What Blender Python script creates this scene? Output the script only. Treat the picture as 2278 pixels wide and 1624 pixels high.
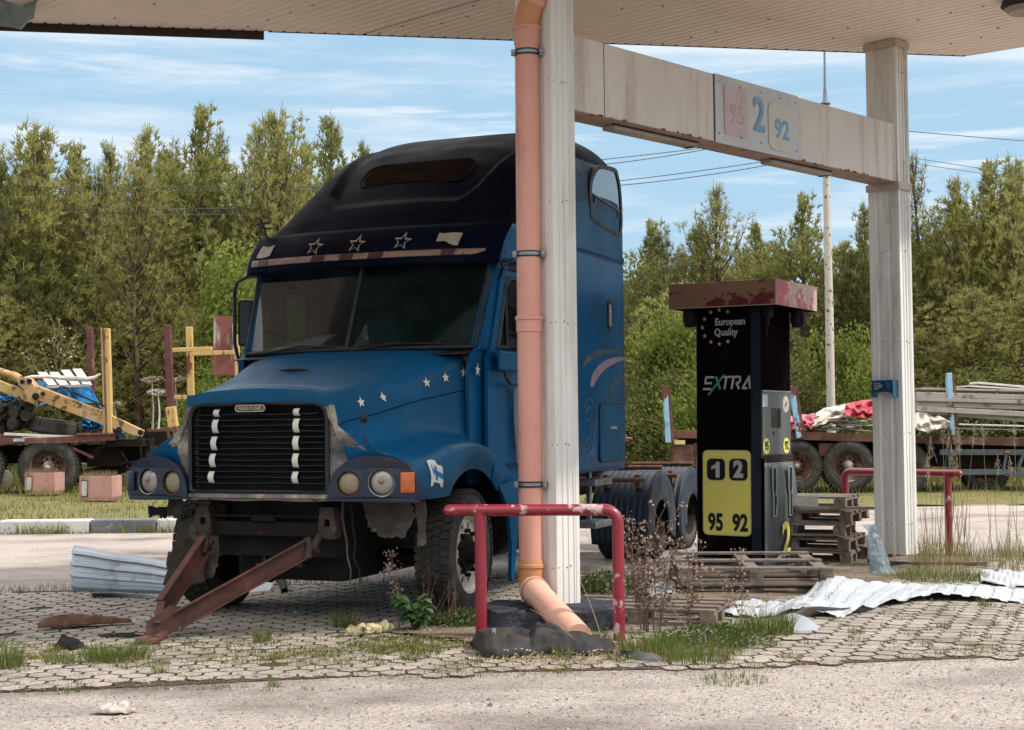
import bpy, bmesh, math, random
from mathutils import Vector, Matrix, noise
R = math.radians
for o in list(bpy.data.objects): bpy.data.objects.remove(o)
scene = bpy.context.scene
col = scene.collection
# ------------------------------------------------------------------ camera
F, CX, CY, H = 3250.0, 1139.0, 812.0, 1.48
pitch, roll = math.atan((940 - 812) / F), 0.0105
_fw = Vector((0, math.cos(pitch), math.sin(pitch)))
_up0 = Vector((0, -math.sin(pitch), math.cos(pitch)))
_rt = Vector((1, 0, 0)) * math.cos(roll) - _up0 * math.sin(roll)
_up = _up0 * math.cos(roll) + Vector((1, 0, 0)) * math.sin(roll)
CAM = Vector((0, 0, H))
cd = bpy.data.cameras.new('camera'); cam = bpy.data.objects.new('camera', cd); col.objects.link(cam)
cam.matrix_world = Matrix(((_rt.x, _up.x, -_fw.x, 0), (_rt.y, _up.y, -_fw.y, 0), (_rt.z, _up.z, -_fw.z, H), (0, 0, 0, 1)))
cd.sensor_width = 36; cd.lens = 36 * F / 2278; cd.clip_end = 3000; cd.clip_start = 0.1
scene.camera = cam
# ------------------------------------------------------------------ world + sun
SUN_AZ, SUN_EL = R(104), R(48)
w = bpy.data.worlds.new('World'); scene.world = w; w.use_nodes = True
nt = w.node_tree; nt.nodes.clear()
out = nt.nodes.new('ShaderNodeOutputWorld'); bg = nt.nodes.new('ShaderNodeBackground')
sky = nt.nodes.new('ShaderNodeTexSky'); sky.sky_type = 'NISHITA'; sky.sun_disc = False
sky.sun_elevation = SUN_EL; sky.sun_rotation = SUN_AZ; sky.air_density = 1.0; sky.dust_density = 0.6; sky.ozone_density = 2.5
tc = nt.nodes.new('ShaderNodeTexCoord')
def wn(t, **k):
    n = nt.nodes.new(t)
    for a, b in k.items(): setattr(n, a, b)
    return n
def cloud(scale, loc, rot, lo, hi, det=6):
    mp = wn('ShaderNodeMapping'); mp.inputs['Scale'].default_value = scale; mp.inputs['Location'].default_value = loc
    mp.inputs['Rotation'].default_value = rot
    nt.links.new(tc.outputs['Generated'], mp.inputs[0])
    n = wn('ShaderNodeTexNoise'); n.inputs['Scale'].default_value = 1; n.inputs['Detail'].default_value = det; n.inputs['Roughness'].default_value = .58
    n.inputs['Distortion'].default_value = .35
    nt.links.new(mp.outputs[0], n.inputs['Vector'])
    r = wn('ShaderNodeMapRange'); r.interpolation_type = 'SMOOTHSTEP'
    r.inputs['From Min'].default_value = lo; r.inputs['From Max'].default_value = hi
    nt.links.new(n.outputs['Fac'], r.inputs['Value'])
    return r.outputs[0]
c1 = cloud((3.2, 3.2, 30), (3.1, 0.4, 1.3), (0, R(1.5), 0), .43, .78)
c2 = cloud((6, 6, 75), (7.3, 2.4, 5.1), (0, R(2.5), 0), .53, .74)
mul = wn('ShaderNodeMath', operation='MAXIMUM'); nt.links.new(c1, mul.inputs[0])
m2 = wn('ShaderNodeMath', operation='MULTIPLY'); m2.inputs[1].default_value = .75; nt.links.new(c2, m2.inputs[0]); nt.links.new(m2.outputs[0], mul.inputs[1])
hs = wn('ShaderNodeHueSaturation'); hs.inputs['Saturation'].default_value = 1.0; hs.inputs['Value'].default_value = .72
nt.links.new(sky.outputs[0], hs.inputs['Color'])
veil = wn('ShaderNodeMix', data_type='RGBA'); veil.inputs['Factor'].default_value = .75
nt.links.new(hs.outputs[0], veil.inputs[6]); veil.inputs[7].default_value = (3.0, 4.6, 5.85, 1)
mix = wn('ShaderNodeMix', data_type='RGBA'); nt.links.new(mul.outputs[0], mix.inputs['Factor'])
nt.links.new(veil.outputs[2], mix.inputs[6]); mix.inputs[7].default_value = (5.7, 6.1, 6.5, 1)
# bright veil added overhead, above the visible sky, to fill the shaded ground
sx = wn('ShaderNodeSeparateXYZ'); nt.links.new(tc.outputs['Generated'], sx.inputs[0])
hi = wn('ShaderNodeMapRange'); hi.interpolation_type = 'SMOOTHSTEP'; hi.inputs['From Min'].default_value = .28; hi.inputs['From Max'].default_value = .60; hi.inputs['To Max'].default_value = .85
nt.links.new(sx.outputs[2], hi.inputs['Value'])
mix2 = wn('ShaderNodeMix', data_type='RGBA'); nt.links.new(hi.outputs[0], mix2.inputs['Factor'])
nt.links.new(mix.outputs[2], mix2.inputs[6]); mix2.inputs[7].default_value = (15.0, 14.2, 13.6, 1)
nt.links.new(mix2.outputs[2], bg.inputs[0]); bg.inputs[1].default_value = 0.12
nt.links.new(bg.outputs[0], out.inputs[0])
sd = bpy.data.lights.new('sun', 'SUN'); sd.energy = 2.9; sd.angle = R(2.5); sd.color = (1, .94, .84)
so = bpy.data.objects.new('sun', sd); col.objects.link(so)
SUNV = Vector((math.sin(SUN_AZ) * math.cos(SUN_EL), math.cos(SUN_AZ) * math.cos(SUN_EL), math.sin(SUN_EL)))
so.rotation_euler = SUNV.to_track_quat('Z', 'Y').to_euler(); so.location = (20, 10, 30)
scene.view_settings.view_transform = 'Standard'; scene.view_settings.look = 'None'
scene.view_settings.exposure = 0.45; scene.view_settings.gamma = 1
scene.render.engine = 'CYCLES'
try:
    scene.cycles.max_bounces = 6; scene.cycles.transparent_max_bounces = 12; scene.cycles.caustics_reflective = False; scene.cycles.caustics_refractive = False
except Exception: pass
# ------------------------------------------------------------------ geometry helpers
def ray(x, y): return _fw + _rt * ((x - CX) / F) + _up * ((CY - y) / F)
def G(x, y, z=0.0):
    r = ray(x, y); return CAM + r * ((z - H) / r.z)
def D(x, y, Y):
    r = ray(x, y); return CAM + r * (Y / r.y)
def V(*a): return Vector(a)
def WM(o): return (WM(o.parent) @ o.matrix_basis) if o.parent else o.matrix_basis.copy()
class MB:
    def __init__(s): s.v = []; s.f = []; s.mi = []; s.cur = 0
    def add(s, vs, fs):
        b = len(s.v); s.v += [Vector(v) for v in vs]; s.f += [tuple(b + i for i in f) for f in fs]; s.mi += [s.cur] * len(fs); return s
    def box(s, c, d, rot=None):
        hx, hy, hz = d[0] / 2, d[1] / 2, d[2] / 2
        vs = [Vector((x, y, z)) for x in (-hx, hx) for y in (-hy, hy) for z in (-hz, hz)]
        if rot is not None:
            m = rot if isinstance(rot, Matrix) else Matrix.Rotation(rot, 3, 'Z')
            vs = [m @ v for v in vs]
        vs = [v + Vector(c) for v in vs]
        return s.add(vs, [(0, 1, 3, 2), (4, 6, 7, 5), (0, 4, 5, 1), (2, 3, 7, 6), (0, 2, 6, 4), (1, 5, 7, 3)])
    def bar(s, a, b, w, h, up=(0, 0, 1), taper=1.0):
        a = Vector(a); b = Vector(b); d = (b - a).normalized(); u = Vector(up)
        r = d.cross(u)
        if r.length < 1e-4: r = d.cross(Vector((1, 0, 0)))
        r.normalize(); u = r.cross(d)
        vs = []
        for p, k in ((a, 1), (b, taper)):
            for sx, sy in ((-1, -1), (1, -1), (1, 1), (-1, 1)): vs.append(p + r * (sx * w / 2 * k) + u * (sy * h / 2 * k))
        return s.add(vs, [(0, 1, 2, 3), (7, 6, 5, 4), (0, 4, 5, 1), (1, 5, 6, 2), (2, 6, 7, 3), (3, 7, 4, 0)])
    def tube(s, pts, r, n=10, cap=True, closed=False):
        pts = [Vector(p) for p in pts]; N = len(pts)
        rr = r if isinstance(r, (list, tuple)) else [r] * N
        prev = None; b = len(s.v)
        for i, p in enumerate(pts):
            if closed: t = pts[(i + 1) % N] - pts[i - 1]
            else: t = pts[min(i + 1, N - 1)] - pts[max(i - 1, 0)]
            if t.length < 1e-9: t = Vector((0, 0, 1))
            t.normalize()
            if prev is None:
                u = t.orthogonal().normalized()
            else:
                u = prev - t * prev.dot(t)
                if u.length < 1e-6: u = t.orthogonal()
                u.normalize()
            prev = u; q = t.cross(u)
            for k in range(n):
                a = 2 * math.pi * k / n
                s.v.append(p + (u * math.cos(a) + q * math.sin(a)) * rr[i])
        for i in range(N if closed else N - 1):
            j = (i + 1) % N
            for k in range(n):
                k2 = (k + 1) % n
                s.f.append((b + i * n + k, b + i * n + k2, b + j * n + k2, b + j * n + k)); s.mi.append(s.cur)
        if cap and not closed:
            s.f.append(tuple(b + k for k in reversed(range(n)))); s.f.append(tuple(b + (N - 1) * n + k for k in range(n))); s.mi += [s.cur] * 2
        return s
    def lathe(s, prof, o, axis=(1, 0, 0), n=32, a0=0, a1=2 * math.pi):
        """prof: list of (along, radius)"""
        o = Vector(o); ax = Vector(axis).normalized(); u = ax.orthogonal().normalized()
        if abs(ax.z) < .9: u = (Vector((0, 0, 1)) - ax * ax.z).normalized()
        q = ax.cross(u); full = abs(a1 - a0 - 2 * math.pi) < 1e-6; m = n if full else n + 1
        b = len(s.v)
        for (t, r) in prof:
            for k in range(m):
                a = a0 + (a1 - a0) * k / n
                s.v.append(o + ax * t + (u * math.cos(a) + q * math.sin(a)) * r)
        for i in range(len(prof) - 1):
            for k in range(n):
                k2 = (k + 1) % m
                s.f.append((b + i * m + k, b + i * m + k2, b + (i + 1) * m + k2, b + (i + 1) * m + k)); s.mi.append(s.cur)
        return s
    def grid(s, fn, nu, nv, flip=False):
        b = len(s.v)
        for i in range(nu + 1):
            for j in range(nv + 1): s.v.append(Vector(fn(i / nu, j / nv)))
        for i in range(nu):
            for j in range(nv):
                a = b + i * (nv + 1) + j; q = (a, a + nv + 1, a + nv + 2, a + 1)
                s.f.append(q[::-1] if flip else q); s.mi.append(s.cur)
        return s
    def rings(s, loops, closed=True):
        b = len(s.v); n = len(loops[0])
        for l in loops: s.v += [Vector(p) for p in l]
        for i in range(len(loops) - 1):
            for k in range(n if closed else n - 1):
                k2 = (k + 1) % n
                s.f.append((b + i * n + k, b + i * n + k2, b + (i + 1) * n + k2, b + (i + 1) * n + k)); s.mi.append(s.cur)
        return s
    def plate(s, loops, fn, th=.01, ex=None):
        """2-D outline + holes filled, extruded by th; fn(x, y, d) -> 3-D"""
        cu = bpy.data.curves.new('tmp', 'CURVE'); cu.dimensions = '2D'; cu.fill_mode = 'BOTH'; cu.extrude = .5
        for l in loops:
            sp = cu.splines.new('POLY'); sp.points.add(len(l) - 1)
            for p, q in zip(sp.points, l): p.co = (q[0], q[1], 0, 1)
            sp.use_cyclic_u = True
        ob = bpy.data.objects.new('tmp', cu); me = ob.to_mesh()
        vs = [fn(v.co.x, v.co.y, (0.5 - v.co.z) * th) for v in me.vertices]
        fs = [tuple(p.vertices) for p in me.polygons]
        s.add(vs, fs); ob.to_mesh_clear(); bpy.data.objects.remove(ob); bpy.data.curves.remove(cu)
        return s
    def xf(s, M, start=0):
        for i in range(start, len(s.v)): s.v[i] = M @ s.v[i]
        return s
    def build(s, name, mat, parent=None, smooth=False, bev=0, world=False, seg=2, sub=0, weld=False, recalc=True, solid=0, ang=35):
        me = bpy.data.meshes.new(name)
        vs = s.v
        if world and parent is not None:
            Mi = WM(parent).inverted(); vs = [Mi @ v for v in vs]
        me.from_pydata([tuple(v) for v in vs], [], s.f); me.update()
        mats = mat if isinstance(mat, (list, tuple)) else [mat]
        for m in mats: me.materials.append(m)
        if len(mats) > 1: me.polygons.foreach_set('material_index', s.mi)
        if recalc or weld:
            bm = bmesh.new(); bm.from_mesh(me)
            if weld: bmesh.ops.remove_doubles(bm, verts=bm.verts, dist=weld if isinstance(weld, float) else 1e-4)
            if recalc: bmesh.ops.recalc_face_normals(bm, faces=bm.faces)
            bm.to_mesh(me); bm.free()
        if smooth:
            me.polygons.foreach_set('use_smooth', [True] * len(me.polygons))
            if smooth == 'a': me.set_sharp_from_angle(angle=R(ang))
        o = bpy.data.objects.new(name, me); col.objects.link(o)
        if parent is not None: o.parent = parent
        if solid:
            md = o.modifiers.new('s', 'SOLIDIFY'); md.thickness = solid; md.offset = 0
        if bev:
            md = o.modifiers.new('b', 'BEVEL'); md.width = bev; md.segments = seg; md.limit_method = 'ANGLE'; md.angle_limit = R(40)
        if sub:
            md = o.modifiers.new('u', 'SUBSURF'); md.levels = sub; md.render_levels = sub
        return o
def tag(o, label=None, cat=None, group=None, kind=None):
    if label: o['label'] = label
    if cat: o['category'] = cat
    if group: o['group'] = group
    if kind: o['kind'] = kind
    return o
def thing(name, label, cat, loc=(0, 0, 0), rz=0.0, group=None):
    o = bpy.data.objects.new(name, None); col.objects.link(o); o.empty_display_size = .2
    o.matrix_basis = Matrix.Translation(Vector(loc)) @ Matrix.Rotation(rz, 4, 'Z')
    return tag(o, label, cat, group)
def kids(o): return [c for c in bpy.data.objects if c.parent == o]
def dup(root, loc, rz=0, label=None, group=None, scale=None):
    r = root.copy(); col.objects.link(r)
    r.matrix_basis = Matrix.Translation(Vector(loc)) @ Matrix.Rotation(rz, 4, 'Z')
    if scale is not None: r.scale = scale if isinstance(scale, (tuple, list)) else (scale,) * 3
    if label: r['label'] = label
    if group: r['group'] = group
    for ch in KID.get(root.name) or kids(root):
        c = ch.copy(); col.objects.link(c); c.parent = r
        for g in kids(ch):
            d = g.copy(); col.objects.link(d); d.parent = c
    return r
KID = {}
def text(s_, size, M, mat, parent, name='lettering', th=.002, off=0.0, world=False, align='CENTER', xs=1.0, shear=0):
    cu = bpy.data.curves.new('t', 'FONT'); cu.body = s_; cu.size = size; cu.extrude = th / 2; cu.offset = off
    cu.align_x = align; cu.align_y = 'CENTER'; cu.shear = shear; cu.resolution_u = 4
    ob = bpy.data.objects.new('t', cu); col.objects.link(ob)
    dg = bpy.context.evaluated_depsgraph_get(); me = bpy.data.meshes.new_from_object(ob.evaluated_get(dg))
    bpy.data.objects.remove(ob); bpy.data.curves.remove(cu)
    M = M @ Matrix.Diagonal((xs, 1, 1, 1))
    if world and parent is not None: M = WM(parent).inverted() @ M
    me.transform(M); me.name = name; me.materials.clear(); me.materials.append(mat)
    o = bpy.data.objects.new(name, me); col.objects.link(o); o.parent = parent
    return o
def frame(o, x, z):
    """matrix whose local X is x, local Y is z (up on the surface), local Z the outward normal"""
    x = Vector(x).normalized(); z = Vector(z); n = x.cross(z).normalized(); z = n.cross(x)
    o = Vector(o)
    return Matrix(((x.x, z.x, n.x, o.x), (x.y, z.y, n.y, o.y), (x.z, z.z, n.z, o.z), (0, 0, 0, 1)))
def rrect(cx, cy, w, h, r, n=5):
    pts = []
    for sx, sy, a in ((1, -1, -90), (1, 1, 0), (-1, 1, 90), (-1, -1, 180)):
        for k in range(n + 1):
            t = R(a + 90 * k / n); pts.append((cx + sx * (w / 2 - r) + r * math.cos(t), cy + sy * (h / 2 - r) + r * math.sin(t)))
    return pts
def circ(cx, cy, r, n=24): return [(cx + r * math.cos(2 * math.pi * k / n), cy + r * math.sin(2 * math.pi * k / n)) for k in range(n)]
def star(cx, cy, r, r2=.4, rot=0, pts=5):
    return [(cx + (r if k % 2 == 0 else r * r2) * math.sin(rot + math.pi * k / pts), cy + (r if k % 2 == 0 else r * r2) * math.cos(rot + math.pi * k / pts)) for k in range(2 * pts)]
def cr(pts, t):
    """Catmull-Rom through points (tuples), t in 0..1"""
    n = len(pts) - 1; x = min(max(t, 0), 1) * n; i = min(int(x), n - 1); f = x - i
    p1, p2 = pts[i], pts[i + 1]; p0 = pts[i - 1] if i > 0 else tuple(2 * a - b for a, b in zip(p1, p2)); p3 = pts[i + 2] if i + 2 <= n else tuple(2 * b - a for a, b in zip(p1, p2))
    return tuple(.5 * (2 * b + (c - a) * f + (2 * a - 5 * b + 4 * c - d) * f * f + (3 * b - a - 3 * c + d) * f ** 3) for a, b, c, d in zip(p0, p1, p2, p3))
def lerp(a, b, t): return a + (b - a) * t
def interp(tab, x):
    if x <= tab[0][0]: return tab[0][1]
    for (x0, y0), (x1, y1) in zip(tab, tab[1:]):
        if x <= x1: return lerp(y0, y1, (x - x0) / (x1 - x0))
    return tab[-1][1]
def sstep(a, b, x):
    t = min(max((x - a) / (b - a), 0), 1); return t * t * (3 - 2 * t)
# ------------------------------------------------------------------ materials
def M(name, c, rough=.6, metal=0.0, var=.18, vs=6, c2=None, patches=(), bump=.15, bs=60, coat=0, spec=.5, stretch=(1, 1, 1), trans=0, island=0, emis=None, alpha=1, bdist=.01, rvar=.1, thin=0, fine=0):
    m = bpy.data.materials.new(name); m.use_nodes = True; t = m.node_tree; N = t.nodes; L = t.links
    b = N['Principled BSDF']; tcn = N.new('ShaderNodeTexCoord')
    def noise_(scale, det=4, st=stretch, ro=.55, loc=(0, 0, 0)):
        mp = N.new('ShaderNodeMapping'); mp.inputs['Scale'].default_value = st; mp.inputs['Location'].default_value = loc; L.new(tcn.outputs['Object'], mp.inputs[0])
        n = N.new('ShaderNodeTexNoise'); n.inputs['Scale'].default_value = scale; n.inputs['Detail'].default_value = det; n.inputs['Roughness'].default_value = ro
        L.new(mp.outputs[0], n.inputs['Vector']); return n.outputs['Fac']
    def mixc(f, a, bb):
        x = N.new('ShaderNodeMix'); x.data_type = 'RGBA'
        if isinstance(f, float): x.inputs[0].default_value = f
        else: L.new(f, x.inputs[0])
        for s_, vv in ((6, a), (7, bb)):
            if isinstance(vv, tuple): x.inputs[s_].default_value = (*vv[:3], 1)
            else: L.new(vv, x.inputs[s_])
        return x.outputs[2]
    def rng(v, lo, hi, a=0.0, b_=1.0):
        r = N.new('ShaderNodeMapRange'); r.inputs['From Min'].default_value = lo; r.inputs['From Max'].default_value = hi
        r.inputs['To Min'].default_value = a; r.inputs['To Max'].default_value = b_; L.new(v, r.inputs['Value']); return r.outputs[0]
    if c2 is None: c2 = tuple(x * (1 - var * 2) for x in c)
    else: var = .3
    n1 = noise_(vs, 5)
    cc = mixc(rng(n1, .32, .68), c, c2)
    if fine:
        nf = noise_(fine, 3, (1, 1, 1)); mm = N.new('ShaderNodeMix'); mm.data_type = 'RGBA'; mm.blend_type = 'MULTIPLY'; mm.inputs[0].default_value = 1
        g = rng(nf, .3, .7, .72, 1.2); cb = N.new('ShaderNodeCombineColor')
        for i in range(3): L.new(g, cb.inputs[i])
        L.new(cc, mm.inputs[6]); L.new(cb.outputs[0], mm.inputs[7]); cc = mm.outputs[2]
    if island:
        gi = N.new('ShaderNodeNewGeometry'); mm = N.new('ShaderNodeMix'); mm.data_type = 'RGBA'; mm.blend_type = 'MULTIPLY'; mm.inputs[0].default_value = 1
        g = rng(gi.outputs['Random Per Island'], 0, 1, 1 - island, 1 + island * .6); cb = N.new('ShaderNodeCombineColor')
        for i in range(3): L.new(g, cb.inputs[i])
        L.new(cc, mm.inputs[6]); L.new(cb.outputs[0], mm.inputs[7]); cc = mm.outputs[2]
    ro = rng(n1, .3, .7, max(rough - rvar, .02), min(rough + rvar, 1)); mt = None
    hgt = noise_(bs, 3)
    for i, p in enumerate(patches):
        pc, ps, th = p[:3]; st = p[3] if len(p) > 3 else (1, 1, 1); soft = p[4] if len(p) > 4 else .025
        f = rng(noise_(ps, 7, st, .62, (i * 3.7 + 1.1, i * 1.3, i * 2.1)), th - soft, th + soft)
        cc = mixc(f, cc, mixc(rng(noise_(ps * 5, 3), .3, .7), pc, tuple(x * .6 for x in pc)))
        if soft < .1:
            q = N.new('ShaderNodeMix'); q.data_type = 'FLOAT'; L.new(f, q.inputs[0]); L.new(ro, q.inputs[2]); q.inputs[3].default_value = .85; ro = q.outputs[0]
            if metal or coat:
                q = N.new('ShaderNodeMix'); q.data_type = 'FLOAT'; L.new(f, q.inputs[0])
                if mt is None: q.inputs[2].default_value = 1
                else: L.new(mt, q.inputs[2])
                q.inputs[3].default_value = 0; mt = q.outputs[0]
            ad = N.new('ShaderNodeMath'); ad.operation = 'MULTIPLY_ADD'; L.new(f, ad.inputs[0]); ad.inputs[1].default_value = -.6; L.new(hgt, ad.inputs[2]); hgt = ad.outputs[0]
    L.new(cc, b.inputs['Base Color']); L.new(ro, b.inputs['Roughness'])
    b.inputs['Metallic'].default_value = metal; b.inputs['Coat Weight'].default_value = coat; b.inputs['Coat Roughness'].default_value = .12
    b.inputs['Specular IOR Level'].default_value = spec
    if mt is not None:
        for nm, val in (('Metallic', metal), ('Coat Weight', coat)):
            if val:
                q = N.new('ShaderNodeMath'); q.operation = 'MULTIPLY'; L.new(mt, q.inputs[0]); q.inputs[1].default_value = val; L.new(q.outputs[0], b.inputs[nm])
    if bump:
        bp = N.new('ShaderNodeBump'); bp.inputs['Strength'].default_value = bump; bp.inputs['Distance'].default_value = bdist; L.new(hgt, bp.inputs['Height']); L.new(bp.outputs[0], b.inputs['Normal'])
    if emis: b.inputs['Emission Color'].default_value = (*emis, 1); b.inputs['Emission Strength'].default_value = 1
    if alpha < 1: b.inputs['Alpha'].default_value = alpha
    if thin:
        tr = N.new('ShaderNodeBsdfTranslucent'); ms = N.new('ShaderNodeMixShader'); ms.inputs[0].default_value = thin
        L.new(cc, tr.inputs['Color']); L.new(b.outputs[0], ms.inputs[1]); L.new(tr.outputs[0], ms.inputs[2]); L.new(ms.outputs[0], N['Material Output'].inputs[0])
    return m
def glass_mat(name, tint, rough=.03, clear=.6, film=(.3, .32, .3), filmf=.08):
    m = bpy.data.materials.new(name); m.use_nodes = True; t = m.node_tree; N = t.nodes; L = t.links; N.remove(N['Principled BSDF'])
    tr = N.new('ShaderNodeBsdfTransparent'); tr.inputs[0].default_value = (*tint, 1)
    gl = N.new('ShaderNodeBsdfGlossy'); gl.inputs['Roughness'].default_value = rough
    df = N.new('ShaderNodeBsdfDiffuse'); df.inputs[0].default_value = (*film, 1)
    fr = N.new('ShaderNodeFresnel'); fr.inputs[0].default_value = 1.5
    fm = N.new('ShaderNodeMath'); fm.operation = 'MULTIPLY'; L.new(fr.outputs[0], fm.inputs[0]); fm.inputs[1].default_value = .10; a = N.new('ShaderNodeMixShader'); L.new(fm.outputs[0], a.inputs[0]); L.new(tr.outputs[0], a.inputs[1]); L.new(gl.outputs[0], a.inputs[2])
    tcn = N.new('ShaderNodeTexCoord'); nz = N.new('ShaderNodeTexNoise'); nz.inputs['Scale'].default_value = 3; nz.inputs['Detail'].default_value = 6; L.new(tcn.outputs['Object'], nz.inputs['Vector'])
    mr = N.new('ShaderNodeMapRange'); mr.inputs['From Min'].default_value = .35; mr.inputs['From Max'].default_value = .75; mr.inputs['To Max'].default_value = filmf * 2; mr.inputs['To Min'].default_value = filmf * .3; L.new(nz.outputs['Fac'], mr.inputs['Value'])
    b = N.new('ShaderNodeMixShader'); L.new(mr.outputs[0], b.inputs[0]); L.new(a.outputs[0], b.inputs[1]); L.new(df.outputs[0], b.inputs[2]); L.new(b.outputs[0], N['Material Output'].inputs[0])
    return m
RUST = (.16, .06, .03); DUST = (.30, .24, .19)
m_asphalt = M('asphalt', (.49, .43, .39), .92, var=.1, vs=.55, c2=(.41, .355, .32), patches=[(( .20, .155, .135), .5, .565, (1, 1.6, 1), .10), ((.60, .54, .50), 38, .61, (1, 1, 1), .09), ((.22, .185, .165), 30, .64, (1, 1, 1), .07), ((.08, .065, .05), 6, .73)], bump=.9, bs=70, bdist=.02, fine=120)
m_grass_ground = M('meadow', (.11, .11, .035), .95, vs=.5, c2=(.17, .14, .06), patches=[((.2, .16, .09), 3, .58, (1, 1, 1), .1)], bump=.6, bs=15, bdist=.05)
m_verge = M('mossy_verge', (.16, .15, .03), .95, vs=1.2, c2=(.10, .12, .03), patches=[((.25, .17, .08), 4, .55, (1, 1, 1), .08)], bump=.9, bs=40, bdist=.03, fine=60)
m_paver = M('concrete_paver', (.40, .35, .31), .9, vs=1.1, c2=(.30, .26, .23), patches=[((.12, .12, .06), 1.3, .62, (1, 1, 1), .08), ((.15, .125, .11), 9, .64, (1, 1, 1), .06)], bump=.5, bs=90, island=.16, fine=140)
m_joint = M('joint_dirt', (.04, .030, .023), .98, vs=2, c2=(.075, .062, .04), bump=.8, bs=60)
m_soil = M('soil', (.16, .12, .09), .97, vs=3, c2=(.24, .19, .145), patches=[((.10, .11, .03), 2.5, .56, (1, 1, 1), .08)], bump=1, bs=30, bdist=.03, fine=80)
m_ceiling = M('ceiling_sheet', (.86, .75, .695), .55, vs=.9, c2=(.80, .69, .635), patches=[((.22, .13, .09), 7, .73)], bump=.02, spec=.4)
m_beige = M('beige_cladding', (.46, .395, .345), .5, vs=1.2, c2=(.40, .34, .295), patches=[((.20, .12, .08), 6, .72), ((.3, .24, .2), 2.5, .6, (1, 1, .12), .1)], bump=.05, bs=20)
m_white = M('white_cladding', (.72, .70, .675), .38, vs=1.5, c2=(.66, .63, .59), patches=[((.25, .2, .17), 5, .72), ((.5, .45, .40), 3, .6, (1, 1, .12), .12)], bump=.04, bs=20)
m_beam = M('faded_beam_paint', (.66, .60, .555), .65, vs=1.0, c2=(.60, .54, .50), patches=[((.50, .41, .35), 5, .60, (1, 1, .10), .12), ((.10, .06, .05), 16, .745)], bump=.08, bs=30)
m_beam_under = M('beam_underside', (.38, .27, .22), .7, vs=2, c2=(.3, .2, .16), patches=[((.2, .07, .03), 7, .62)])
m_rusttrim = M('rust', (.19, .075, .04), .85, metal=.2, vs=9, c2=(.10, .04, .025), patches=[((.30, .12, .05), 20, .6, (1, 1, 1), .08)], bump=.5, bs=50)
m_darkblue_edge = M('dark_edge', (.03, .04, .09), .6)
m_brown_edge = M('brown_edge', (.045, .025, .022), .7)
m_pipe = M('salmon_pipe', (.66, .315, .245), .42, vs=1.6, c2=(.60, .275, .21), patches=[((.70, .35, .26), 4, .66, (1, 1, .5), .05), ((.38, .17, .11), 3, .68, (1, 1, .3), .08)], bump=.03, bs=12)
m_elbow = M('ochre_pipe', (.58, .27, .13), .45, vs=3, c2=(.50, .22, .10), bump=.03)
m_elbow2 = M('pale_pipe', (.74, .42, .32), .42, vs=2, c2=(.68, .37, .27), bump=.03)
m_zinc = M('zinc', (.35, .36, .38), .4, metal=.8, vs=9, patches=[((.2, .1, .06), 9, .66)])
m_black = M('black_rubber_strip', (.015, .015, .017), .6)
m_screw = M('screw', (.05, .035, .03), .5, metal=.5)
m_bitumen = M('bitumen_concrete', (.012, .016, .026), .65, vs=5, c2=(.03, .035, .05), patches=[((.16, .14, .12), 5, .64), ((.3, .26, .22), 12, .7)], bump=.9, bs=14, bdist=.03)
m_redpaint = M('maroon_paint', (.26, .012, .03), .38, vs=3, c2=(.19, .01, .022), patches=[((.6, .42, .40), 9, .68, (1, 1, 1), .02), ((.55, .3, .12), 14, .74)], bump=.25, bs=30, coat=.3)
m_redpaint_w = M('maroon_paint_worn', (.26, .012, .03), .38, vs=3, c2=(.19, .01, .022), patches=[((.60, .42, .41), 8, .585, (1, 1, 1), .025), ((.55, .3, .12), 14, .72)], bump=.25, bs=30, coat=.3)
# ================================================================== GROUND
def sheet(name, pts, z, mat, amp=0, kind='structure', label=None, step=None):
    mb = MB()
    if step:
        xs = [p[0] for p in pts]; ys = [p[1] for p in pts]; x0, x1, y0, y1 = min(xs), max(xs), min(ys), max(ys)
        nx = int((x1 - x0) / step); ny = int((y1 - y0) / step)
        mb.grid(lambda u, v: (lerp(x0, x1, u), lerp(y0, y1, v), z + amp * noise.noise(Vector((lerp(x0, x1, u) * .35, lerp(y0, y1, v) * .35, 3)))), nx, ny)
    else: mb.add([(x, y, z) for x, y in pts], [tuple(range(len(pts)))])
    o = mb.build(name, mat, smooth=True); tag(o, kind=kind)
    return o
sheet('ground', [(-900, -200), (900, -200), (900, 1500), (-900, 1500)], -.06, m_grass_ground)
sheet('asphalt', [(-40, 1.5), (34, 1.5), (34, 25.5), (-40, 25.5)], -.001, m_asphalt, amp=.002, step=.5)
# verge with kerb on the left, beyond the asphalt
mb = MB(); mb.grid(lambda u, v: (lerp(-34, 2, u), lerp(20.75, 34, v), .165 + .03 * noise.noise(Vector((u * 30, v * 12, 0)))), 120, 50)
tag(mb.build('verge', m_verge, smooth=True), kind='structure')
mb = MB(); mb.grid(lambda u, v: (lerp(2, 34, u), lerp(24.6, 34, v), .01 + .05 * sstep(0, .1, v) + .05 * noise.noise(Vector((u * 30, v * 12, 4)))), 100, 40)
tag(mb.build('verge', m_verge, smooth=True), kind='structure')
m_kerbw = M('white_kerb_paint', (.62, .61, .58), .7, vs=4, c2=(.5, .49, .46), patches=[((.25, .23, .2), 8, .6)], bump=.4)
m_kerbd = M('dark_kerb_paint', (.09, .10, .12), .8, vs=4, c2=(.16, .16, .17), patches=[((.3, .28, .26), 10, .62)], bump=.4)
kx = G(30, 1185).x; ky = 20.45
cuts = [-12.4, -9.6, kx + .02, kx + 1.02, kx + 1.22, kx + 2.24, kx + 3.3, kx + 4.3, kx + 5.4, kx + 6.5, kx + 7.6]
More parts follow.
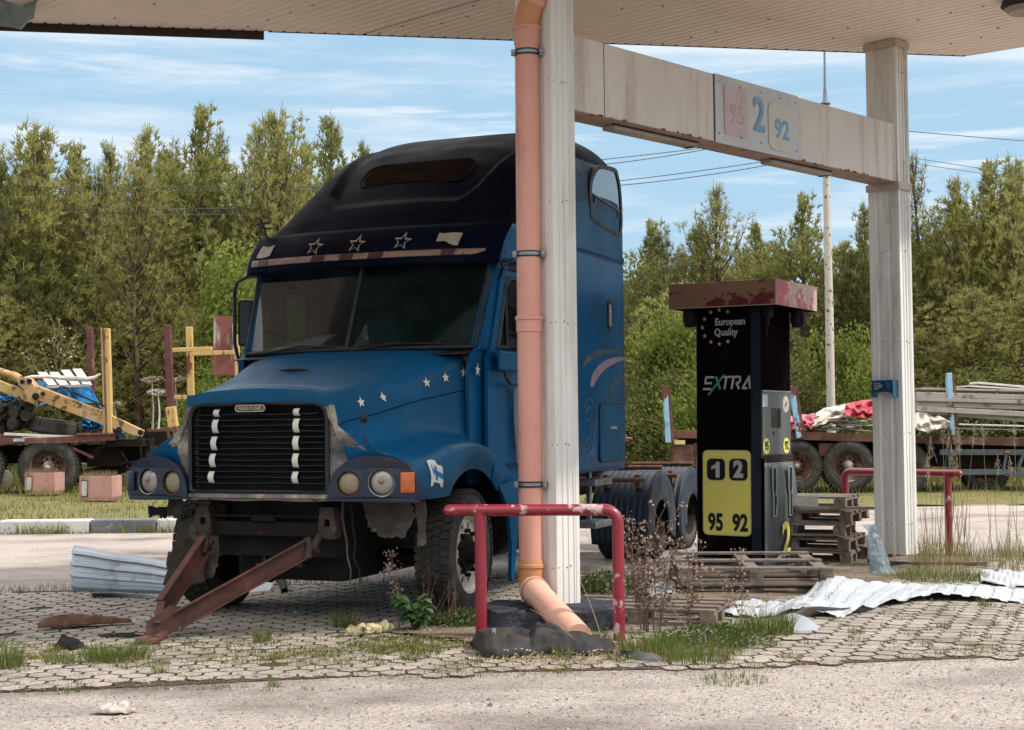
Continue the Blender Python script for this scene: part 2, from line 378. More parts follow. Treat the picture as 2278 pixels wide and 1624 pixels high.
names = ['dark painted kerb stone at the far left edge of the verge', 'dark painted kerb stone second from the left edge', '', '', '']
ks = [(G(-160, 1185).x, G(-2, 1185).x, 'd', 'dark kerb stone cut by the left edge of the photo'),
      (G(1, 1185).x, G(11, 1185).x, 'd', 'narrow dark end of a kerb stone left of the white one'),
      (G(12, 1185).x, G(203, 1185).x, 'w', 'white painted kerb stone along the mossy verge at the far left'),
      (G(204, 1185).x, G(345, 1185).x, 'd', 'dark blue grey kerb stone right of the white one, beside the blue lorry'),
      (G(346, 1185).x, G(520, 1185).x, 'w', 'white kerb stone glimpsed below the blue lorry'),
      (G(521, 1185).x, G(700, 1185).x, 'd', 'dark kerb stone hidden in the shade behind the blue lorry')]
for x0, x1, c, lb in ks:
    mb = MB(); mb.box(((x0 + x1) / 2, 20.6, .085), (x1 - x0 - .015, .3, .20))
    tag(mb.build('kerb_stone', m_kerbw if c == 'w' else m_kerbd, bev=.02), lb, 'kerb', 'kerb stones along the verge')
# paved forecourt: every hexagonal block modelled
def pave_edge_near(X): return interp([(-9, 7.65), (-2.86, 8.18), (-.52, 8.69), (1.1, 8.75), (3.14, 9.08), (9, 9.9)], X)
def pave_edge_far(X): return interp([(-9, 13.0), (-4, 13.2), (-1.5, 13.6), (1.5, 14.4), (5.4, 15.6), (9, 15.9)], X)
mb = MB(); rnd = random.Random(5)
a = .092; dx = a * math.sqrt(3); dy = a * 1.5; ca, sa = math.cos(R(7)), math.sin(R(7))
for j in range(-4, 72):
    for i in range(-70, 72):
        x0 = i * dx + (dx / 2 if j % 2 else 0); y0 = 7.3 + j * dy
        x = x0 * ca - (y0 - 10) * sa; y = 10 + x0 * sa + (y0 - 10) * ca
        if not (-8.5 < x < 8.5): continue
        if x / max(y, .1) > .42 or x / max(y, .1) < -.45: continue
        nz = .12 * noise.noise(Vector((x * 1.5, y * 1.5, 0)))
        if y < pave_edge_near(x) + nz + rnd.uniform(-.06, .06) or y > pave_edge_far(x) + nz: continue
        if rnd.random() < .006: continue
        r = a - .0055 - rnd.random() * .0035; ri = r - .004
        tx, ty = rnd.gauss(0, .010), rnd.gauss(0, .010); zz = .010 + rnd.gauss(0, .0014) + .006 * noise.noise(Vector((x * .6, y * .6, 7)))
        b = len(mb.v); off = rnd.gauss(0, .02)
        for rad, zt in ((r, -.03), (r, -.006), (ri, 0)):
            for k in range(6):
                an = R(30 + 60 * k) + R(7) + off; px, py = rad * math.cos(an), rad * math.sin(an)
                mb.v.append(V(x + px, y + py, zz + zt + px * tx + py * ty))
        for q in range(2):
            for k in range(6):
                k2 = (k + 1) % 6; mb.f.append((b + q * 6 + k, b + q * 6 + k2, b + q * 6 + 6 + k2, b + q * 6 + 6 + k)); mb.mi.append(1)
        mb.f.append(tuple(b + 12 + k for k in range(6))); mb.mi.append(0)
tag(mb.build('paving', [m_paver, m_joint], recalc=False), kind='structure')
pts = [(x, pave_edge_near(x) + .03) for x in [-8.6 + k * .5 for k in range(35)]] + [(x, pave_edge_far(x) + .1) for x in [8.4 - k * .5 for k in range(35)]]
mb = MB(); n = 35
for x, y in pts[:n]: mb.v.append(V(x, y, .0035))
for x, y in reversed(pts[n:]): mb.v.append(V(x, y, .0035))
for k in range(n - 1): mb.f.append((k, k + 1, n + k + 1, n + k)); mb.mi.append(0)
tag(mb.build('paving_bed', m_joint), kind='structure')
# ================================================================== CANOPY
A = G(1240, 1354, .12); B = G(2015, 1229, .165)
b_ = (B - A); b_.z = 0; BL = b_.length; b_.normalize(); p_ = V(-b_.y, b_.x, 0)
Z = V(0, 0, 1)
def isl(u, v, z=0): return V(A.x, A.y, 0) + b_ * u + p_ * v + Z * z     # island coordinates: u along the beam, v away to the left
canopy = thing('fuel_station_canopy', 'abandoned filling station canopy with ribbed beige ceiling on two clad columns', 'canopy', (A.x, A.y, 0))
ZC = 5.27
poly = [(4.79, 15.17), (-9, 12.77), (-9.6, 8.0), (1.2, 8.95), (3.7, 9.25), (4.15, 9.9), (4.6, 12.2), (5.9, 14.35)]  # near and right edges lie out of view, shaped to place the shadow edge
def clip(u):
    """interval along p_ of the canopy outline at offset u along b_"""
    ts = []
    for (x0, y0), (x1, y1) in zip(poly, poly[1:] + poly[:1]):
        a0 = x0 * b_.x + y0 * b_.y; a1 = x1 * b_.x + y1 * b_.y
        if (a0 - u) * (a1 - u) < 0:
            f = (u - a0) / (a1 - a0); ts.append((x0 + (x1 - x0) * f) * p_.x + (y0 + (y1 - y0) * f) * p_.y)
    return (min(ts), max(ts)) if len(ts) >= 2 else None
us = [x * b_.x + y * b_.y for x, y in poly]; u = min(us) + .01; rows = []
prof = [(.0, 0), (.068, 0), (.076, .013), (.092, .013), (.10, 0)]
per = .105
while u < max(us) - per:
    for du, dz in prof[:-1]:
        c = clip(u + du * 1.05)
        if c: rows.append((u + du * 1.05, c, dz))
    u += per
mb = MB()
for k, (u, (t0, t1), dz) in enumerate(rows):
    mb.v += [b_ * u + p_ * t0 + Z * (ZC + dz), b_ * u + p_ * t1 + Z * (ZC + dz)]
    if k: mb.f.append((2 * k - 2, 2 * k - 1, 2 * k + 1, 2 * k)); mb.mi.append(0)
mb.build('ceiling', m_ceiling, canopy, world=True, recalc=False)
mb = MB(); n = len(poly)     # roof deck above
mb.v = [V(x, y, ZC + .03) for x, y in poly] + [V(x, y, ZC + .5) for x, y in poly]
mb.f = [tuple(range(n)), tuple(range(2 * n - 1, n - 1, -1))]; mb.mi = [0] * 2
mb.build('roof', m_brown_edge, canopy, world=True)
def edge(i0, f0, f1, z0, z1, out, mat, nm):
    (x0, y0), (x1, y1) = poly[i0], poly[(i0 + 1) % n]
    a = V(lerp(x0, x1, f0), lerp(y0, y1, f0), 0); c = V(lerp(x0, x1, f1), lerp(y0, y1, f1), 0); d = (c - a).normalized(); nn = V(d.y, -d.x, 0)
    if nn.y < 0 and i0 == 0: nn = -nn
    m_ = MB(); m_.bar(a + nn * out + Z * (z0 + z1) / 2, c + nn * out + Z * (z0 + z1) / 2, .02, z1 - z0); m_.build(nm, mat, canopy, world=True)
edge(0, 0.0, .515, ZC - .002, ZC + .55, .02, m_darkblue_edge, 'fascia')
edge(0, .518, .72, ZC - .075, ZC + .5, .03, m_brown_edge, 'fascia')
edge(len(poly) - 1, 0, 1, ZC + .004, ZC + .55, .02, m_darkblue_edge, 'fascia')
# screws and lap seams in the ceiling
mb = MB(); rnd = random.Random(2)
for k in range(16):
    u0 = min(us) + .045 + per * (6 + k * 10); c = clip(u0)
    if not c: continue
    t = c[0] + .2
    while t < c[1]:
        if rnd.random() < .75:
            q = b_ * (u0 + rnd.choice((0, 0, per * 2)) + rnd.gauss(0, .01)) + p_ * t + Z * (ZC - .004); mb.lathe([(0, 0), (0, .011), (.006, .009), (.006, 0)], q, (0, 0, -1), 6)
        t += rnd.uniform(.28, .36)
mb.build('screws', m_screw, canopy, world=True)
# lap joints: thin dark lines along the ribs
mb = MB()
for k in (9, 29, 46, 66, 95):
    u0 = min(us) + per * k + .072; c = clip(u0)
    if c: mb.bar(b_ * u0 + p_ * (c[0] + .1) + Z * (ZC - .001), b_ * u0 + p_ * (c[1] - .02) + Z * (ZC - .001), .008, .004)
mb.build('lap_seam', m_screw, canopy, world=True)
# flat patch panel around the far column head and round ceiling lamp
def column(o, w_p, w_b, z0, z1, nm):
    """o: near corner; extends w_p along p_ and w_b along b_"""
    def side(p0, d, nrm, L, nr):
        pts = [p0 + d * .035 + nrm * .000]; seg = (L - .07) / nr
        for k in range(nr):
            s0 = .035 + seg * k
            for f, h in ((.30, 0), (.38, -.008), (.62, -.008), (.70, 0)): pts.append(p0 + d * (s0 + seg * f) + nrm * h)
        pts.append(p0 + d * (L - .035)); return pts
    o = V(o.x, o.y, 0); c = [o, o + b_ * w_b, o + b_ * w_b + p_ * w_p, o + p_ * w_p]
    loop = side(c[0], b_, -p_, w_b, 3) + side(c[1], p_, b_, w_p, 2) + side(c[2], -b_, p_, w_b, 3) + side(c[3], -p_, -b_, w_p, 2)
    m_ = MB(); m_.rings([[q + Z * z0 for q in loop], [q + Z * z1 for q in loop]])
    cl = m_.build(nm, m_white, canopy, world=True)
    m_ = MB()
    for cc, sx, sy in ((c[0], 1, 1), (c[1], -1, 1), (c[2], -1, -1), (c[3], 1, -1)):
        for dd, L_ in ((b_ * sx, p_ * sy), (p_ * sy, b_ * sx)):
            m_.add([cc - L_ * .002 - dd * .002 + Z * z0, cc - L_ * .002 + dd * .036 + Z * z0, cc - L_ * .002 + dd * .036 + Z * z1, cc - L_ * .002 - dd * .002 + Z * z1], [(0, 1, 2, 3)])
    m_.build('corner_trim', m_beige if 0 else m_white, cl, world=True, solid=.003)
    m_ = MB(); rr = random.Random(7)
    z = z0 + .3
    while z < z1:
        for cc, d, nn, L_ in ((c[0], b_, -p_, w_b), (c[0], p_, -b_, w_p)):
            for f in (.08, .44, .6): m_.lathe([(0, 0), (0, .006), (.004, .005), (.004, 0)], cc + d * (L_ * f) + nn * .001 + Z * (z + rr.uniform(-.01, .01)), nn, 6)
        z += .9
    m_.build('screws', m_screw, cl, world=True)
    return cl
column(A, .36, .25, .118, ZC, 'column')
column(B, .33, .23, .14, ZC, 'column')
# head collar on the far column
for zc in (ZC - .05, 3.79):
    q = V(B.x, B.y, 0) + Z * zc; mb = MB()
    mb.bar(q - b_ * .012 - p_ * .015, q - b_ * .012 + p_ * .35, .012, .07); mb.bar(q - p_ * .012 - b_ * .015, q - p_ * .012 + b_ * .245, .012, .07)
    mb.build('collar', m_beige, canopy, world=True)
# crossbeam
u0, u1 = .25, BL - .004; zb, zt = 3.83, 4.40
mb = MB(); mb.box((0, 0, 0), (1, 1, 1)); mb.v = [isl(lerp(u0, u1, v.x + .5), lerp(.012, .285, v.y + .5), lerp(zb, zt, v.z + .5)) for v in mb.v]
beam = mb.build('crossbeam', m_beam, canopy, world=True, bev=.004)
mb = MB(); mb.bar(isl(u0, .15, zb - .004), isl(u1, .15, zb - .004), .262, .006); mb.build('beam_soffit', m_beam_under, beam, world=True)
mb = MB(); rnd = random.Random(4)       # rusty scabs along the lower edge
uu = u0 + .3
while uu < u1 - .5:
    if rnd.random() < .38 and not (1.9 < uu < 3.1):
        h = rnd.uniform(.003, .018); wv = rnd.uniform(.008, .035); mb.add([isl(uu - wv, .0095, zb - .005), isl(uu + wv, .0095, zb - .005), isl(uu + wv * .4, .0095, zb + h), isl(uu - wv * .5, .0095, zb + h * .7)], [(0, 1, 2, 3)])
    uu += rnd.uniform(.02, .07)
mb.build('rust_flakes', m_rusttrim, beam, world=True, solid=.002)
# vertical sheet joints and cap on the beam face
mb = MB()
for uu in (.62, 2.05, 3.33): mb.bar(isl(uu, .0105, zb), isl(uu, .0105, zt), .006 if uu != 2.05 else .014, .002, up=-p_)
mb.build('sheet_joint', m_screw, beam, world=True)
m_frost = M('frosted_tube_cover', (.36, .29, .26), .4, var=.1)
for ua, ub in ((.85, 1.95), (3.05, 4.05)):
    tl = MB(); tl.bar(isl(ua, .17, zb - .028), isl(ub, .17, zb - .028), .13, .045); o = tl.build('tube_light', m_frost, canopy, world=True, bev=.012)
    tl = MB(); tl.bar(isl(ua - .01, .11, zb - .012), isl(ub, .11, zb - .012), .02, .02); tl.bar(isl(ub - .06, .17, zb - .052), isl(ub - .01, .17, zb - .052), .10, .006); tl.build('end_cap', m_screw, o, world=True)
# sign panel on the beam
m_signp = M('pale_sign_panel', (.55, .54, .56), .5, vs=1.5, c2=(.50, .49, .50), patches=[((.36, .34, .35), 3, .6, (1, 1, .3), .1)])
m_fpink = M('faded_pink', (.55, .38, .38), .55, vs=4, c2=(.54, .43, .43), patches=[((.5, .46, .47), 5, .6, (1, 1, 1), .06)])
m_fyel = M('faded_yellow', (.56, .54, .43), .55, vs=4, c2=(.53, .52, .47))
m_fblue = M('faded_blue', (.13, .30, .48), .55, vs=6, c2=(.19, .36, .50))
m_fwhite = M('faded_white', (.52, .45, .45), .55)
sg = MB(); us0, us1 = 2.06, 3.32
sg.plate([[(us0, zb - .01), (us1, zb - .01), (us1, zt + .005), (us0, zt + .005)]], lambda a, c, d: isl(a, .004 - d + .006, c), .008)
sign = sg.build('sign_panel', m_signp, canopy, world=True)
SM = lambda uu, zz, o=-.0065: frame(isl(uu, o, zz), b_, Z)
mb = MB(); mb.plate([rrect(2.35, 4.12, .34, .42, .03)], lambda a, c, d: isl(a, -.0035 - d, c), .001); mb.build('pink_square', m_fpink, sign, world=True)
mb = MB(); mb.plate([rrect(3.03, 4.08, .38, .43, .09)], lambda a, c, d: isl(a, -.0035 - d, c), .001); mb.build('yellow_square', m_fyel, sign, world=True)
text('95', .23, SM(2.37, 4.09, -.006), m_fwhite, sign, world=True, off=.004)
text('2', .42, SM(2.70, 4.13, -.006), m_fblue, sign, world=True, off=.008, xs=.85)
text('92', .24, SM(3.05, 4.05, -.006), m_fblue, sign, world=True, off=.006)
mb = MB()
for uu in (2.10, 2.42, 2.72, 3.03, 3.28):
    for zz in (3.90, 4.34): mb.lathe([(0, 0), (0, .007), (.004, .005), (.004, 0)], isl(uu, -.003, zz), -p_, 6)
mb.build('screws', m_screw, sign, world=True)
# round ceiling lamp (top right corner)
q = D(2262, -3, 13.1); q.z = ZC - .03
mb = MB(); mb.lathe([(0, .0), (0, .20), (.05, .22), (.07, .2), (.075, 0)], V(q.x + .08, q.y, ZC - .01), (0, 0, -1), 28); lampo = mb.build('ceiling_lamp', m_black, canopy, world=True, smooth='a')
mb = MB(); mb.lathe([(0, 0), (.0, .19), (.04, .15), (.05, 0)], V(q.x + .08, q.y, ZC - .087), (0, 0, -1), 28); mb.build('lamp_glass', m_frost, lampo, world=True, smooth='a')
# torn translucent sheet hanging at the canopy's left edge
m_foil = M('milky_plastic', (.66, .76, .82), .25, vs=6, c2=(.40, .50, .55), patches=[((.62, .66, .66), 8, .6, (1, 1, 1), .05)], bump=.5, bs=14, thin=.6)
c0 = D(-10, -8, 12.9)
mb = MB()
def foil(u, v):
    x = lerp(-60, 80 + 4 * math.sin(v * 5), u); yb = interp([(-60, 70), (-10, 57), (30, 62), (48, 66), (62, 48), (80, 38)], x)
    q = D(x, lerp(-40, yb, v), 12.9 + .12 * math.sin(u * 9 + v * 2) * (.3 + v)); return q
mb.grid(foil, 24, 14)
tag(mb.build('plastic_sheet', m_foil, smooth=True, solid=.004), 'milky blue plastic sheet hanging from the canopy at the top left corner', 'plastic sheet')
# ================================================================== FOOTING, DRAINPIPE
mb = MB(); rnd = random.Random(3)
ft = isl(.10, .17, 0)
def blk(u, v):
    a = 2 * math.pi * u; sq = lambda t: math.copysign(abs(t) ** .45, t)
    r1 = .47 + .02 * noise.noise(Vector((math.cos(a) * 2, math.sin(a) * 2, v * 3)))
    x, y = r1 * sq(math.cos(a)), r1 * .86 * sq(math.sin(a)); k = [1.04, 1.02, 1.0, .98, .0][min(int(v * 4.001), 4)]
    z = [-.02, .05, .10, .145, .15][min(int(v * 4.001), 4)]
    n_ = .02 * noise.noise(Vector((x * 8, y * 8, z * 9 + 3)))
    return ft + V(x * k + n_, y * k - .18, z + n_ * (v > .3))
mb.grid(blk, 72, 4)
tag(mb.build('column_footing', m_bitumen, smooth='a', ang=50), 'broken bitumen coated concrete footing under the near column', 'footing')
pipe = thing('drainpipe', 'salmon plastic drainpipe strapped to the near column with a kicked out lower end', 'pipe', (A.x, A.y, 0))
# pipe centre-line: in front of the tan face
YP = A.y - .02 + .10
def PP(x, y, dY=0): return D(x, y, YP + dY)
PR = .091
top = PP(1172, 60); bot = PP(1182, 1262)
pc = lambda z: V(lerp(bot.x, top.x, (z - bot.z) / (top.z - bot.z)), YP, z)
z_el = bot.z
mb = MB(); mb.tube([pc(z_el + .02), pc(top.z)], PR, 32); up_pipe = mb.build('upper_pipe', m_pipe, pipe, world=True, smooth='a')
mb = MB()
for y_px in (710,):
    zc = PP(1178, y_px).z
    mb.lathe([(-.10, PR + .0005), (-.095, PR + .007), (-.03, PR + .007), (-.012, PR + .007), (-.006, PR + .015), (.018, PR + .015), (.025, PR + .001)], pc(zc), (0, 0, 1), 32)
mb.build('socket', m_pipe, pipe, world=True, smooth='a')
zc = PP(1172, 66).z; mb = MB()
mb.lathe([(-.12, PR + .0005), (-.112, PR + .006), (-.01, PR + .007), (-.004, PR + .014), (.02, PR + .014), (.026, PR)], pc(zc), (0, 0, 1), 32)
mb.build('socket', m_pipe, pipe, world=True, smooth='a')
# top elbow
t0 = pc(top.z); mb = MB(); pts = [t0, t0 + V(0, 0, .05), t0 + V(.018, -.01, .11), t0 + V(.05, -.03, .19), t0 + V(.10, -.06, .30), t0 + V(.18, -.11, .48)]
mb.tube(pts[:4], PR + .004, 32); mb.build('upper_elbow', m_elbow, pipe, world=True, smooth='a')
mb = MB(); mb.tube(pts[3:], PR, 32); mb.tube([pts[3] - (pts[4] - pts[3]) * .15, pts[3] + (pts[4] - pts[3]) * .15], PR + .014, 32); mb.build('branch_pipe', m_pipe, pipe, world=True, smooth='a')
# lower elbow + outlet
e0 = pc(z_el); endp = G(1275, 1432, .06); endp = G(1287, 1418, .06)
kd = (endp - pc(z_el - .17)).normalized()
knee = pc(z_el - .15)
mb = MB(); mb.tube([e0 + V(0, 0, .03), e0, e0 - V(0, 0, .07), lerp(e0 - V(0, 0, .07), knee, .7), knee + kd * .04, knee + kd * .10], PR + .003, 32)
mb.lathe([(-.02, PR), (-.018, PR + .014), (.004, PR + .014), (.01, PR + .006), (.03, PR + .006), (.04, PR + .004)], e0 + V(0, 0, .02), (0, 0, 1), 32)
mb.build('lower_elbow', m_elbow, pipe, world=True, smooth='a')
mb = MB(); k0 = knee + kd * .06; mb.tube([k0, k0 + kd * .001, k0 + kd * .035, k0 + kd * .04, k0 + kd * .13, k0 + kd * .14, endp], [PR + .005, PR + .016, PR + .016, PR + .009, PR + .009, PR + .002, PR + .002], 32)
mb.build('outlet_pipe', m_elbow2, pipe, world=True, smooth='a')
mb = MB(); mb.tube([k0 + kd * .036, k0 + kd * .045], PR + .0125, 32); mb.build('seal', m_screw, pipe, world=True)
for yp in (119, 566, 1077):
    zc = PP(1178, yp).z; mb = MB(); mb.tube([pc(zc - .022), pc(zc + .022)], PR + .006, 32); st = mb.build('clamp', m_black, pipe, world=True, smooth='a')
    mb = MB(); mb.tube([pc(zc - .011), pc(zc + .011)], PR + .009, 32)
    for sx in (-1, 1):
        mb.box(pc(zc) + V(sx * (PR + .014), -.03, 0), (.03, .03, .045))
        mb.lathe([(-.03, 0), (-.03, .012), (.03, .012), (.03, 0)], pc(zc) + V(sx * (PR + .014), -.045, 0), (0, 1, 0), 6)
    mb.build('clamp_bolt', m_zinc, st, world=True)
    mb = MB(); mb.bar(pc(zc) + V(PR + .02, 0, 0), pc(zc) + V(PR + .085, .0, 0), .03, .035); mb.build('clamp_bracket', m_rusttrim, st, world=True)
# ================================================================== RAILS
def rail(name, label, a, c, h, over, r, mat, mat2, bendfirst):
    """a -> c: feet of the hoop; the top tube runs past foot a by 'over'; bend at c"""
    t = thing(name, label, 'guard rail', ((a + c) / 2)); d = (c - a).normalized(); rb = .09
    m1 = MB(); arc = []
    for k in range(9):
        an = R(90 * k / 8); arc.append(c - d * rb + Z * (h - rb) + d * (rb * math.sin(an)) + Z * (rb * math.cos(an)))
    pts = [a - d * over + Z * h] + ([a - d * over * .99 + Z * h] if 0 else []) + [arc[0] * 1] + arc[1:] + [c - Z * .05]
    s = a - d * over + Z * h
    m1.tube([s - d * (r * .98), s - d * (r * .85), s - d * (r * .5), s] , [r * .15, r * .55, r * .88, r], 20)
    m1.tube([s, lerp(s, arc[0], .33), lerp(s, arc[0], .66)] + arc + [c + Z * .4, c - Z * .05], r, 20)
    m1.build('top_rail', mat2, t, world=True, smooth='a')
    m1 = MB(); m1.tube([a - Z * .05, a + Z * .4, a + Z * (h - r * .3)], r, 20); m1.build('post', mat, t, world=True, smooth='a')
    return t
a1 = G(1075, 1397); c1_ = G(1378, 1428)
c1_ = V(c1_.x, c1_.y, 0)
rail('guard_rail', 'chipped maroon tube guard rail hoop in front of the near column and drainpipe', V(a1.x, c1_.y + .12, 0), c1_, .885, .215, .040, m_redpaint, m_redpaint_w, True)
a2 = G(2112, 1240); c2_ = G(1878, 1262)
t = thing('guard_rail', 'maroon tube guard rail hoop around the far column, behind the pallets', 'guard rail', a2)
hh = .89; d = (c2_ - a2).normalized(); rb = .08
mb = MB(); c2_ = V(c2_.x, c2_.y, 0)
far = V(3.86, 17.0, 0); a2b = V(a2.x, a2.y, 0)
pts = []
dd = (V(D(1880, 1080, 16.6).x, 16.6, 0) - a2b); dl = dd.length; dd.normalize(); cc = a2b + dd * dl
def archp(c, d1, h, rb): return [c - d1 * rb + Z * (h - rb) + d1 * (rb * math.sin(R(90 * k / 8))) + Z * (rb * math.cos(R(90 * k / 8))) for k in range(9)]
s = a2b - dd * .14 + Z * hh
mb.tube([s - dd * .038, s - dd * .03, s - dd * .015, s], [.008, .024, .035, .04], 16)
mb.tube([s, lerp(s, cc + Z * hh, .5)] + archp(cc, dd, hh, rb) + [cc], .04, 16); mb.build('top_rail', m_redpaint, t, world=True, smooth='a')
mb = MB(); mb.tube([a2b - Z * .05, a2b + Z * (hh - .01)], .04, 16); mb.build('post', m_redpaint, t, world=True, smooth='a')
# ================================================================== BLUE LORRY  (local: x to the picture's right, y rearwards, z up)
TH = R(22); TO = V(-1.8707, 10.5833, 0)
PAINT = dict(rough=.40, coat=.05, bump=.02, bs=8, spec=.08)
m_blue = M('blue_paint', (.0005, .080, .20), var=.12, vs=1.3, patches=[((.01, .05, .09), 2.2, .66, (1, 1, 1), .14), ((.07, .05, .035), 9, .75)], **PAINT)
m_bluehood = M('weathered_blue_paint', (.0008, .083, .205), var=.15, vs=1.6, rough=.42, coat=.06, spec=.10, bump=.03, bs=8, patches=[((.018, .085, .15), 1.4, .55, (1, 1, 1), .14), ((.10, .07, .05), 7, .675), ((.22, .18, .14), 15, .71)])
m_navy = M('navy_paint', (.002, .0042, .015), spec=.03, rough=.6, var=.2, vs=2, coat=0, bump=.03, bs=8, patches=[((.012, .009, .012), 2.5, .6, (1, 1, 1), .14)])
m_bezel = M('headlamp_bezel_paint', (.006, .016, .045), rough=.45, var=.2, vs=4, coat=.1, patches=[((.05, .05, .055), 6, .64, (1, 1, 1), .08)], bump=.1)
m_mask = M('bare_nose_primer', (.04, .055, .075), rough=.6, var=.2, vs=3, c2=(.11, .095, .085), patches=[((.27, .22, .18), 3.2, .50, (1, 1, 1), .10), ((.38, .33, .27), 5.5, .58, (1, 1, 1), .04), ((.03, .02, .018), 11, .66)], bump=.5, bs=30)
m_blk = M('black_plastic', (.008, .007, .009), .45, var=.2)
m_blkm = M('black_matt', (.004, .0035, .004), .9, var=.2)
m_grille = M('grille_bars', (.006, .007, .012), .38, var=.2, vs=8, patches=[((.05, .04, .035), 14, .68, (1, 1, 1), .06)])
m_whitestk = M('white_sticker', (.62, .60, .55), .5, var=.06, vs=10, patches=[((.3, .27, .22), 20, .7)], bump=0)
m_cream = M('cream_sticker', (.40, .33, .25), .55, var=.15, vs=10, patches=[((.12, .09, .06), 14, .64)], bump=0)
m_tan = M('faded_reflector', (.30, .18, .14), .5, var=.15, vs=14, patches=[((.16, .10, .08), 40, .6)], bump=0)
m_dred = M('dark_red_reflector', (.055, .016, .014), .4, var=.2, bump=0)
m_chassis = M('rusty_black_steel', (.008, .006, .006), .8, vs=5, spec=.2, c2=(.016, .010, .008), patches=[((.05, .025, .016), 6, .62, (1, 1, 1), .06)], bump=.4, bs=30)
m_brkt = M('brown_bracket', (.05, .03, .021), .8, vs=7, c2=(.025, .014, .010), patches=[((.10, .065, .045), 9, .62, (1, 1, 1), .05)], bump=.4, bs=30)
m_mud = M('muddy_plastic', (.08, .065, .05), .85, vs=4, c2=(.035, .025, .02), patches=[((.20, .16, .12), 5, .58, (1, 1, 1), .05)], bump=.5, bs=25)
m_rubber = M('tyre_rubber', (.022, .020, .019), .85, var=.2, vs=5, patches=[((.06, .05, .04), 4, .56, (1, 1, 1), .1)], bump=.2, bs=60)
m_sidew = M('dusty_tyre_sidewall', (.040, .037, .034), .85, var=.2, vs=5, patches=[((.09, .075, .06), 5, .56, (1, 1, 1), .1)], bump=.15, bs=60)
m_rim = M('grey_rim_paint', (.72, .68, .61), .5, vs=4, c2=(.48, .43, .37), patches=[((.13, .09, .06), 8, .62, (1, 1, 1), .06)], bump=.1)
m_lens = M('dusty_lens', (.30, .27, .23), .14, vs=8, c2=(.20, .18, .15), spec=.9, coat=.6, bump=.25, bs=50)
m_lensy = M('yellowed_lens', (.27, .21, .13), .2, vs=8, c2=(.20, .15, .09), coat=.5, bump=.3, bs=60, stretch=(1, 1, 6))
m_chrome = M('dull_chrome', (.22, .21, .20), .4, metal=1, vs=8, c2=(.12, .11, .10), patches=[((.12, .08, .05), 9, .62)])
m_amber = M('amber_lens', (.55, .12, .012), .2, vs=20, c2=(.42, .08, .01), coat=.6, bump=.3, bs=50, stretch=(1, 1, 8))
m_glass = glass_mat('windscreen_glass', (.50, .62, .62), filmf=.05, film=(.06, .16, .17))
m_glass2 = glass_mat('dark_window_glass', (.10, .13, .14), filmf=.04)
m_seal = M('window_rubber', (.006, .006, .008), .6)
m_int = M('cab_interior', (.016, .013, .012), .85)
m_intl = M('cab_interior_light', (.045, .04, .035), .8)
m_skylight = M('brown_tinted_window', (.020, .012, .009), .7, spec=0, vs=6, c2=(.03, .02, .014), bump=.05)
m_towbar = M('rusty_red_steel', (.11, .038, .028), .72, vs=4, c2=(.06, .026, .019), patches=[((.035, .02, .016), 5, .62, (1, 1, 1), .08), ((.5, .42, .38), 16, .765), ((.24, .075, .06), 2.2, .6, (1, 1, 1), .1)], bump=.35, bs=45)
truck = thing('tractor_unit', 'derelict blue bonneted lorry tractor unit without bumper, white stars on its bonnet, under the canopy', 'lorry', TO, -TH)
def build(mb, name, mat, parent=truck, **k): return mb.build(name, mat, parent, **k)
# ---- bonnet with integrated wings
ST = [  # y0, [(x,z)...P0..P9]
 (.03, [(1.19, .94), (1.225, 1.04), (1.18, 1.17), (1.00, 1.265), (.74, 1.285), (.662, 1.40), (.635, 1.56), (.575, 1.68), (.30, 1.735), (0, 1.75)]),
 (.14, [(1.21, .94), (1.235, 1.05), (1.19, 1.19), (1.00, 1.28), (.76, 1.31), (.68, 1.43), (.65, 1.60), (.585, 1.715), (.30, 1.775), (0, 1.79)]),
 (.48, [(1.22, .94), (1.245, 1.08), (1.20, 1.24), (1.01, 1.315), (.83, 1.35), (.75, 1.48), (.72, 1.65), (.64, 1.785), (.33, 1.845), (0, 1.855)]),
 (.85, [(1.22, .95), (1.245, 1.13), (1.20, 1.30), (1.04, 1.365), (.91, 1.41), (.85, 1.56), (.82, 1.72), (.71, 1.87), (.36, 1.93), (0, 1.94)]),
 (1.18, [(1.22, .95), (1.245, 1.17), (1.20, 1.315), (1.08, 1.375), (.97, 1.42), (.93, 1.60), (.91, 1.78), (.81, 1.955), (.40, 2.015), (0, 2.025)]),
 (1.50, [(1.22, .95), (1.245, 1.14), (1.20, 1.27), (1.09, 1.325), (1.03, 1.38), (1.01, 1.62), (1.0, 1.84), (.92, 2.03), (.45, 2.09), (0, 2.10)])]
def arch_z(y):
    d = y - 1.15
    return .49 + math.sqrt(max(.64 ** 2 - d * d, 0)) if abs(d) < .64 else 0
ys = [s[0] for s in ST]
def bonnet_pt(t, v, sx=1):
    cols = [cr([s[1][k] for s in ST], t) for k in range(10)]
    y = cr([(q,) for q in ys], t)[0]
    az = max(arch_z(y), .94); d0 = az - cols[0][1]
    c = list(cols)
    for k, wgt in ((0, 1), (1, .62), (2, .12)):
        if d0 > 0: c[k] = (c[k][0], c[k][1] + d0 * wgt)
    x, z = cr(c, v)
    yy = y + .15 * (abs(x) / 1.2) ** 2.2 * max(0, 1 - (y - .03) / .75)
    if y > 1.3: yy += (-.10 if v > .75 else 0) * 0
    return V(x * sx, yy, z)
mb = MB()
for sx in (1, -1): mb.grid(lambda u, v: bonnet_pt(u, v, sx), 46, 60)
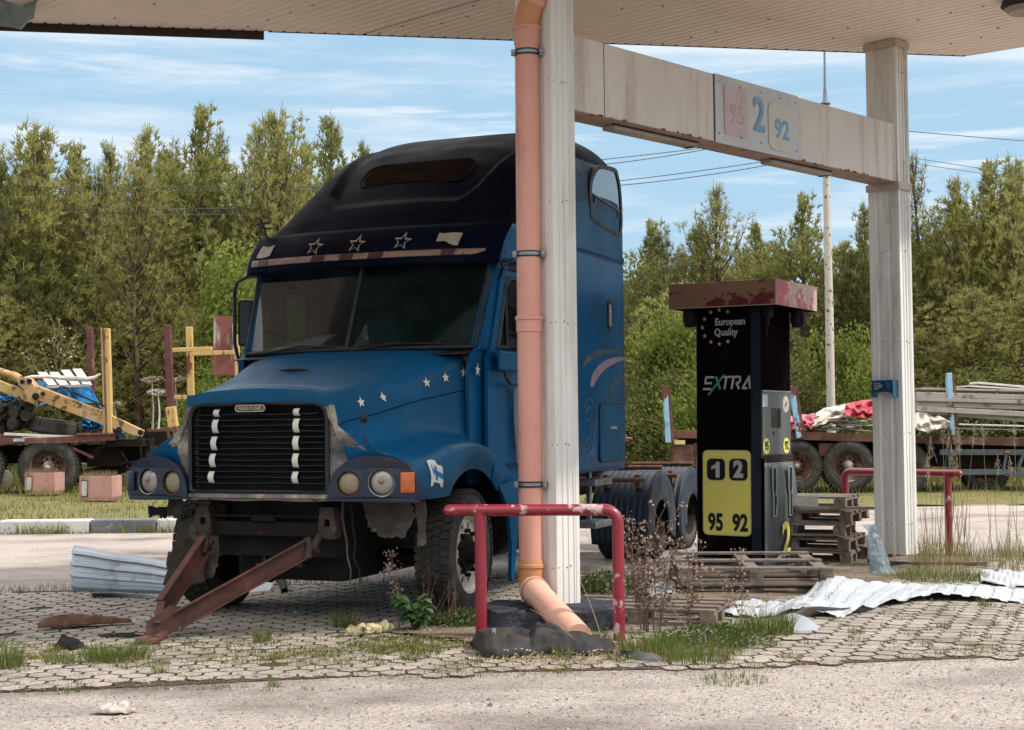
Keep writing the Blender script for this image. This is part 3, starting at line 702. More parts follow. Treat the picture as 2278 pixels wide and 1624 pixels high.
# nose roll-over ring + mask down to the grille opening
NV = 60
def mask_outer(k, n):
    """loop around the nose, k of n; starts bottom right, over the top, bottom left, back along the bottom"""
    f = k / n
    if f < .42: return bonnet_pt(0, f / .42, 1)
    if f < .84: return bonnet_pt(0, 1 - (f - .42) / .42, -1)
    t = (f - .84) / .16; return V(lerp(-1.19, 1.19, t), .03 + .15 * (abs(lerp(-1.19, 1.19, t)) / 1.2) ** 2.2, .94)
def bow(x): return .03 + .15 * (abs(x) / 1.2) ** 2.2
def gr_loop(w, zt, zb_, r, n):
    """rounded rectangle sampled by the same fractions as mask_outer"""
    P = []
    c1, c2 = V(w - r, 0, zt - r), V(-(w - r), 0, zt - r)
    pts = [V(w, 0, zb_ + .0)]
    pts = [(w, zb_), (w, lerp(zb_, zt, .33)), (w, lerp(zb_, zt, .66)), (w, zt - r)] + [(w - r + r * math.cos(R(a)), zt - r + r * math.sin(R(a))) for a in (30, 60, 90)] + [(w * .5, zt), (0, zt + .012)]
    L_ = [(-x, z) for x, z in reversed(pts[:-1])]
    top = pts + L_
    for k in range(n):
        f = k / n
        if f < .84:
            x = f / .84 * (len(top) - 1); i = min(int(x), len(top) - 2); q = x - i; P.append((lerp(top[i][0], top[i + 1][0], q), lerp(top[i][1], top[i + 1][1], q)))
        else: P.append((lerp(-w, w, (f - .84) / .16), zb_))
    return P
n = 120
outer = [mask_outer(k, n) for k in range(n)]; inn = gr_loop(.575, 1.635, 1.0, .09, n)
build(mb, 'bonnet', m_bluehood, smooth='a', weld=.0008, ang=50)
bonnet = [o for o in kids(truck) if o.name.startswith('bonnet')][0]
def mk(t, off):
    L_ = []
    for k in range(n):
        a = outer[k]; x, z = inn[k]; q = V(lerp(a.x, x, t), 0, lerp(a.z, z, t)); q.y = bow(q.x) - off * 1; q.y = lerp(a.y, q.y, min(1, t * 4)) + .05 * sstep(.60, .66, abs(q.x)) * sstep(0, .2, t) * sstep(1.30, 1.22, q.z); L_.append(q)
    return L_
mb = MB(); mb.rings([mk(0, 0), mk(.04, .018), mk(.12, .03), mk(.25, .034), mk(.5, .03), mk(.8, .02), mk(1, .0), [V(x * .99, bow(x) + .08, z) for x, z in inn]])
mb.mi = []
for f in mb.f:
    c_ = sum((mb.v[i] for i in f), V(0, 0, 0)) / len(f); nz_ = noise.noise(Vector((c_.x * 6, c_.z * 6, 2))) * .05
    mb.mi.append(1 if (abs(c_.x) + nz_ > .765 or c_.z + nz_ > 1.60) else 0)
mask = build(mb, 'nose_panel', [m_mask, m_bluehood], smooth='a', ang=45)
# blue upper lip over the grille and blue wing caps (paint survives there)
mb = MB(); mb.grid(lambda u, v: (lambda x: V(x, bow(x) - .036 + .006 * abs(v - .5), lerp(1.648 - .03 * (abs(x) / .6) ** 6, min(1.742 - .05 * (abs(x) / .6) ** 3, 1.8), v)))(lerp(-.60, .60, u)), 40, 8)
build(mb, 'bonnet_lip', m_bluehood, smooth=True)
# bonnet rear/wing tails
def tail(u, v, sx):
    y = lerp(1.495, 2.06, u); zt_ = interp([(1.5, 1.27), (1.7, 1.20), (1.9, 1.10), (2.06, 1.0)], y); az = max(arch_z(y), .98 if y > 1.7 else .94)
    c = [(1.22, az), (1.243, lerp(az, zt_, .5)), (1.20, zt_), (1.10, zt_ + .055), (.98, zt_ + .10)]
    x, z = cr(c, v); return V(x * sx, y, z)
for sx in (1, -1):
    mb = MB(); mb.grid(lambda u, v: tail(u, v, sx), 16, 20); build(mb, 'wing', m_blue, smooth='a', solid=.012)
# rear splash fairings behind the front wheels
for sx in (1, -1):
    mb = MB(); mb.plate([[(1.62, .98), (2.04, 1.03), (2.06, .95), (2.02, .62), (1.93, .28), (1.88, .20), (1.85, .24), (1.87, .50), (1.80, .80)]], lambda a, c, d: V(sx * (1.215 + d), a, c), .03)
    build(mb, 'splash_panel', m_blue, bev=.008)
mb = MB(); mb.tube([bonnet_pt(1, .40 + .6 * k / 20, 1) + V(0, .006, 0) for k in range(21)] + [bonnet_pt(1, 1 - .6 * k / 20, -1) + V(0, .006, 0) for k in range(1, 21)], .010, 6); build(mb, 'bonnet_gap', m_blkm, bonnet)
# bonnet details: vent slot, crease seam, latches, stars, flag
mb = MB(); mb.tube([V(x, .62 + .02 * (x / .2) ** 2 - .06, 1.895 - .0 * x) for x in (-.13, -.06, 0, .06, .13)], [.004, .012, .013, .012, .004], 8); build(mb, 'bonnet_vent', m_blkm, bonnet)
def bsurf(t, v, sx=1, off=.004):
    p = bonnet_pt(t, v, sx); du = bonnet_pt(min(t + .01, 1), v, sx) - bonnet_pt(max(t - .01, 0), v, sx); dv = bonnet_pt(t, min(v + .01, 1), sx) - bonnet_pt(t, max(v - .01, 0), sx)
    nn = du.cross(dv).normalized()
    if nn.x * sx < 0 and v < .8: nn = -nn
    if v >= .8 and nn.z < 0: nn = -nn
    return p + nn * off, du.normalized(), dv.normalized(), nn
def crease_v(t): return .665
for sx in (1, -1):
    mb = MB(); mb.tube([bsurf(k / 30, interp([(0, .60), (1, .615)], k / 30), sx, .0005)[0] for k in range(1, 31)], .0035, 6); build(mb, 'bonnet_seam', m_navy, bonnet)
def sticker(loops, P, dx_, dy_, mat, nm, parent, th=.0015):
    m_ = MB(); m_.plate(loops, lambda a, c, d: P + dx_ * a + dy_ * c + dx_.cross(dy_).normalized() * (d * (1 if 1 else 1)), th); return build(m_, nm, mat, parent)
def tfit(px, py):   # bonnet (t, v) whose projection is nearest to the photo pixel
    best = None; Mt = truck.matrix_basis
    for i in range(61):
        for j in range(81):
            t, v = i / 60, j / 80; q = Mt @ bonnet_pt(t, v, 1) - CAM; dd_ = q.dot(_fw); X = CX + F * q.dot(_rt) / dd_; Y = CY - F * q.dot(_up) / dd_
            e = (X - px) ** 2 + (Y - py) ** 2
            if best is None or e < best[0]: best = (e, t, v)
    return best[1:]
for k, (px, py) in enumerate(((801, 893), (850, 881), (951, 853), (991, 841), (1030, 831))):
    t, v = tfit(px, py); P, du, dv, nn = bsurf(t, v, 1, .005)
    up_ = V(0, 0, 1) - nn * nn.z; up_.normalize(); rt_ = up_.cross(nn)
    st_ = star(0, 0, .043, .42, rnd.uniform(-.15, .15)) if k != 1 else [(-.03, .0), (-.012, .012), (0, .043), (.012, .01), (.038, .012), (.02, -.01), (.03, -.038), (0, -.022), (-.012, -.02), (-.01, -.006)]
    sticker([st_], P, rt_, up_, m_whitestk, 'star_sticker', bonnet)
# flag sticker on the wing (white, blue cross)
t, v = tfit(968, 1050); P, du, dv, nn = bsurf(t, v, 1, .006); up_ = (V(0, 0, 1) - nn * nn.z).normalized(); rt_ = up_.cross(nn)
flag = [(-.075, -.09), (-.088, -.10), (-.10, -.085), (-.085, -.03), (-.09, .06), (-.08, .115), (-.03, .118), (.02, .10), (.03, .06), (.09, .05), (.10, .03), (.095, -.11), (.08, -.118), (.03, -.075), (-.04, -.065), (-.055, -.06), (-.055, -.095), (-.068, -.06)]
def onbody(q, t, v):
    st_ = .02; best = (bonnet_pt(t, v, 1) - q).length
    while st_ > .0006:
        mv = False
        for a, c in ((st_, 0), (-st_, 0), (0, st_), (0, -st_)):
            e = (bonnet_pt(min(max(t + a, 0), 1), min(max(v + c, 0), 1), 1) - q).length
            if e < best - 1e-7: best = e; t, v = min(max(t + a, 0), 1), min(max(v + c, 0), 1); mv = True
        if not mv: st_ /= 2
    return t, v
def decal(loops, mat, nm, parent, off):
    m_ = MB(); m_.plate([dens(l, 4) for l in loops], lambda a, c, d: V(a, c, d), .002); vs = []
    for q in m_.v:
        w3 = P + rt_ * q.x + up_ * q.y; tt, vv = onbody(w3, t, v); vs.append(bsurf(tt, vv, 1, off - q.z)[0])
    m_.v = vs; return build(m_, nm, mat, parent)
def dens(l, n=4):
    o_ = []
    for a, c in zip(l, l[1:] + l[:1]):
        for k in range(n): o_.append((lerp(a[0], c[0], k / n), lerp(a[1], c[1], k / n)))
    return o_
fo = decal([flag], m_whitestk, 'flag_sticker', bonnet, .007)
m_flagblue = M('flag_blue', (.01, .17, .45), .45, bump=0)
P2 = P + nn * .002
for lp in ([(-.052, .035), (-.01, .02), (.03, .008), (.094, -.012), (.094, -.05), (.03, -.03), (-.01, -.015), (-.05, .0)], [(-.02, .055), (.005, .048), (.008, -.055), (-.022, -.05)], [(-.052, .07), (-.045, .02), (-.05, -.005), (-.06, .05)]):
    decal([lp], m_flagblue, 'cross', fo, .010)
# latch + headlamp wiper mark
t, v = tfit(810, 931); P, du, dv, nn = bsurf(t, v, 1, .0)
mb = MB(); mb.lathe([(0, .034), (.012, .032), (.018, .02), (.03, .016), (.034, 0)], P, nn, 16); build(mb, 'bonnet_latch', m_brkt, bonnet, smooth='a')
t, v = tfit(814, 985); P, du, dv, nn = bsurf(t, v, 1, .003); mb = MB(); mb.bar(P + V(0, 0, .04), P - V(0, 0, .04), .018, .006, up=nn); build(mb, 'bonnet_bracket', m_brkt, bonnet, bev=.003)
# ---- headlamp bezels
BZ = [(.585, .955), (.62, .938), (1.15, .925), (1.205, .94), (1.225, 1.0), (1.225, 1.08), (1.19, 1.165), (1.12, 1.215), (1.0, 1.248), (.88, 1.256), (.77, 1.235), (.69, 1.19), (.635, 1.13), (.60, 1.05)]
def bz_front(x): return bow(x) - .045 + (.25 * max(0, abs(x) - 1.1) ** 1.3)
for sx in (1, -1):
    full = [cr([(BZ + BZ[:1])[i] for i in range(len(BZ) + 1)], k / 90) for k in range(90)]
    lamps = ((.745, 1.06, .092), (.985, 1.068, .100))
    nsub = MB(); fnb = lambda a, c, d: V(sx * a, bz_front(a) + d, c)
    holes = [circ(lx, lz, lr, 28) for lx, lz, lr in lamps]
    # grid-like strips keep the bow smooth: split the outline in vertical strips is overkill; dense outline is enough
    nsub.plate([full] + holes, fnb, .10)
    bz = build(nsub, 'headlamp_bezel', m_bezel, bev=.006)
    for li, (lx, lz, lr) in enumerate(lamps):
        y0 = bz_front(lx); c0 = V(sx * lx, y0, lz); ax_ = V(sx * .16, -1, 0).normalized()
        m_ = MB(); m_.lathe([(-.06, lr * 1.0), (-.05, lr * .97), (.0, lr * .93), (.004, lr * 1.02), (-.02, lr * 1.03)], c0 + V(0, .004, 0), ax_, 36); rg = build(m_, 'lamp_ring', m_chrome if li else m_brkt, bz, smooth='a')
        m_ = MB(); m_.lathe([(-.03, lr * .92), (-.012, lr * .78), (-.002, lr * .5), (.004, lr * .2), (.004, 0)], c0 + V(0, .004, 0), ax_, 36); build(m_, 'headlight', m_lensy if li == 0 else m_lens, bz, smooth='a')
        if li: m_ = MB(); m_.lathe([(0, .001), (.0, .02), (.01, .02), (.012, 0)], c0 + V(0, -.002, .01), ax_, 12); build(m_, 'bulb_cap', m_lensy, bz, smooth=True)
    m_ = MB(); m_.grid(lambda u, v: (lambda a: V(sx * (a), bz_front(a) - .012 - .012 * math.sin(math.pi * u) * math.sin(math.pi * v), lerp(.995, 1.14, v)))(lerp(1.125, 1.215, u)), 10, 12)
    build(m_, 'indicator', m_amber if sx > 0 else m_bezel, bz, smooth=True, solid=.012)
# ---- grille
gr = MB(); gr.rings([[V(x * s, bow(x) - .012 + q, lerp(1.3, z, s2)) for x, z in inn] for s, s2, q in ((1.025, 1.04, .01), (1.03, 1.05, -.012), (1.0, 1.0, -.02), (.975, .96, -.012), (.97, .95, .03))])
grille = build(gr, 'grille', m_grille, smooth='a', ang=50)
mb = MB(); mb.box((0, .14, 1.31), (1.13, .01, .66)); build(mb, 'grille_mesh', m_blkm, grille)
for k in range(13):
    z = 1.055 + k * .0415; mb = MB(); rk = random.Random(k)
    w_ = .545 if k < 12 else .50
    def sl(u, v, z=z, w_=w_):
        x = lerp(-w_, w_, u); a = 2 * math.pi * v; return V(x, bow(x) + .012 + .022 * math.cos(a) + .012 * math.sin(a), z + .0085 * math.sin(a) + .012 * math.cos(a + 2.5) + .002 * math.sin(x * 9 + z * 30))
    mb.grid(sl, 24, 8); build(mb, 'grille_bar', m_grille, grille, smooth=True)
for sx in (-.355, .335):
    for k, (z0, z1) in enumerate(((1.545, 1.598), (1.425, 1.525), (1.30, 1.40), (1.175, 1.275), (1.06, 1.145))):
        mb = MB(); mb.grid(lambda u, v: V(sx + (-.012 * (k - 2)) * (1 if sx < 0 else .3) + lerp(-.024, .024, u), bow(sx) - .012 - .022 * math.sin(math.pi * v), lerp(z0, z1, v)), 4, 8)
        build(mb, 'white_strip', m_whitestk, grille, smooth=True, solid=.003)
mb = MB()
mb.rings([[V(x, bow(x) - .04 - q, z) for x, z in rrect(-.03, 1.603, .25 * s, .052 * s2, .024 * s2, 5)] for s, s2, q in ((1, 1, -.01), (1, 1, .004), (.93, .72, .004), (.92, .68, -.0))]); badge = build(mb, 'badge', m_cream, smooth='a')
mb = MB(); mb.plate([rrect(-.03, 1.603, .232, .036, .016)], lambda a, c, d: V(a, bow(a) - .040 + d, c), .006); build(mb, 'badge_plate', m_brkt, badge)
text('FREIGHTLINER', .033, frame((-.03, bow(.03) - .0415, 1.602), (1, 0, 0), (0, 0, 1)), m_cream, badge, off=.0012, xs=.93)
# ---- chrome-less valance strip under the grille
mb = MB(); mb.grid(lambda u, v: (lambda x: V(x, bow(x) - .02 + .01 * math.sin(v * 3), lerp(.935, .985, v) + .004 * math.sin(x * 12)))(lerp(-.60, .64, u)), 40, 4)
build(mb, 'valance', M('bare_strip', (.20, .165, .14), .6, vs=5, c2=(.10, .08, .07), patches=[((.03, .02, .018), 9, .62)], bump=.3), smooth=True, solid=.012)
# ---- front crossmember and brackets
mb = MB(); mb.bar((-.52, .22, .72), (.50, .22, .72), .10, .105); mb.bar((-.52, .17, .815), (.50, .17, .815), .04, .02); mb.box((-.02, .155, .80), (.20, .03, .05)); cm = build(mb, 'crossmember', m_chassis, bev=.008)
for sx in (-.53, .52):
    mb = MB(); mb.plate([[(sx - .065, .66), (sx + .065, .66), (sx + .07, .76), (sx + .05, .885), (sx - .05, .885), (sx - .07, .78)], [(sx - .022, .745), (sx + .022, .745), (sx + .022, .80), (sx - .022, .80)][::-1]], lambda a, c, d: V(a, .13 + d, c), .09)
    bk = build(mb, 'tow_bracket', m_brkt, bev=.006)
    mb = MB()
    for q in ((-.045, .87), (.045, .87), (.05, .69), (-.05, .69)): mb.lathe([(0, .011), (.012, .011), (.014, 0)], (sx + q[0], .13, q[1]), (0, -1, 0), 6)
    mb.tube([V(sx * .9, .12, .68), V(sx * .88, .08, .64), V(sx * .87, .07, .60), V(sx * .87, .10, .57)], .028, 8); build(mb, 'tow_hook', m_brkt, bk, smooth='a')
mb = MB(); mb.bar((-.17, .35, .66), (-.12, .35, .45), .03, .03); mb.bar((.22, .35, .66), (.17, .35, .45), .03, .03); mb.bar((-.2, .35, .44), (.2, .35, .44), .05, .02); build(mb, 'step_bracket', m_brkt, bev=.004)
mb = MB(); mb.box((0, .55, .72), (1.0, .5, .42)); mb.box((0, .42, .93), (1.14, .25, .16)); build(mb, 'radiator', m_blkm)
mb = MB(); mb.box((0, 1.3, .62), (.95, 1.6, .62)); mb.box((0, .9, 1.2), (1.1, 1.2, .7)); build(mb, 'engine', m_blkm, bev=.05)
mb = MB(); mb.bar((-.42, .2, .78), (-.42, 7.4, .82), .08, .24); mb.bar((.42, .2, .78), (.42, 7.4, .82), .08, .24)
for y in (2.6, 3.8, 5.0, 6.2, 7.3): mb.bar((-.42, y, .8), (.42, y, .8), .1, .16)
build(mb, 'chassis_frame', m_chassis, bev=.01)
mb = MB(); mb.lathe([(-.9, .055), (-.5, .065), (.5, .065), (.9, .055)], (0, 1.15, .45), (1, 0, 0), 12); mb.bar((-.9, 1.22, .42), (.9, 1.22, .42), .04, .04); build(mb, 'front_axle', m_chassis, smooth='a')
# torn inner wing liners
def ragged(pts, amp, seed, n=6):
    rr = random.Random(seed); out_ = []
    for (a, c) in zip(pts, pts[1:] + pts[:1]):
        for k in range(n): out_.append((lerp(a[0], c[0], k / n) + rr.uniform(-amp, amp), lerp(a[1], c[1], k / n) + rr.uniform(-amp, amp)))
    return out_
mb = MB(); mb.plate([ragged([(.71, .945), (1.06, .945), (1.09, .80), (1.0, .66), (.83, .655), (.75, .74)], .014, 1)], lambda a, c, d: V(a, .30 + .25 * (a - .7) + .1 * (.94 - c) + d, c), .006)
build(mb, 'torn_wing_liner', m_mud, smooth=False)
mb = MB(); mb.plate([ragged([(1.10, .93), (1.19, .93), (1.20, .62), (1.12, .60), (1.13, .75)], .010, 2)], lambda a, c, d: V(a, .36 + d, c), .008); build(mb, 'torn_wing_liner', m_mud)
mb = MB(); mb.plate([ragged([(-.78, .94), (-.62, .94), (-.60, .5), (-.66, .30), (-1.02, .28), (-1.06, .55), (-1.0, .88), (-1.14, .93), (-1.18, .80), (-1.0, .72)], .014, 5)], lambda a, c, d: V(a, .45 + .2 * (c - .3) + .2 * math.sin(a * 5) * .2 + d, c), .008)
build(mb, 'torn_wing_liner', m_mud)
mb = MB(); mb.plate([ragged([(-1.02, .50), (-1.07, .25), (-.85, .24), (-.7, .30), (-.68, .55), (-.85, .62)], .012, 8)], lambda a, c, d: V(a, .40 + d, c), .008); build(mb, 'torn_wing_liner', m_brkt)
mb = MB(); mb.plate([ragged([(-1.18, .86), (-1.02, .86), (-1.0, .78), (-1.06, .77), (-1.08, .80), (-1.17, .78)], .01, 9)], lambda a, c, d: V(a, .35 + d, c), .01); build(mb, 'torn_wing_liner', m_blkm)
for i, (x, y) in enumerate(((.60, .2), (.66, .22))):
    mb = MB(); rr = random.Random(i); mb.tube([V(x + rr.uniform(-.02, .02) + .012 * k, y + rr.uniform(-.01, .01), .93 - .1 * k) for k in range(7)], [.012, .01, .009, .008, .007, .006, .003], 6); build(mb, 'hanging_hose', m_mud if i == 0 else m_blkm)
# ---- cab shell
def side_x(y, z):
    x = interp([(1.45, 1.06), (1.6, 1.12), (1.85, 1.17), (2.2, 1.20), (9, 1.20)], y)
    return x - .05 * max(0, z - 2.05) / .7 * (1 if z < 2.9 else 1)
cab_out = [(1.47, 1.0), (3.0, 1.0), (3.0, 3.10), (2.06, 3.10), (1.90, 2.80), (1.72, 2.40), (1.585, 2.09), (1.50, 2.03), (1.47, 1.9)]
win = [(1.80, 2.09), (1.90, 2.32), (2.03, 2.62), (2.12, 2.69), (2.76, 2.69), (2.80, 2.64), (2.80, 2.13), (2.77, 2.09)]
door_out = [(1.67, 1.14), (2.86, 1.14), (2.88, 1.2), (2.88, 2.72), (2.84, 2.76), (2.02, 2.76), (1.94, 2.66), (1.70, 2.07), (1.66, 2.0), (1.66, 1.2)]
def dens(l, n=4):
    o_ = []
    for a, c in zip(l, l[1:] + l[:1]):
        for k in range(n): o_.append((lerp(a[0], c[0], k / n), lerp(a[1], c[1], k / n)))
    return o_
def ins(l, s):
    cx_ = sum(p[0] for p in l) / len(l); cy_ = sum(p[1] for p in l) / len(l); return [(cx_ + (p[0] - cx_) * s, cy_ + (p[1] - cy_) * s) for p in l]
# cab outer skin, door and windscreen
for sx in (1, -1):
    mb = MB(); mb.plate([dens(cab_out), dens(ins(win, 1.06))[::-1]], lambda a, c, d: V(sx * (side_x(a, c) - .012 - d), a, c), .03); cs = build(mb, 'cab_side', m_blue, bev=.004)
    mb = MB(); mb.plate([dens(door_out), dens(win)[::-1]], lambda a, c, d: V(sx * (side_x(a, c) - d + .004), a, c), .03); door = build(mb, 'door', m_blue, bev=.005)
    mb = MB(); mb.plate([dens(ins(win, 1.03)), dens(ins(win, .93))[::-1]], lambda a, c, d: V(sx * (side_x(a, c) - d + .008), a, c), .02); build(mb, 'window_seal', m_seal, door)
    mb = MB(); mb.plate([dens(win)], lambda a, c, d: V(sx * (side_x(a, c) - .012 - d), a, c), .004); build(mb, 'door_window', glass_mat('door_glass', (.35, .42, .42)) if sx < 0 else m_glass2, door)
    mb = MB(); mb.bar((sx * 1.17, 2.0, 2.1), (sx * 1.15, 2.02, 2.62), .02, .02); build(mb, 'quarter_bar', m_seal, door)
    mb = MB(); mb.bar((sx * 1.215, 1.70, 1.98), (sx * 1.215, 2.2, 1.98), .03, .16); build(mb, 'mirror_base', m_blue, door, bev=.02)
    mb = MB(); mb.tube([V(sx * 1.23, 1.80, 1.90), V(sx * 1.24, 1.81, 1.84), V(sx * 1.25, 1.86, 1.80), V(sx * 1.25, 2.2, 1.79)], .018, 8); build(mb, 'grab_handle', m_blk, door, smooth='a')
    if sx > 0:
        for y, z, r in ((1.54, 1.90, .055), (2.02, 1.97, .05), (2.2, 2.93, .06)):
            lp = [(y + a, z + c) for a, c in star(0, 0, r, .36, .06)]; x_ = side_x(y, z) + (.0065 if y < 1.6 else (.022 if z < 2.5 else .005))
            mb = MB(); mb.plate([lp], lambda a, c, d: V(x_ - d, a, c), .002); build(mb, 'star_sticker', m_whitestk, door if z < 2.5 and y > 1.6 else cs)
        mb = MB(); mb.lathe([(0, .075), (.006, .075), (.008, .06), (.006, 0)], V(1.185, 2.22, 2.93), (1, 0, 0), 20); build(mb, 'round_cap', m_navy, cs)
        mb = MB(); mb.tube([V(1.19, 1.84, 2.76), V(1.26, 1.92, 2.80), V(1.30, 2.0, 2.78), V(1.30, 2.12, 2.75)], .022, 8); mb.box((1.28, 2.0, 2.74), (.10, .22, .05)); build(mb, 'mirror_arm', m_blk, cs, bev=.01)
        # white streak decal by the door (faded airbrush)
        mb = MB(); mb.plate([[(2.08, 1.75), (2.13, 1.80), (2.16, 1.55), (2.18, 1.3), (2.12, 1.12), (2.10, 1.3), (2.07, 1.5)]], lambda a, c, d: V(side_x(a, c) + .007 - d, a, c), .002); build(mb, 'faded_decal', M('faded_decal', (.10, .17, .24), .5), door)
# A pillars / cowl / windscreen
WB = lambda x: V(x, 1.40 + .20 * (abs(x) / 1.08) ** 2, 2.085)
WT = lambda x: V(x * 1.03, 1.70 + .16 * (abs(x) / 1.08) ** 2, 2.80)
for sx in (1, -1):
    mb = MB(); mb.grid(lambda u, v: (lambda a, c, e: a.lerp(c, u) if 0 else V(lerp(a.x, c.x, u), lerp(a.y, c.y, u), lerp(a.z, c.z, u)))(V(*[lerp(p, q, v) for p, q in zip(WB(1.02 * sx), WT(1.04 * sx))]), V(sx * side_x(lerp(1.60, 1.92, v), lerp(2.0, 2.8, v)) - sx * .008, lerp(1.62, 1.94, v), lerp(2.06, 2.84, v)), 0), 6, 8)
    build(mb, 'windscreen_pillar', m_blue, smooth=True, solid=.02)
mb = MB(); mb.grid(lambda u, v: (lambda x: V(x, lerp(1.36, WB(x).y + .06, v) - .0 , lerp(2.075, 2.06, v) - .05 * (1 - v)))(lerp(-1.04, 1.04, u)), 30, 3); build(mb, 'cowl', m_blk, smooth=True, solid=.01)
mb = MB(); mb.grid(lambda u, v: (lambda x: V(x, WB(x).y + .01, lerp(1.9, 2.10, v)))(lerp(-1.08, 1.08, u)), 30, 2); build(mb, 'scuttle', m_blk, smooth=True, solid=.02)
mb = MB(); mb.grid(lambda u, v: V(*[lerp(p, q, v) for p, q in zip(WB(lerp(-1.06, 1.06, u)), WT(lerp(-1.06, 1.06, u)))]), 40, 10); ws = build(mb, 'windscreen', m_glass, smooth=True)
def wsp(u, v, off=.006):
    x = lerp(-1.06, 1.06, u); return V(*[lerp(p, q, v) for p, q in zip(WB(x), WT(x))]) + V(0, -off, off * .4)
mb = MB(); lp = [(k / 30, .0) for k in range(31)] + [(1, k / 8) for k in range(1, 9)] + [(1 - k / 30, 1) for k in range(1, 31)] + [(0, 1 - k / 8) for k in range(1, 8)]
mb.tube([wsp(a, c) for a, c in lp], .020, 8, closed=True); build(mb, 'windscreen_seal', m_seal, ws, smooth=True)
mb = MB(); mb.bar(wsp(.5, 0, .004), wsp(.5, 1, .004), .035, .02, up=(0, -1, .4)); build(mb, 'centre_pillar', m_seal, ws)
for x0 in (.12, .56):
    mb = MB(); mb.tube([wsp(x0, .02, .03), wsp(x0 + .15, .045, .03), wsp(x0 + .33, .03, .025)], .008, 6); mb.tube([wsp(x0 + .02, -.02, .05), wsp(x0 + .18, .04, .04)], .01, 6); build(mb, 'wiper', m_blk, ws)
# interior
mb = MB(); mb.grid(lambda u, v: V(lerp(-1.12, 1.12, u), 1.62 + .5 * v + .1 * (abs(u - .5) * 2) ** 2, 2.06 + .04 * math.sin(v * 3)), 20, 6); mb.box((0, 2.1, 1.8), (2.2, .2, .5)); build(mb, 'dashboard', m_intl, smooth='a')
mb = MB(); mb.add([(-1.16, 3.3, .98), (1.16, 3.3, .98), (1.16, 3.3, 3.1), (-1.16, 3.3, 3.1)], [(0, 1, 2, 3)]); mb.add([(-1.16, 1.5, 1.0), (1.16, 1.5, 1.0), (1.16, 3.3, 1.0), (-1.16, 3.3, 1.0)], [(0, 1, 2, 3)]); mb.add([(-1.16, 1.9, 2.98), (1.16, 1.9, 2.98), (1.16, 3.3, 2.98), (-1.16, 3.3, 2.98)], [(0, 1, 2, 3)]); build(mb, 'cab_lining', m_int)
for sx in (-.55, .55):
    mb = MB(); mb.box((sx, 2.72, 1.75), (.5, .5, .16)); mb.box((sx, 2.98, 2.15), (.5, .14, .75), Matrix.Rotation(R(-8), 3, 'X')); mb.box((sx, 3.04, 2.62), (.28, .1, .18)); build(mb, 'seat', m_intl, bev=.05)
mb = MB(); ax_ = V(0, -.5, .86).normalized(); c_ = V(.55, 2.25, 2.12); u_ = V(1, 0, 0); w_ = ax_.cross(u_); mb.tube([c_ + (u_ * math.cos(a * math.pi / 16) + w_ * math.sin(a * math.pi / 16)) * .23 for a in range(32)], .016, 8, closed=True); mb.bar(c_ - u_ * .2, c_ + u_ * .2, .03, .02); build(mb, 'steering_wheel', m_blk, smooth='a')
mb = MB(); rr = random.Random(3); mb.grid(lambda u, v: V(-.02 + .16 * (u - .5) * (1.25 - v) + .01 * rr.random(), 1.66 + .1 * math.sin(u * 3) + .03 * rr.random(), 2.09 + .22 * v * (1 - (2 * u - 1) ** 2 * .5) + .01 * rr.random()), 8, 8); build(mb, 'plastic_bag', M('grubby_white_bag', (.40, .37, .28), .6, vs=12), smooth=False)
mb = MB(); mb.add([(-.95, 1.70, 2.115), (-.45, 1.68, 2.13), (-.38, 1.95, 2.26), (-.62, 1.98, 2.24)], [(0, 1, 2, 3)]); mb.add([(-.30, 1.62, 2.12), (-.12, 1.62, 2.12), (-.12, 1.8, 2.14), (-.3, 1.8, 2.14)], [(0, 1, 2, 3)]); build(mb, 'papers', M('old_papers', (.22, .26, .20), .8, vs=14), solid=.004)
mb = MB(); mb.plate([[(-1.10, 2.08), (-.98, 2.08), (-.93, 2.3), (-.96, 2.55), (-.90, 2.74), (-1.12, 2.76)]], lambda a, c, d: V(a + .03, 1.98 + d, c), .02); build(mb, 'curtain', m_int)
# ---- visor band
def vis(x, z):
    t = (z - 2.78) / .36; return V(x, 1.62 + .16 * (abs(x) / 1.15) ** 2.4 + .05 * t + .22 * t * t * .9, z)
mb = MB(); mb.grid(lambda u, v: vis(lerp(-1.16, 1.19, u) * (1 + .02 * v), lerp(2.78, 3.13, v)), 60, 12); visor = build(mb, 'sun_visor', m_navy, smooth=True, solid=.02)
mb = MB()
for sx in (1, -1): mb.grid(lambda u, v: V(lerp(vis(1.19 * sx, lerp(2.78, 3.13, v)).x, sx * 1.205, u), lerp(vis(1.19 * sx, lerp(2.78, 3.13, v)).y, 2.12 + .1 * v, u), lerp(2.78, 3.13, v)), 8, 6)
mb.grid(lambda u, v: vis(lerp(-1.16, 1.19, u), 2.785) * (1 - v) + V(lerp(-1.16, 1.19, u), 1.95, 2.83) * v, 20, 3)
build(mb, 'visor_end', m_blue, visor, smooth='a', solid=.01)
def vplate(loops, mat, nm, off=.020, th=.002): m_ = MB(); m_.plate([dens(l, 10) for l in loops], lambda a, c, d: vis(a, c) + V(0, -off + d, 0), th); return build(m_, nm, mat, visor)
mb = MB(); mb.grid(lambda u, v: (lambda x: vis(x, lerp(2.85, 2.908 - .008 * u, v) if u < .96 else lerp(lerp(2.85, 2.88, (u - .96) / .04), 2.90, v)) + V(0, -.0135, 0))(lerp(-1.14, 1.08, u)), 60, 3); build(mb, 'reflector_strip', m_tan, visor, smooth=True, solid=.002)
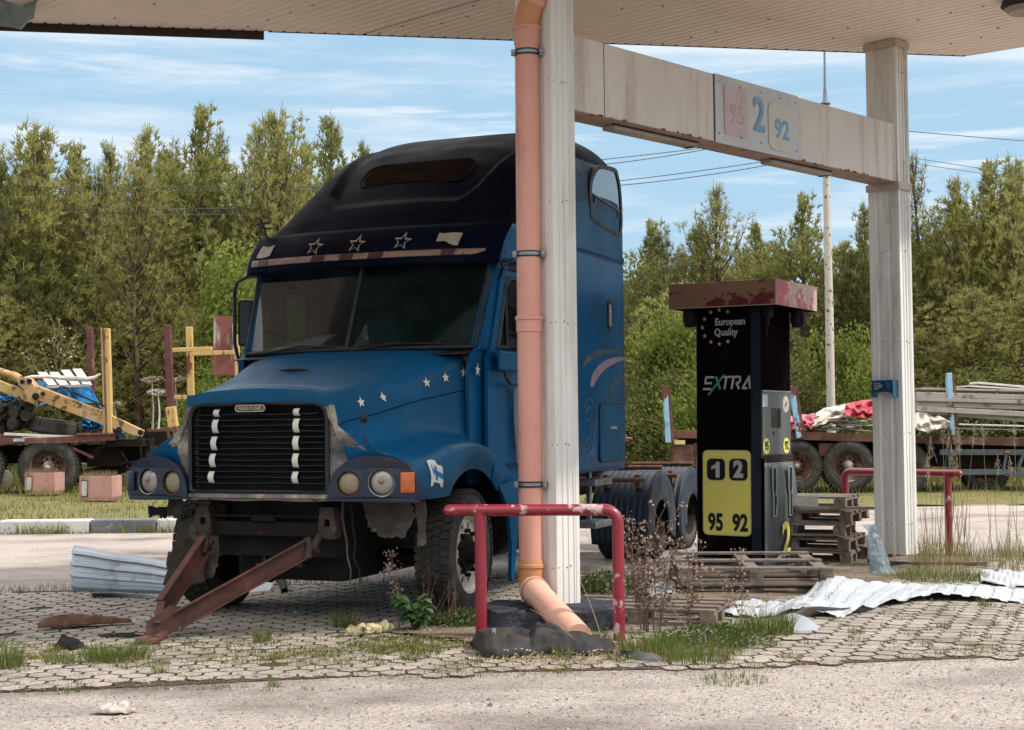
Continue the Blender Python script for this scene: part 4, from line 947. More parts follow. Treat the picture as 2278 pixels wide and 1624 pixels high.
for a, c in ((-1.06, -.95), (-.47, -.34), (-.19, -.07), (.08, .21), (.72, .83)): vplate([[(a, 2.848), (c, 2.848), (c + .01, 2.902), (a + .01, 2.902)]], m_dred, 'dark_reflector', .023)
for x in (-.47, -.06, .36):
    s1 = star(x, 2.99, .085, .42, .10); s2 = star(x, 2.985, .062, .42, .10); vplate([s1, s2[::-1]], m_cream, 'star_sticker')
vplate([[(-1.10, 2.935), (-1.04, 2.925), (-.98, 2.93), (-.94, 2.94), (-.93, 3.04), (-1.0, 3.03), (-1.08, 3.045)]], m_cream, 'flag_sticker')
vplate([[(.66, 2.97), (.73, 2.975), (.80, 2.935), (.85, 2.93), (.86, 3.04), (.80, 3.05), (.70, 3.045), (.66, 3.05)]], m_cream, 'flag_sticker')
# ---- raised roof fairing
ZT = [(2.10, 3.16), (2.22, 3.30), (2.4, 3.49), (2.6, 3.68), (2.85, 3.885), (3.15, 4.07), (3.5, 4.20), (3.9, 4.275), (4.3, 4.30), (4.7, 4.29), (4.95, 4.235), (5.12, 4.12), (5.24, 3.92)]
def zt_(y):
    n_ = len(ZT) - 1
    for i in range(n_):
        if y <= ZT[i + 1][0] or i == n_ - 1:
            f = (y - ZT[i][0]) / (ZT[i + 1][0] - ZT[i][0]); return cr([(q[1],) for q in ZT], (i + min(max(f, 0), 1)) / n_)[0]
def hw(y): return interp([(2.0, 1.19), (2.3, 1.205), (3.2, 1.215), (4.9, 1.215), (5.1, 1.19), (5.24, 1.10), (5.3, 1.0)], y)
def roof_z(x, y):
    n_ = interp([(2.1, 2.8), (3.0, 3.4), (4.0, 5.0), (5.2, 5.5)], y); k = min(abs(x) / hw(y), 1)
    return 3.10 + (zt_(y) - 3.10) * (1 - k ** n_) ** (1 / n_)
def roof_p(y, a):
    n_ = interp([(2.1, 2.8), (3.0, 3.4), (4.0, 5.0), (5.2, 5.5)], y); c, s_ = math.cos(a), math.sin(a)
    x = hw(y) * math.copysign(abs(c) ** (2 / n_), c); z = 3.10 + (zt_(y) - 3.10) * abs(s_) ** (2 / n_)
    q = V(x, y - .10 * (1 - (x / 1.2) ** 2) * max(0, 1 - (y - 2.1) / 1.2), z)
    # concave bay between the shoulders
    wv = interp([(2.3, .62), (2.5, .74), (3.0, .84), (3.6, .93)], y)
    m_ = sstep(wv, wv - .07, abs(x)) * sstep(2.30, 2.42, y) * (1 - sstep(3.3, 3.9, y))
    return q + V(0, .045, -.045) * m_
mb = MB()
nyy, na = 110, 120
mb.grid(lambda u, v: roof_p(lerp(2.10, 5.24, u), math.pi * v), nyy, na)
# rear closing wall
mb.grid(lambda u, v: (lambda q: V(q.x * (1 - v), 5.24 + .02 * math.sin(v * math.pi / 2), 3.1 + (q.z - 3.1) * (1 - v)))(roof_p(5.24, math.pi * u)), na, 6)
m_navyb = M('faded_navy_blue_paint', (.0008, .022, .062), **PAINT)
mb.mi = []
for f in mb.f:
    c_ = sum((mb.v[i] for i in f), V(0, 0, 0)) / len(f); lim = interp([(2.3, 3.05), (2.9, 3.3), (3.4, 3.95), (5.3, 4.05)], c_.y) + .05 * noise.noise(c_ * 3)
    mb.mi.append((2 if c_.z < lim - .45 else 1) if c_.z < lim and abs(c_.x) > .9 else 0)
roof = build(mb, 'roof_fairing', [m_navy, m_navyb, m_blue], smooth='a', ang=60, weld=.0008)
# tinted roof window
def rf(x, y, off=0):
    p = V(x, y - .10 * (1 - (x / 1.2) ** 2) * max(0, 1 - (y - 2.1) / 1.2) + .045, roof_z(x, y) - .045); return p + V(0, -.62, .78) * off
y0, y1 = 2.60, 2.90
mb = MB(); mb.grid(lambda u, v: rf(lerp(-.53, .53, u) * lerp(.93, 1.0, math.sin(math.pi * v) ** .5) * (1 - .08 * (1 - v)), lerp(y0, y1, v), .004), 30, 8); build(mb, 'roof_window', m_skylight, roof, smooth=True)
lp = []
for k in range(60):
    x, y = [(p[0] * 1, p[1]) for p in [rrect(0, (y0 + y1) / 2, 1.09, y1 - y0 + .02, .12, 14)[k]]][0]; lp.append(rf(x, y, .004))
mb = MB(); mb.tube(lp, .006, 6, closed=True); build(mb, 'window_trim', m_blkm, roof)
for x in (-.5, -.18, .2, .55):
    mb = MB(); mb.lathe([(0, .05), (.02, .045), (.03, 0)], rf(x, 2.18, .02), (0, -.6, .8), 12); build(mb, 'marker_lamp_base', m_blkm, roof, smooth='a')
mb = MB(); mb.tube([V(-1.12, 2.02, 3.12), V(-1.14, 2.0, 3.22), V(-1.16, 1.98, 3.30)], .012, 6); mb.bar((-1.2, 1.98, 3.25), (-1.1, 2.02, 3.27), .02, .02); mb.bar((-1.16, 1.95, 3.22), (-1.1, 2.05, 3.22), .015, .015); build(mb, 'aerial_base', m_blk)
# side door lip + sleeper body
def plan(z, inset=0):
    w_ = 1.20 - inset; pts = [(w_, 2.98), (w_, 3.4), (w_, 4.0), (w_, 4.6), (w_, 5.05)] + [(w_ - .2 + .2 * math.cos(R(a)), 5.05 + .2 * math.sin(R(a))) for a in (15, 30, 45, 60, 75, 90)]
    return [V(x, y, z) for x, y in pts] + [V(-x, y, z) for x, y in reversed(pts)]
mb = MB(); mb.rings([plan(z, i_) for z, i_ in ((1.0, .03), (1.02, .01), (1.4, 0), (2.0, 0), (2.6, 0), (3.05, .0), (3.075, .012))], closed=False); sl_ = build(mb, 'sleeper_body', m_blue, smooth='a', ang=50)
mb = MB(); mb.rings([plan(3.072, .014), plan(3.08, .006), plan(3.10, -.006), plan(3.14, -.012)], closed=False); build(mb, 'roof_seam', m_blue, sl_, smooth='a')
mb = MB(); mb.add(plan(1.0, .05), [tuple(range(22))]); build(mb, 'sleeper_floor', m_blkm, sl_)
SX = 1.2
def splate(loops, mat, nm, off=.004, th=.003, parent=None, **k):
    m_ = MB(); m_.plate(loops, lambda a, c, d: V(SX + off - d, a, c), th); return build(m_, nm, mat, parent or sl_, **k)
# upper side window
wl = [(4.02, 3.46), (4.10, 3.40), (4.85, 3.34), (4.98, 3.40), (5.02, 3.52), (4.99, 3.80), (4.90, 3.97), (4.78, 4.02), (4.30, 3.97), (4.10, 3.86), (4.0, 3.70)]
wl = [cr(wl + wl[:1], k / 66) for k in range(66)]
splate([wl, ins(wl, .88)[::-1]], m_seal, 'window_seal', .020, .03, roof)
sw = splate([ins(wl, .9)], M('sleeper_window_glass', (.05, .055, .06), .06, spec=1, coat=1, bump=0), 'sleeper_window', .010, .004, roof)
mb = MB(); mb.bar((SX + .016, 4.08, 3.66), (SX + .016, 4.97, 3.60), .01, .016); mb.box((SX + .016, 4.15, 3.61), (.012, .03, .05)); mb.box((SX + .016, 4.88, 3.56), (.012, .03, .06)); build(mb, 'window_bar', m_blk, sw)
# air outlet, locker door, decals, rivets, side marker
hl = rrect(4.62, 2.53, .15, .30, .05); splate([hl, ins(hl, .75)[::-1]], m_blk, 'vent_frame', .012, .015)
splate([ins(hl, .78)], M('vent_scoop', (.05, .17, .30), .3, vs=10, c2=(.30, .35, .38), coat=.3), 'vent', .006, .004)
ld = rrect(4.64, 1.37, .78, .56, .07, 6); lk = splate([ld], m_blue, 'locker_door', .010, .012, bev=.003); splate([ins(ld, 1.035), ins(ld, 1.005)[::-1]], m_blk, 'locker_seal', .005, .006, lk)
text('TrucknRoller', .045, frame((SX + .0115, 4.66, 1.42), (0, 1, 0), (0, 0, 1)), m_whitestk, lk, xs=.9)
m_pinkd = M('faded_mauve_decal', (.30, .20, .25), .5, vs=9, c2=(.2, .15, .2), bump=0); m_greyd = M('dark_decal', (.012, .03, .04), .5, vs=9, c2=(.06, .08, .09), bump=0)
def arc_decal(cx_, cz_, r0, r1, a0, a1, sxk, wmax, mat):
    o_, i_ = [], []
    for k in range(25):
        f = k / 24; a = R(lerp(a0, a1, f)); r_ = lerp(r0, r1, f); wv = wmax * math.sin(math.pi * min(f * .9 + .08, 1)) ** .7
        o_.append((cx_ + sxk * (r_ + wv / 2) * math.cos(a), cz_ + (r_ + wv / 2) * math.sin(a))); i_.append((cx_ + sxk * (r_ - wv / 2) * math.cos(a), cz_ + (r_ - wv / 2) * math.sin(a)))
    return splate([o_ + i_[::-1]], mat, 'arc_decal', .003, .002)
arc_decal(5.25, 1.76, .36, .36, 172, 92, 3.4, .065, m_pinkd); arc_decal(5.0, 1.92, .30, .26, 165, 88, 4.2, .05, m_greyd); arc_decal(5.25, 1.70, .23, .23, 172, 100, 3.0, .05, m_greyd)
# faint line drawing of an animal's head beside the locker
m_line = M('faint_line_decal', (.12, .18, .22), .5, bump=0)
mb = MB()
for ln in ([(3.82, 1.60), (3.9, 1.70), (4.02, 1.68), (4.1, 1.60), (4.12, 1.48), (4.08, 1.35), (4.02, 1.22), (3.92, 1.18)], [(3.86, 1.56), (3.95, 1.62), (4.04, 1.58)], [(3.84, 1.48), (3.92, 1.50), (3.98, 1.42), (3.94, 1.34), (3.86, 1.32)], [(3.98, 1.54), (4.03, 1.50), (4.02, 1.42)], [(3.86, 1.28), (3.95, 1.24), (4.0, 1.30)], [(4.05, 1.14), (4.07, 1.0 + .05)], [(4.14, 1.66), (4.17, 1.52), (4.15, 1.38)]):
    mb.tube([V(SX + .002, *cr(ln, k / 14)) for k in range(15)], .005, 4)
build(mb, 'line_decal', m_line, sl_)
mb = MB()
for k in range(62): mb.lathe([(0, .006), (.003, .005), (.004, 0)], V(SX, 5.02, 1.04 + k * .033), (1, 0, 0), 6)
for k in range(44): mb.lathe([(0, .006), (.003, .005), (.004, 0)], V(SX - .004, 3.5 + k * .034, 1.025), (1, 0, 0), 6)
for k in range(2): mb.lathe([(0, .012), (.004, .01), (.006, 0)], V(SX, 2.0 - .1 * k, 3.0 - .12 * k), (1, 0, 0), 8)
build(mb, 'rivets', m_blue, sl_)
mb = MB(); mb.lathe([(0, .035), (.03, .04), (.10, .036), (.12, .02), (.123, 0)], V(1.13, 5.20, 1.28), (.6, .8, 0), 16); build(mb, 'side_marker', M('red_brown_lens', (.22, .05, .02), .3, coat=.4), sl_, smooth='a')
# left mirror on a bent tube
mb = MB(); mb.tube([V(-1.14, 1.86, 2.80), V(-1.20, 1.86, 2.79), V(-1.33, 1.86, 2.74), V(-1.36, 1.86, 2.66), V(-1.36, 1.86, 2.2), V(-1.30, 1.86, 1.98), V(-1.2, 1.9, 1.96)], .017, 8); mb.box((-1.15, 1.86, 2.80), (.08, .08, .07)); ma = build(mb, 'mirror_arm', m_blk, smooth='a')
mb = MB(); mb.box((-1.28, 1.92, 2.38), (.14, .08, .42), R(10)); build(mb, 'mirror', m_blk, ma, bev=.03)
# ---- wheels
def wheel(c, sx, Rw=.49, wd=.28, style='front', steer=0, parent=truck, tread=48, rimmat=None, par_name='wheel'):
    """c wheel centre; sx = +1 when the visible face looks to +x"""
    Mx = Matrix.Translation(Vector(c)) @ Matrix.Rotation(steer, 4, 'Z') @ Matrix.Scale(sx, 4, (1, 0, 0)); h = wd / 2; k = Rw / .49
    m_ = MB(); m_.lathe([(-h * .8, .30 * k), (-h, .34 * k), (-h, .40 * k), (-h * .92, .455 * k), (-h * .8, .475 * k), (h * .8, .475 * k), (h * .93, .455 * k), (h, .42 * k), (h * 1.02, .37 * k), (h, .325 * k), (h * .88, .30 * k)], (0, 0, 0), (1, 0, 0), 48); m_.xf(Mx)
    ty = build(m_, 'tyre', m_sidew, parent, smooth='a', ang=50)
    m_ = MB()
    for i in range(tread):
        a = 2 * math.pi * i / tread
        for (x, w_, da) in ((-h * .72, h * .42, 0), (-h * .2, h * .40, .5), (h * .28, h * .40, 0), (h * .74, h * .44, .5)):
            aa = a + da * 2 * math.pi / tread * .7; c_ = V(x, math.cos(aa) * (.478 * k), math.sin(aa) * .478 * k)
            m_.box(c_, (w_, 2 * math.pi * Rw / tread * .78, .018 * k), Matrix.Rotation(aa - math.pi / 2, 3, 'X') @ Matrix.Rotation(.12 * (1 if da else -1), 3, 'Z'))
        aa = a; c_ = V(h * .96, math.cos(aa) * (.462 * k), math.sin(aa) * .462 * k); m_.box(c_, (.02, 2 * math.pi * Rw / tread * .5, .03 * k), Matrix.Rotation(aa - math.pi / 2, 3, 'X'))
    m_.xf(Mx); build(m_, 'tread', m_rubber, ty)
    rr_ = .305 * k; m_ = MB()
    m_.lathe([(h * .80, rr_ - .02), (h * .93, rr_), (h * .98, rr_ + .004), (h * .97, rr_ - .012), (h * .80, rr_ - .03), (h * .35, rr_ - .05)], (0, 0, 0), (1, 0, 0), 48)
    if style == 'front': disc = [(h * .35, rr_ - .05), (h * .55, rr_ - .075), (h * .62, rr_ - .10), (h * .62, .165 * k)]; hubp = [(h * .62, .165 * k), (h * .50, .15 * k), (h * .5, .14 * k)]
    else: disc = [(h * .35, rr_ - .05), (-h * .2, rr_ - .07), (-h * .3, .165 * k)]; hubp = [(-h * .3, .165 * k), (-h * .25, .13 * k)]
    m_.xf(Mx); rim = build(m_, 'rim', rimmat or m_rim, ty, smooth='a', ang=50)
    z0 = disc[-1][0]; m_ = MB()
    m_.plate([circ(0, 0, rr_ - .045, 48)] + [circ(math.cos(2 * math.pi * q / 10) * .212 * k, math.sin(2 * math.pi * q / 10) * .212 * k, .030 * k, 14)[::-1] for q in range(10)], lambda a, c, d: V(z0 - d + .18 * (.04 - abs(math.hypot(a, c) / k - .2)) * (style == 'front'), a, c), .012)
    m_.xf(Mx); build(m_, 'wheel_disc', rimmat or m_rim, ty, smooth='a', ang=30)
    m_ = MB(); m_.lathe([(z0, .15 * k), (z0 + .03, .14 * k), (z0 + .035, .09 * k), (z0 + .10, .085 * k), (z0 + .115, .06 * k), (z0 + .12, 0)], (0, 0, 0), (1, 0, 0), 24)
    for q in range(10): m_.lathe([(z0, .017 * k), (z0 + .045, .015 * k), (z0 + .05, 0)], (0, math.cos(2 * math.pi * (q + .5) / 10) * .168 * k, math.sin(2 * math.pi * (q + .5) / 10) * .168 * k), (1, 0, 0), 6)
    m_.lathe([(-h * .6, 0), (-h * .6, rr_ - .01)], (0, 0, 0), (1, 0, 0), 24)
    m_.xf(Mx); build(m_, 'hub', m_chassis, ty, smooth='a')
    return ty
wheel((1.06, 1.15, .49), 1, steer=R(3)); wheel((-1.06, 1.15, .49), -1, steer=R(3))
for y in (6.2, 7.5):
    for sx in (1, -1):
        wheel((sx * 1.06, y, .44), sx, Rw=.44, style='rear', rimmat=m_chassis); m_ = MB(); m_.lathe([(-.13, .33), (-.14, .45), (-.11, .485), (.11, .485), (.14, .45), (.13, .33)], (sx * .76, y, .45), (1, 0, 0), 32); build(m_, 'inner_tyre', m_rubber, smooth='a')
# rear blue ribbed mudguards
m_guard = M('blue_plastic_mudguard', (.008, .025, .055), .5, vs=5, spec=.25, c2=(.018, .024, .032), patches=[((.05, .042, .036), 4, .6, (1, 1, 1), .1)])
def guard(u, v, y0=6.2, sx=1):
    a = R(lerp(200, -22, u)); r_ = .60 + (.012 if (v * 9) % 1 > .5 else 0); return V(sx * lerp(.62, 1.24, v), y0 + math.cos(a) * (r_ - .04), .37 + math.sin(a) * (r_ - .04))
for y in (6.2, 7.5):
    for sx in (1, -1):
        mb = MB(); mb.grid(lambda u, v: guard(u, v, y, sx), 36, 36); mg = build(mb, 'mudguard', m_guard, smooth='a', ang=30, solid=.008)
        mb = MB(); mb.grid(lambda u, v: (lambda a, r_: V(sx * 1.24, y + math.cos(a) * r_, .37 + math.sin(a) * r_))(R(lerp(195, -20, u)), lerp(.56, .26, v)), 52, 4); build(mb, 'side_skirt', m_guard, mg, smooth='a', solid=.006)
        mb = MB(); mb.tube([V(sx * .45, y - .50, .86), V(sx * 1.2, y - .50, .86)], .025, 8); mb.tube([V(sx * .45, y + .2, .97), V(sx * 1.2, y + .2, .97)], .025, 8)
        for xx in (.75, 1.1): mb.box((sx * xx, y - .42, .84), (.05, .05, .14))
        build(mb, 'mudguard_stay', m_rusttrim, smooth='a')
# fifth wheel, tanks, steps
mb = MB(); mb.lathe([(0, .0), (0, .42), (.05, .45), (.07, .44), (.075, .2)], (0, 6.3, 1.10), (0, 0, 1), 28); mb.box((0, 6.3, 1.03), (1.0, .5, .14)); mb.bar((.3, 5.9, 1.08), (1.0, 5.75, 1.02), .05, .04); build(mb, 'fifth_wheel', m_rusttrim, smooth='a')
for sx in (1, -1):
    mb = MB(); mb.lathe([(-.75, 0), (-.75, .28), (-.73, .30), (.73, .30), (.75, .28), (.75, 0)], (sx * .85, 2.95, .66), (0, 1, 0), 28); tk = build(mb, 'fuel_tank', m_chassis, smooth='a')
    mb = MB(); mb.bar((sx * 1.12, 4.0, .90), (sx * 1.12, 4.5, .90), .25, .06); mb.bar((sx * 1.12, 4.0, .50), (sx * 1.12, 4.5, .50), .25, .06); mb.bar((sx * 1.0, 4.0, 1.0), (sx * 1.0, 4.0, .48), .05, .05); mb.bar((sx * 1.0, 4.5, 1.0), (sx * 1.0, 4.5, .48), .05, .05); build(mb, 'step', m_zinc, bev=.01)
    mb = MB(); mb.plate([[(3.72, .98), (4.02, .98), (4.05, .45), (3.68, .45)]], lambda a, c, d: V(sx * (1.0 + d), a, c), .02); build(mb, 'battery_cover', m_mud)
# ================================================================== TOW BAR (A-frame resting on the blocks)
tw = thing('tow_bar', 'rusty red A-frame tow bar hung from the lorry front with its tip on the paving', 'tow bar', G(345, 1418))
Mt = truck.matrix_basis
tip = G(352, 1400, .07)
pa = Mt @ V(-.47, .06, .62); pb = Mt @ V(.40, .06, .60)
def channel(a, c, w_, h_, nm, lab=None):
    """C-section beam with its web facing up/outwards"""
    d = (c - a).normalized(); r_ = d.cross(Z).normalized(); u_ = r_.cross(d)
    m_ = MB(); m_.bar(a, c, .012, h_, up=u_); mm = len(m_.v)
    m_.bar(a + r_ * w_ / 2 + u_ * (h_ / 2 - .006), c + r_ * w_ / 2 + u_ * (h_ / 2 - .006), w_, .012, up=u_); m_.bar(a + r_ * w_ / 2 - u_ * (h_ / 2 - .006), c + r_ * w_ / 2 - u_ * (h_ / 2 - .006), w_, .012, up=u_)
    return m_.build(nm, m_towbar, tw, world=True, bev=.004)
bend = tip + V(.10, .25, .10)
ka = lerp(tip, pa, .18) + V(-.05, .02, .04)
channel(tip + V(-.02, 0, 0), ka, .05, .15, 'left_leg'); channel(ka, pa, .05, .15, 'left_leg')
kb = lerp(tip, pb, .10) + V(.03, -.02, .01)
channel(kb, pb, .05, .13, 'right_leg')
mb = MB(); mb.plate([[(-.10, -.06), (.16, -.075), (.22, .04), (.10, .12), (-.08, .10)]], lambda a, c, d: tip + (pb - tip).normalized() * a * 1.0 + V(0, 0, 1) * (c - .0) + V(.0, -.03, 0) + V(.6, -.8, 0) * d, .012); mb.build('gusset', m_towbar, tw, world=True, bev=.003)
tl_ = G(338, 1424, .035); ringc = tl_ + V(-.03, -.01, 0)
mb = MB(); mb.tube([ringc + V(math.cos(a * math.pi / 10) * .06, math.sin(a * math.pi / 10) * .06, 0) for a in range(20)], .022, 8, closed=True); mb.tube([ringc + V(.05, .02, 0), tip + V(.05, 0, -.03)], .03, 8); mb.build('drawbar_eye', m_towbar, tw, world=True, smooth='a')
for q in (pa, pb):
    mb = MB(); mb.tube([q + V(0, 0, .07), q + V(.02, -.02, 0), q + V(.0, -.03, -.07)], .028, 8); mb.lathe([(-.08, .018), (.08, .018)], q, Mt.to_3x3() @ V(1, 0, 0), 8); mb.build('shackle', m_brkt, tw, world=True, smooth='a')
# ================================================================== FUEL DISPENSER
rnd = random.Random(11)
m_disp = M('dispenser_black', (.007, .004, .005), .35, var=.15, vs=2, bump=0, coat=0, spec=0.0, patches=[((.02, .016, .014), 3, .70, (1, 1, .4), .1)])
m_dispn = M('dispenser_edge', (.010, .013, .020), .6, var=.2, vs=3, bump=.02, spec=.05)
m_slate = M('dispenser_slate_panel', (.055, .065, .075), .45, vs=1.2, c2=(.10, .105, .09), patches=[((.16, .15, .12), 2.2, .60, (1, 1, .3), .12), ((.02, .02, .02), 26, .72)], bump=.15, bs=60, stretch=(9, 9, .5))
m_yel = M('yellow_sticker', (.76, .68, .15), .4, vs=2, c2=(.70, .62, .14), patches=[((.2, .17, .06), 22, .755)], bump=0)
m_yelb = M('pale_yellow_border', (.60, .56, .26), .45, bump=0)
m_ltr = M('white_lettering', (.50, .47, .46), .5, bump=0)
m_ltb = M('black_lettering', (.008, .006, .007), .4, bump=0)
m_teal = M('teal_lettering', (.07, .30, .25), .5, bump=0)
m_stary = M('yellow_star_print', (.62, .52, .20), .5, bump=0)
m_headf = M('bare_rusty_head', (.24, .115, .06), .7, vs=3, c2=(.20, .10, .05), patches=[((.14, .008, .012), 2.4, .545, (1, 1, 1.6), .006), ((.05, .025, .02), 9, .66)], bump=.3, bs=40)
m_headr = M('flaking_pink_head', (.42, .10, .13), .6, vs=3, c2=(.36, .08, .11), patches=[((.56, .42, .36), 3.6, .50, (1, 1, 1), .012), ((.15, .01, .02), 14, .66)], bump=.3, bs=40)
DO = G(1690, 1264); TD = R(33)
disp = thing('fuel_dispenser', 'tall black fuel dispenser with yellow number panel and flaking red top between the columns', 'fuel dispenser', DO, -TD)
disp.matrix_basis = Matrix.Translation(DO) @ Matrix.Rotation(R(.6), 4, V(0, 1, 0)) @ Matrix.Rotation(-TD, 4, 'Z')
def bd(mb, name, mat, parent=disp, **k): return mb.build(name, mat, parent, **k)
mb = MB(); pl = [(-.67, .0), (-.075, .0), (0, .055), (0, .80), (-.67, .80)]
mb.v = [V(x, y, 0) for x, y in pl] + [V(x, y, 2.64) for x, y in pl]; mb.f = [(0, 1, 6, 5), (1, 2, 7, 6), (2, 3, 8, 7), (3, 4, 9, 8), (4, 0, 5, 9)]; mb.mi = [0, 1, 0, 0, 0]
body = bd(mb, 'body', [m_disp, m_dispn], bev=.004)
mb = MB(); mb.bar((-.675, -.003, 0), (-.675, -.003, 2.62), .012, .012); mb.bar((-.078, -.003, 0), (-.078, -.003, 2.62), .010, .008); mb.bar((.003, .80, 0), (.003, .80, 2.62), .012, .012); bd(mb, 'edge_trim', m_dispn, body)
hx0, hx1, hy0, hy1, hz0, hz1 = -.95, .23, -.10, 1.02, 2.625, 2.885
mb = MB(); mb.v = [V(x, y, z) for z in (hz0, hz1) for x, y in ((hx0, hy0), (hx1, hy0), (hx1, hy1), (hx0, hy1))]
mb.f = [(0, 1, 5, 4), (1, 2, 6, 5), (2, 3, 7, 6), (3, 0, 4, 7), (4, 5, 6, 7), (3, 2, 1, 0)]; mb.mi = [0, 1, 0, 1, 0, 2]
head = bd(mb, 'head', [m_headf, m_headr, m_disp], bev=.006)
mb = MB(); mb.bar((hx1 + .004, hy0 - .004, hz0), (hx1 + .004, hy0 - .004, hz1), .014, .014); mb.bar((hx0, hy0 - .004, hz0 + .004), (hx1, hy0 - .004, hz0 + .004), .010, .010); bd(mb, 'head_trim', M('pale_trim', (.36, .26, .22), .6), head)
for x, y in ((-.78, .05), (.12, .75)):
    mb = MB(); mb.lathe([(0, .07), (.03, .075), (.12, .075), (.16, .06), (.18, .06), (.185, 0)], (x, y, hz0), (0, 0, -1), 14); mb.box((x + .05, y - .02, hz0 - .09), (.07, .07, .10)); bd(mb, 'hose_outlet', m_blkm, head, smooth='a')
mb = MB(); mb.lathe([(0, .05), (.05, .055), (.09, .035), (.15, .02), (.19, .018), (.20, 0)], (.05, .12, hz0), (0, 0, -1), 12); mb.tube([V(.05, .12, 2.45), V(.045, .11, 2.3)], .006, 6); mb.box((.06, .12, 2.55), (.06, .12, .05)); bd(mb, 'hose_hook', m_chassis, head, smooth='a')
def dfr(x, z, o=.002): return frame((x, -o, z), (1, 0, 0), (0, 0, 1))
def dpl(loops, mat, nm, o=.002, parent=body): m_ = MB(); m_.plate(loops, lambda a, c, d: V(a, -o + d, c), .0012); return bd(m_, nm, mat, parent)
def dsr(y, z, o=.002): return frame((o, y, z), (0, 1, 0), (0, 0, 1))
def dps(loops, mat, nm, o=.002, parent=body, th=.0012, **k): m_ = MB(); m_.plate(loops, lambda a, c, d: V(o - d, a, c), th); return bd(m_, nm, mat, parent, **k)
yp = dpl([rrect(-.352, .742, .535, .865, .055)], m_yelb, 'number_panel', .003)
dpl([rrect(-.352, .742, .515, .845, .047)], m_yel, 'yellow_field', .0045, yp)
for x, ch in ((-.468, '1'), (-.222, '2')):
    dpl([rrect(x, .978, .215, .232, .055)], m_yelb, 'number_border', .006, yp); dpl([rrect(x, .978, .200, .218, .05)], m_ltb, 'number_square', .0075, yp)
    if ch == '1': dpl([[(x - .005, .895), (x + .04, .895), (x + .04, 1.055), (x + .008, 1.055), (x - .012, 1.028), (x - .052, 1.008), (x - .052, .975), (x - .005, .992)]], m_ltr, 'numeral', .0095, yp)
    else: text(ch, .225, dfr(x, .975, .0095), m_ltr, yp, off=.012, xs=.9)
for x, ch in ((-.475, '95'), (-.205, '92')): text(ch, .235, dfr(x, .435, .0065), m_ltb, yp, off=.009, xs=.72)
text('European', .102, dfr(-.305, 2.478, .004), m_ltr, body, off=.0022, xs=.86); text('Quality', .102, dfr(-.352, 2.372, .004), m_ltr, body, off=.0022, xs=.86)
mb = MB()
for k in range(12):
    a = R(30 * k)
    if k in (2, 3, 4): continue
    mb.plate([star(-.425 + .19 * math.sin(a), 2.43 + .175 * math.cos(a), .024, .4)], lambda p, q, d: V(p, -.003 + d, q), .0012)
bd(mb, 'star_ring', m_stary, body)
def EX(zx, zy): return (-.61 + (zx - 435) / 517 * .53, 1.795 + (1210 - zy) / 135 * .132)
def stroke(pts, w_, mat, m_):
    for (a, c) in zip(pts, pts[1:]):
        a, c = EX(*a), EX(*c); m_.bar((a[0], -.004, a[1]), (c[0], -.004, c[1]), .0015, w_, up=(0, 0, 1)) if abs(a[0] - c[0]) > abs(a[1] - c[1]) * .7 else m_.bar((a[0], -.004, a[1]), (c[0], -.004, c[1]), w_, .0015, up=(0, 1, 0))
mb = MB()
for s_ in ([(462, 1085), (556, 1085)], [(470, 1085), (458, 1150)], [(452, 1147), (532, 1147)], [(436, 1208), (524, 1208)], [(650, 1085), (842, 1085)], [(690, 1090), (668, 1212)], [(768, 1090), (745, 1212)], [(842, 1085), (832, 1142), (795, 1150)], [(797, 1150), (826, 1212)], [(938, 1078), (862, 1205)], [(930, 1078), (944, 1212)], [(862, 1204), (912, 1204)]): stroke(s_, .021, m_ltr, mb)
ex = bd(mb, 'brand_lettering', m_ltr, body)
mb = MB(); stroke([(576, 1080), (622, 1212)], .024, m_teal, mb); stroke([(668, 1060), (492, 1270)], .020, m_teal, mb); bd(mb, 'teal_letter', m_teal, body)
# right-hand service panel
sp = dps([rrect(.425, 1.43, .73, .68, .01)], m_slate, 'upper_panel', .018, th=.03, bev=.004)
mb = MB(); mb.grid(lambda u, v: (.03 + .05 * math.sin(math.pi * u * .5) * (1 - abs(v * 2 - 1) ** 3), lerp(.065, .79, u), lerp(.02, 1.05, v)), 14, 20); lp_ = bd(mb, 'lower_panel', m_slate, body, smooth=True, solid=.01)
mb = MB(); mb.bar((.015, .06, 1.775), (.015, .79, 1.775), .02, .012); bd(mb, 'panel_top_trim', M('silver_trim', (.25, .27, .30), .4), sp)
mb = MB()
for k in range(5):
    z = 1.062 + k * .015; mb.bar((.03 + .0, .055, z), (.035, .80, z), .012, .006)
for k in range(34): mb.bar((.036, .065 + k * .0215, 1.058), (.036, .065 + k * .0215, 1.128), .005, .006)
bd(mb, 'vent_grille', m_brkt, body)
dps([rrect(.12, 1.675, .13, .125, .005)], M('blue_white_sticker', (.45, .50, .55), .4, vs=14, c2=(.25, .30, .36)), 'sticker', .0205, sp)
dps([circ(.655, 1.645, .085)], m_ltr, 'round_sticker', .0205, sp); m_ = MB(); m_.bar((.023, .63, 1.62), (.023, .69, 1.67), .003, .012); bd(m_, 'sticker_mark', m_ltb, sp)
dps([[(.28, 1.40), (.50, 1.40), (.50, 1.60), (.28, 1.60)]], m_brkt, 'display_opening', .0205, sp); dps([[(.45, 1.40), (.52, 1.40), (.52, 1.60), (.45, 1.60)]], m_blkm, 'opening_edge', .022, sp)
dps([[(.31, 1.33), (.35, 1.33), (.35, 1.36), (.31, 1.36)]], m_blkm, 'lock', .021, sp)
for y, ch in ((.145, '95'), (.665, '92')):
    c_ = dps([circ(y, 1.215, .082)], m_yel, 'grade_disc', .021, sp); text(ch, .12, dsr(y, 1.215, .024), m_ltb, c_, off=.003, xs=.85)
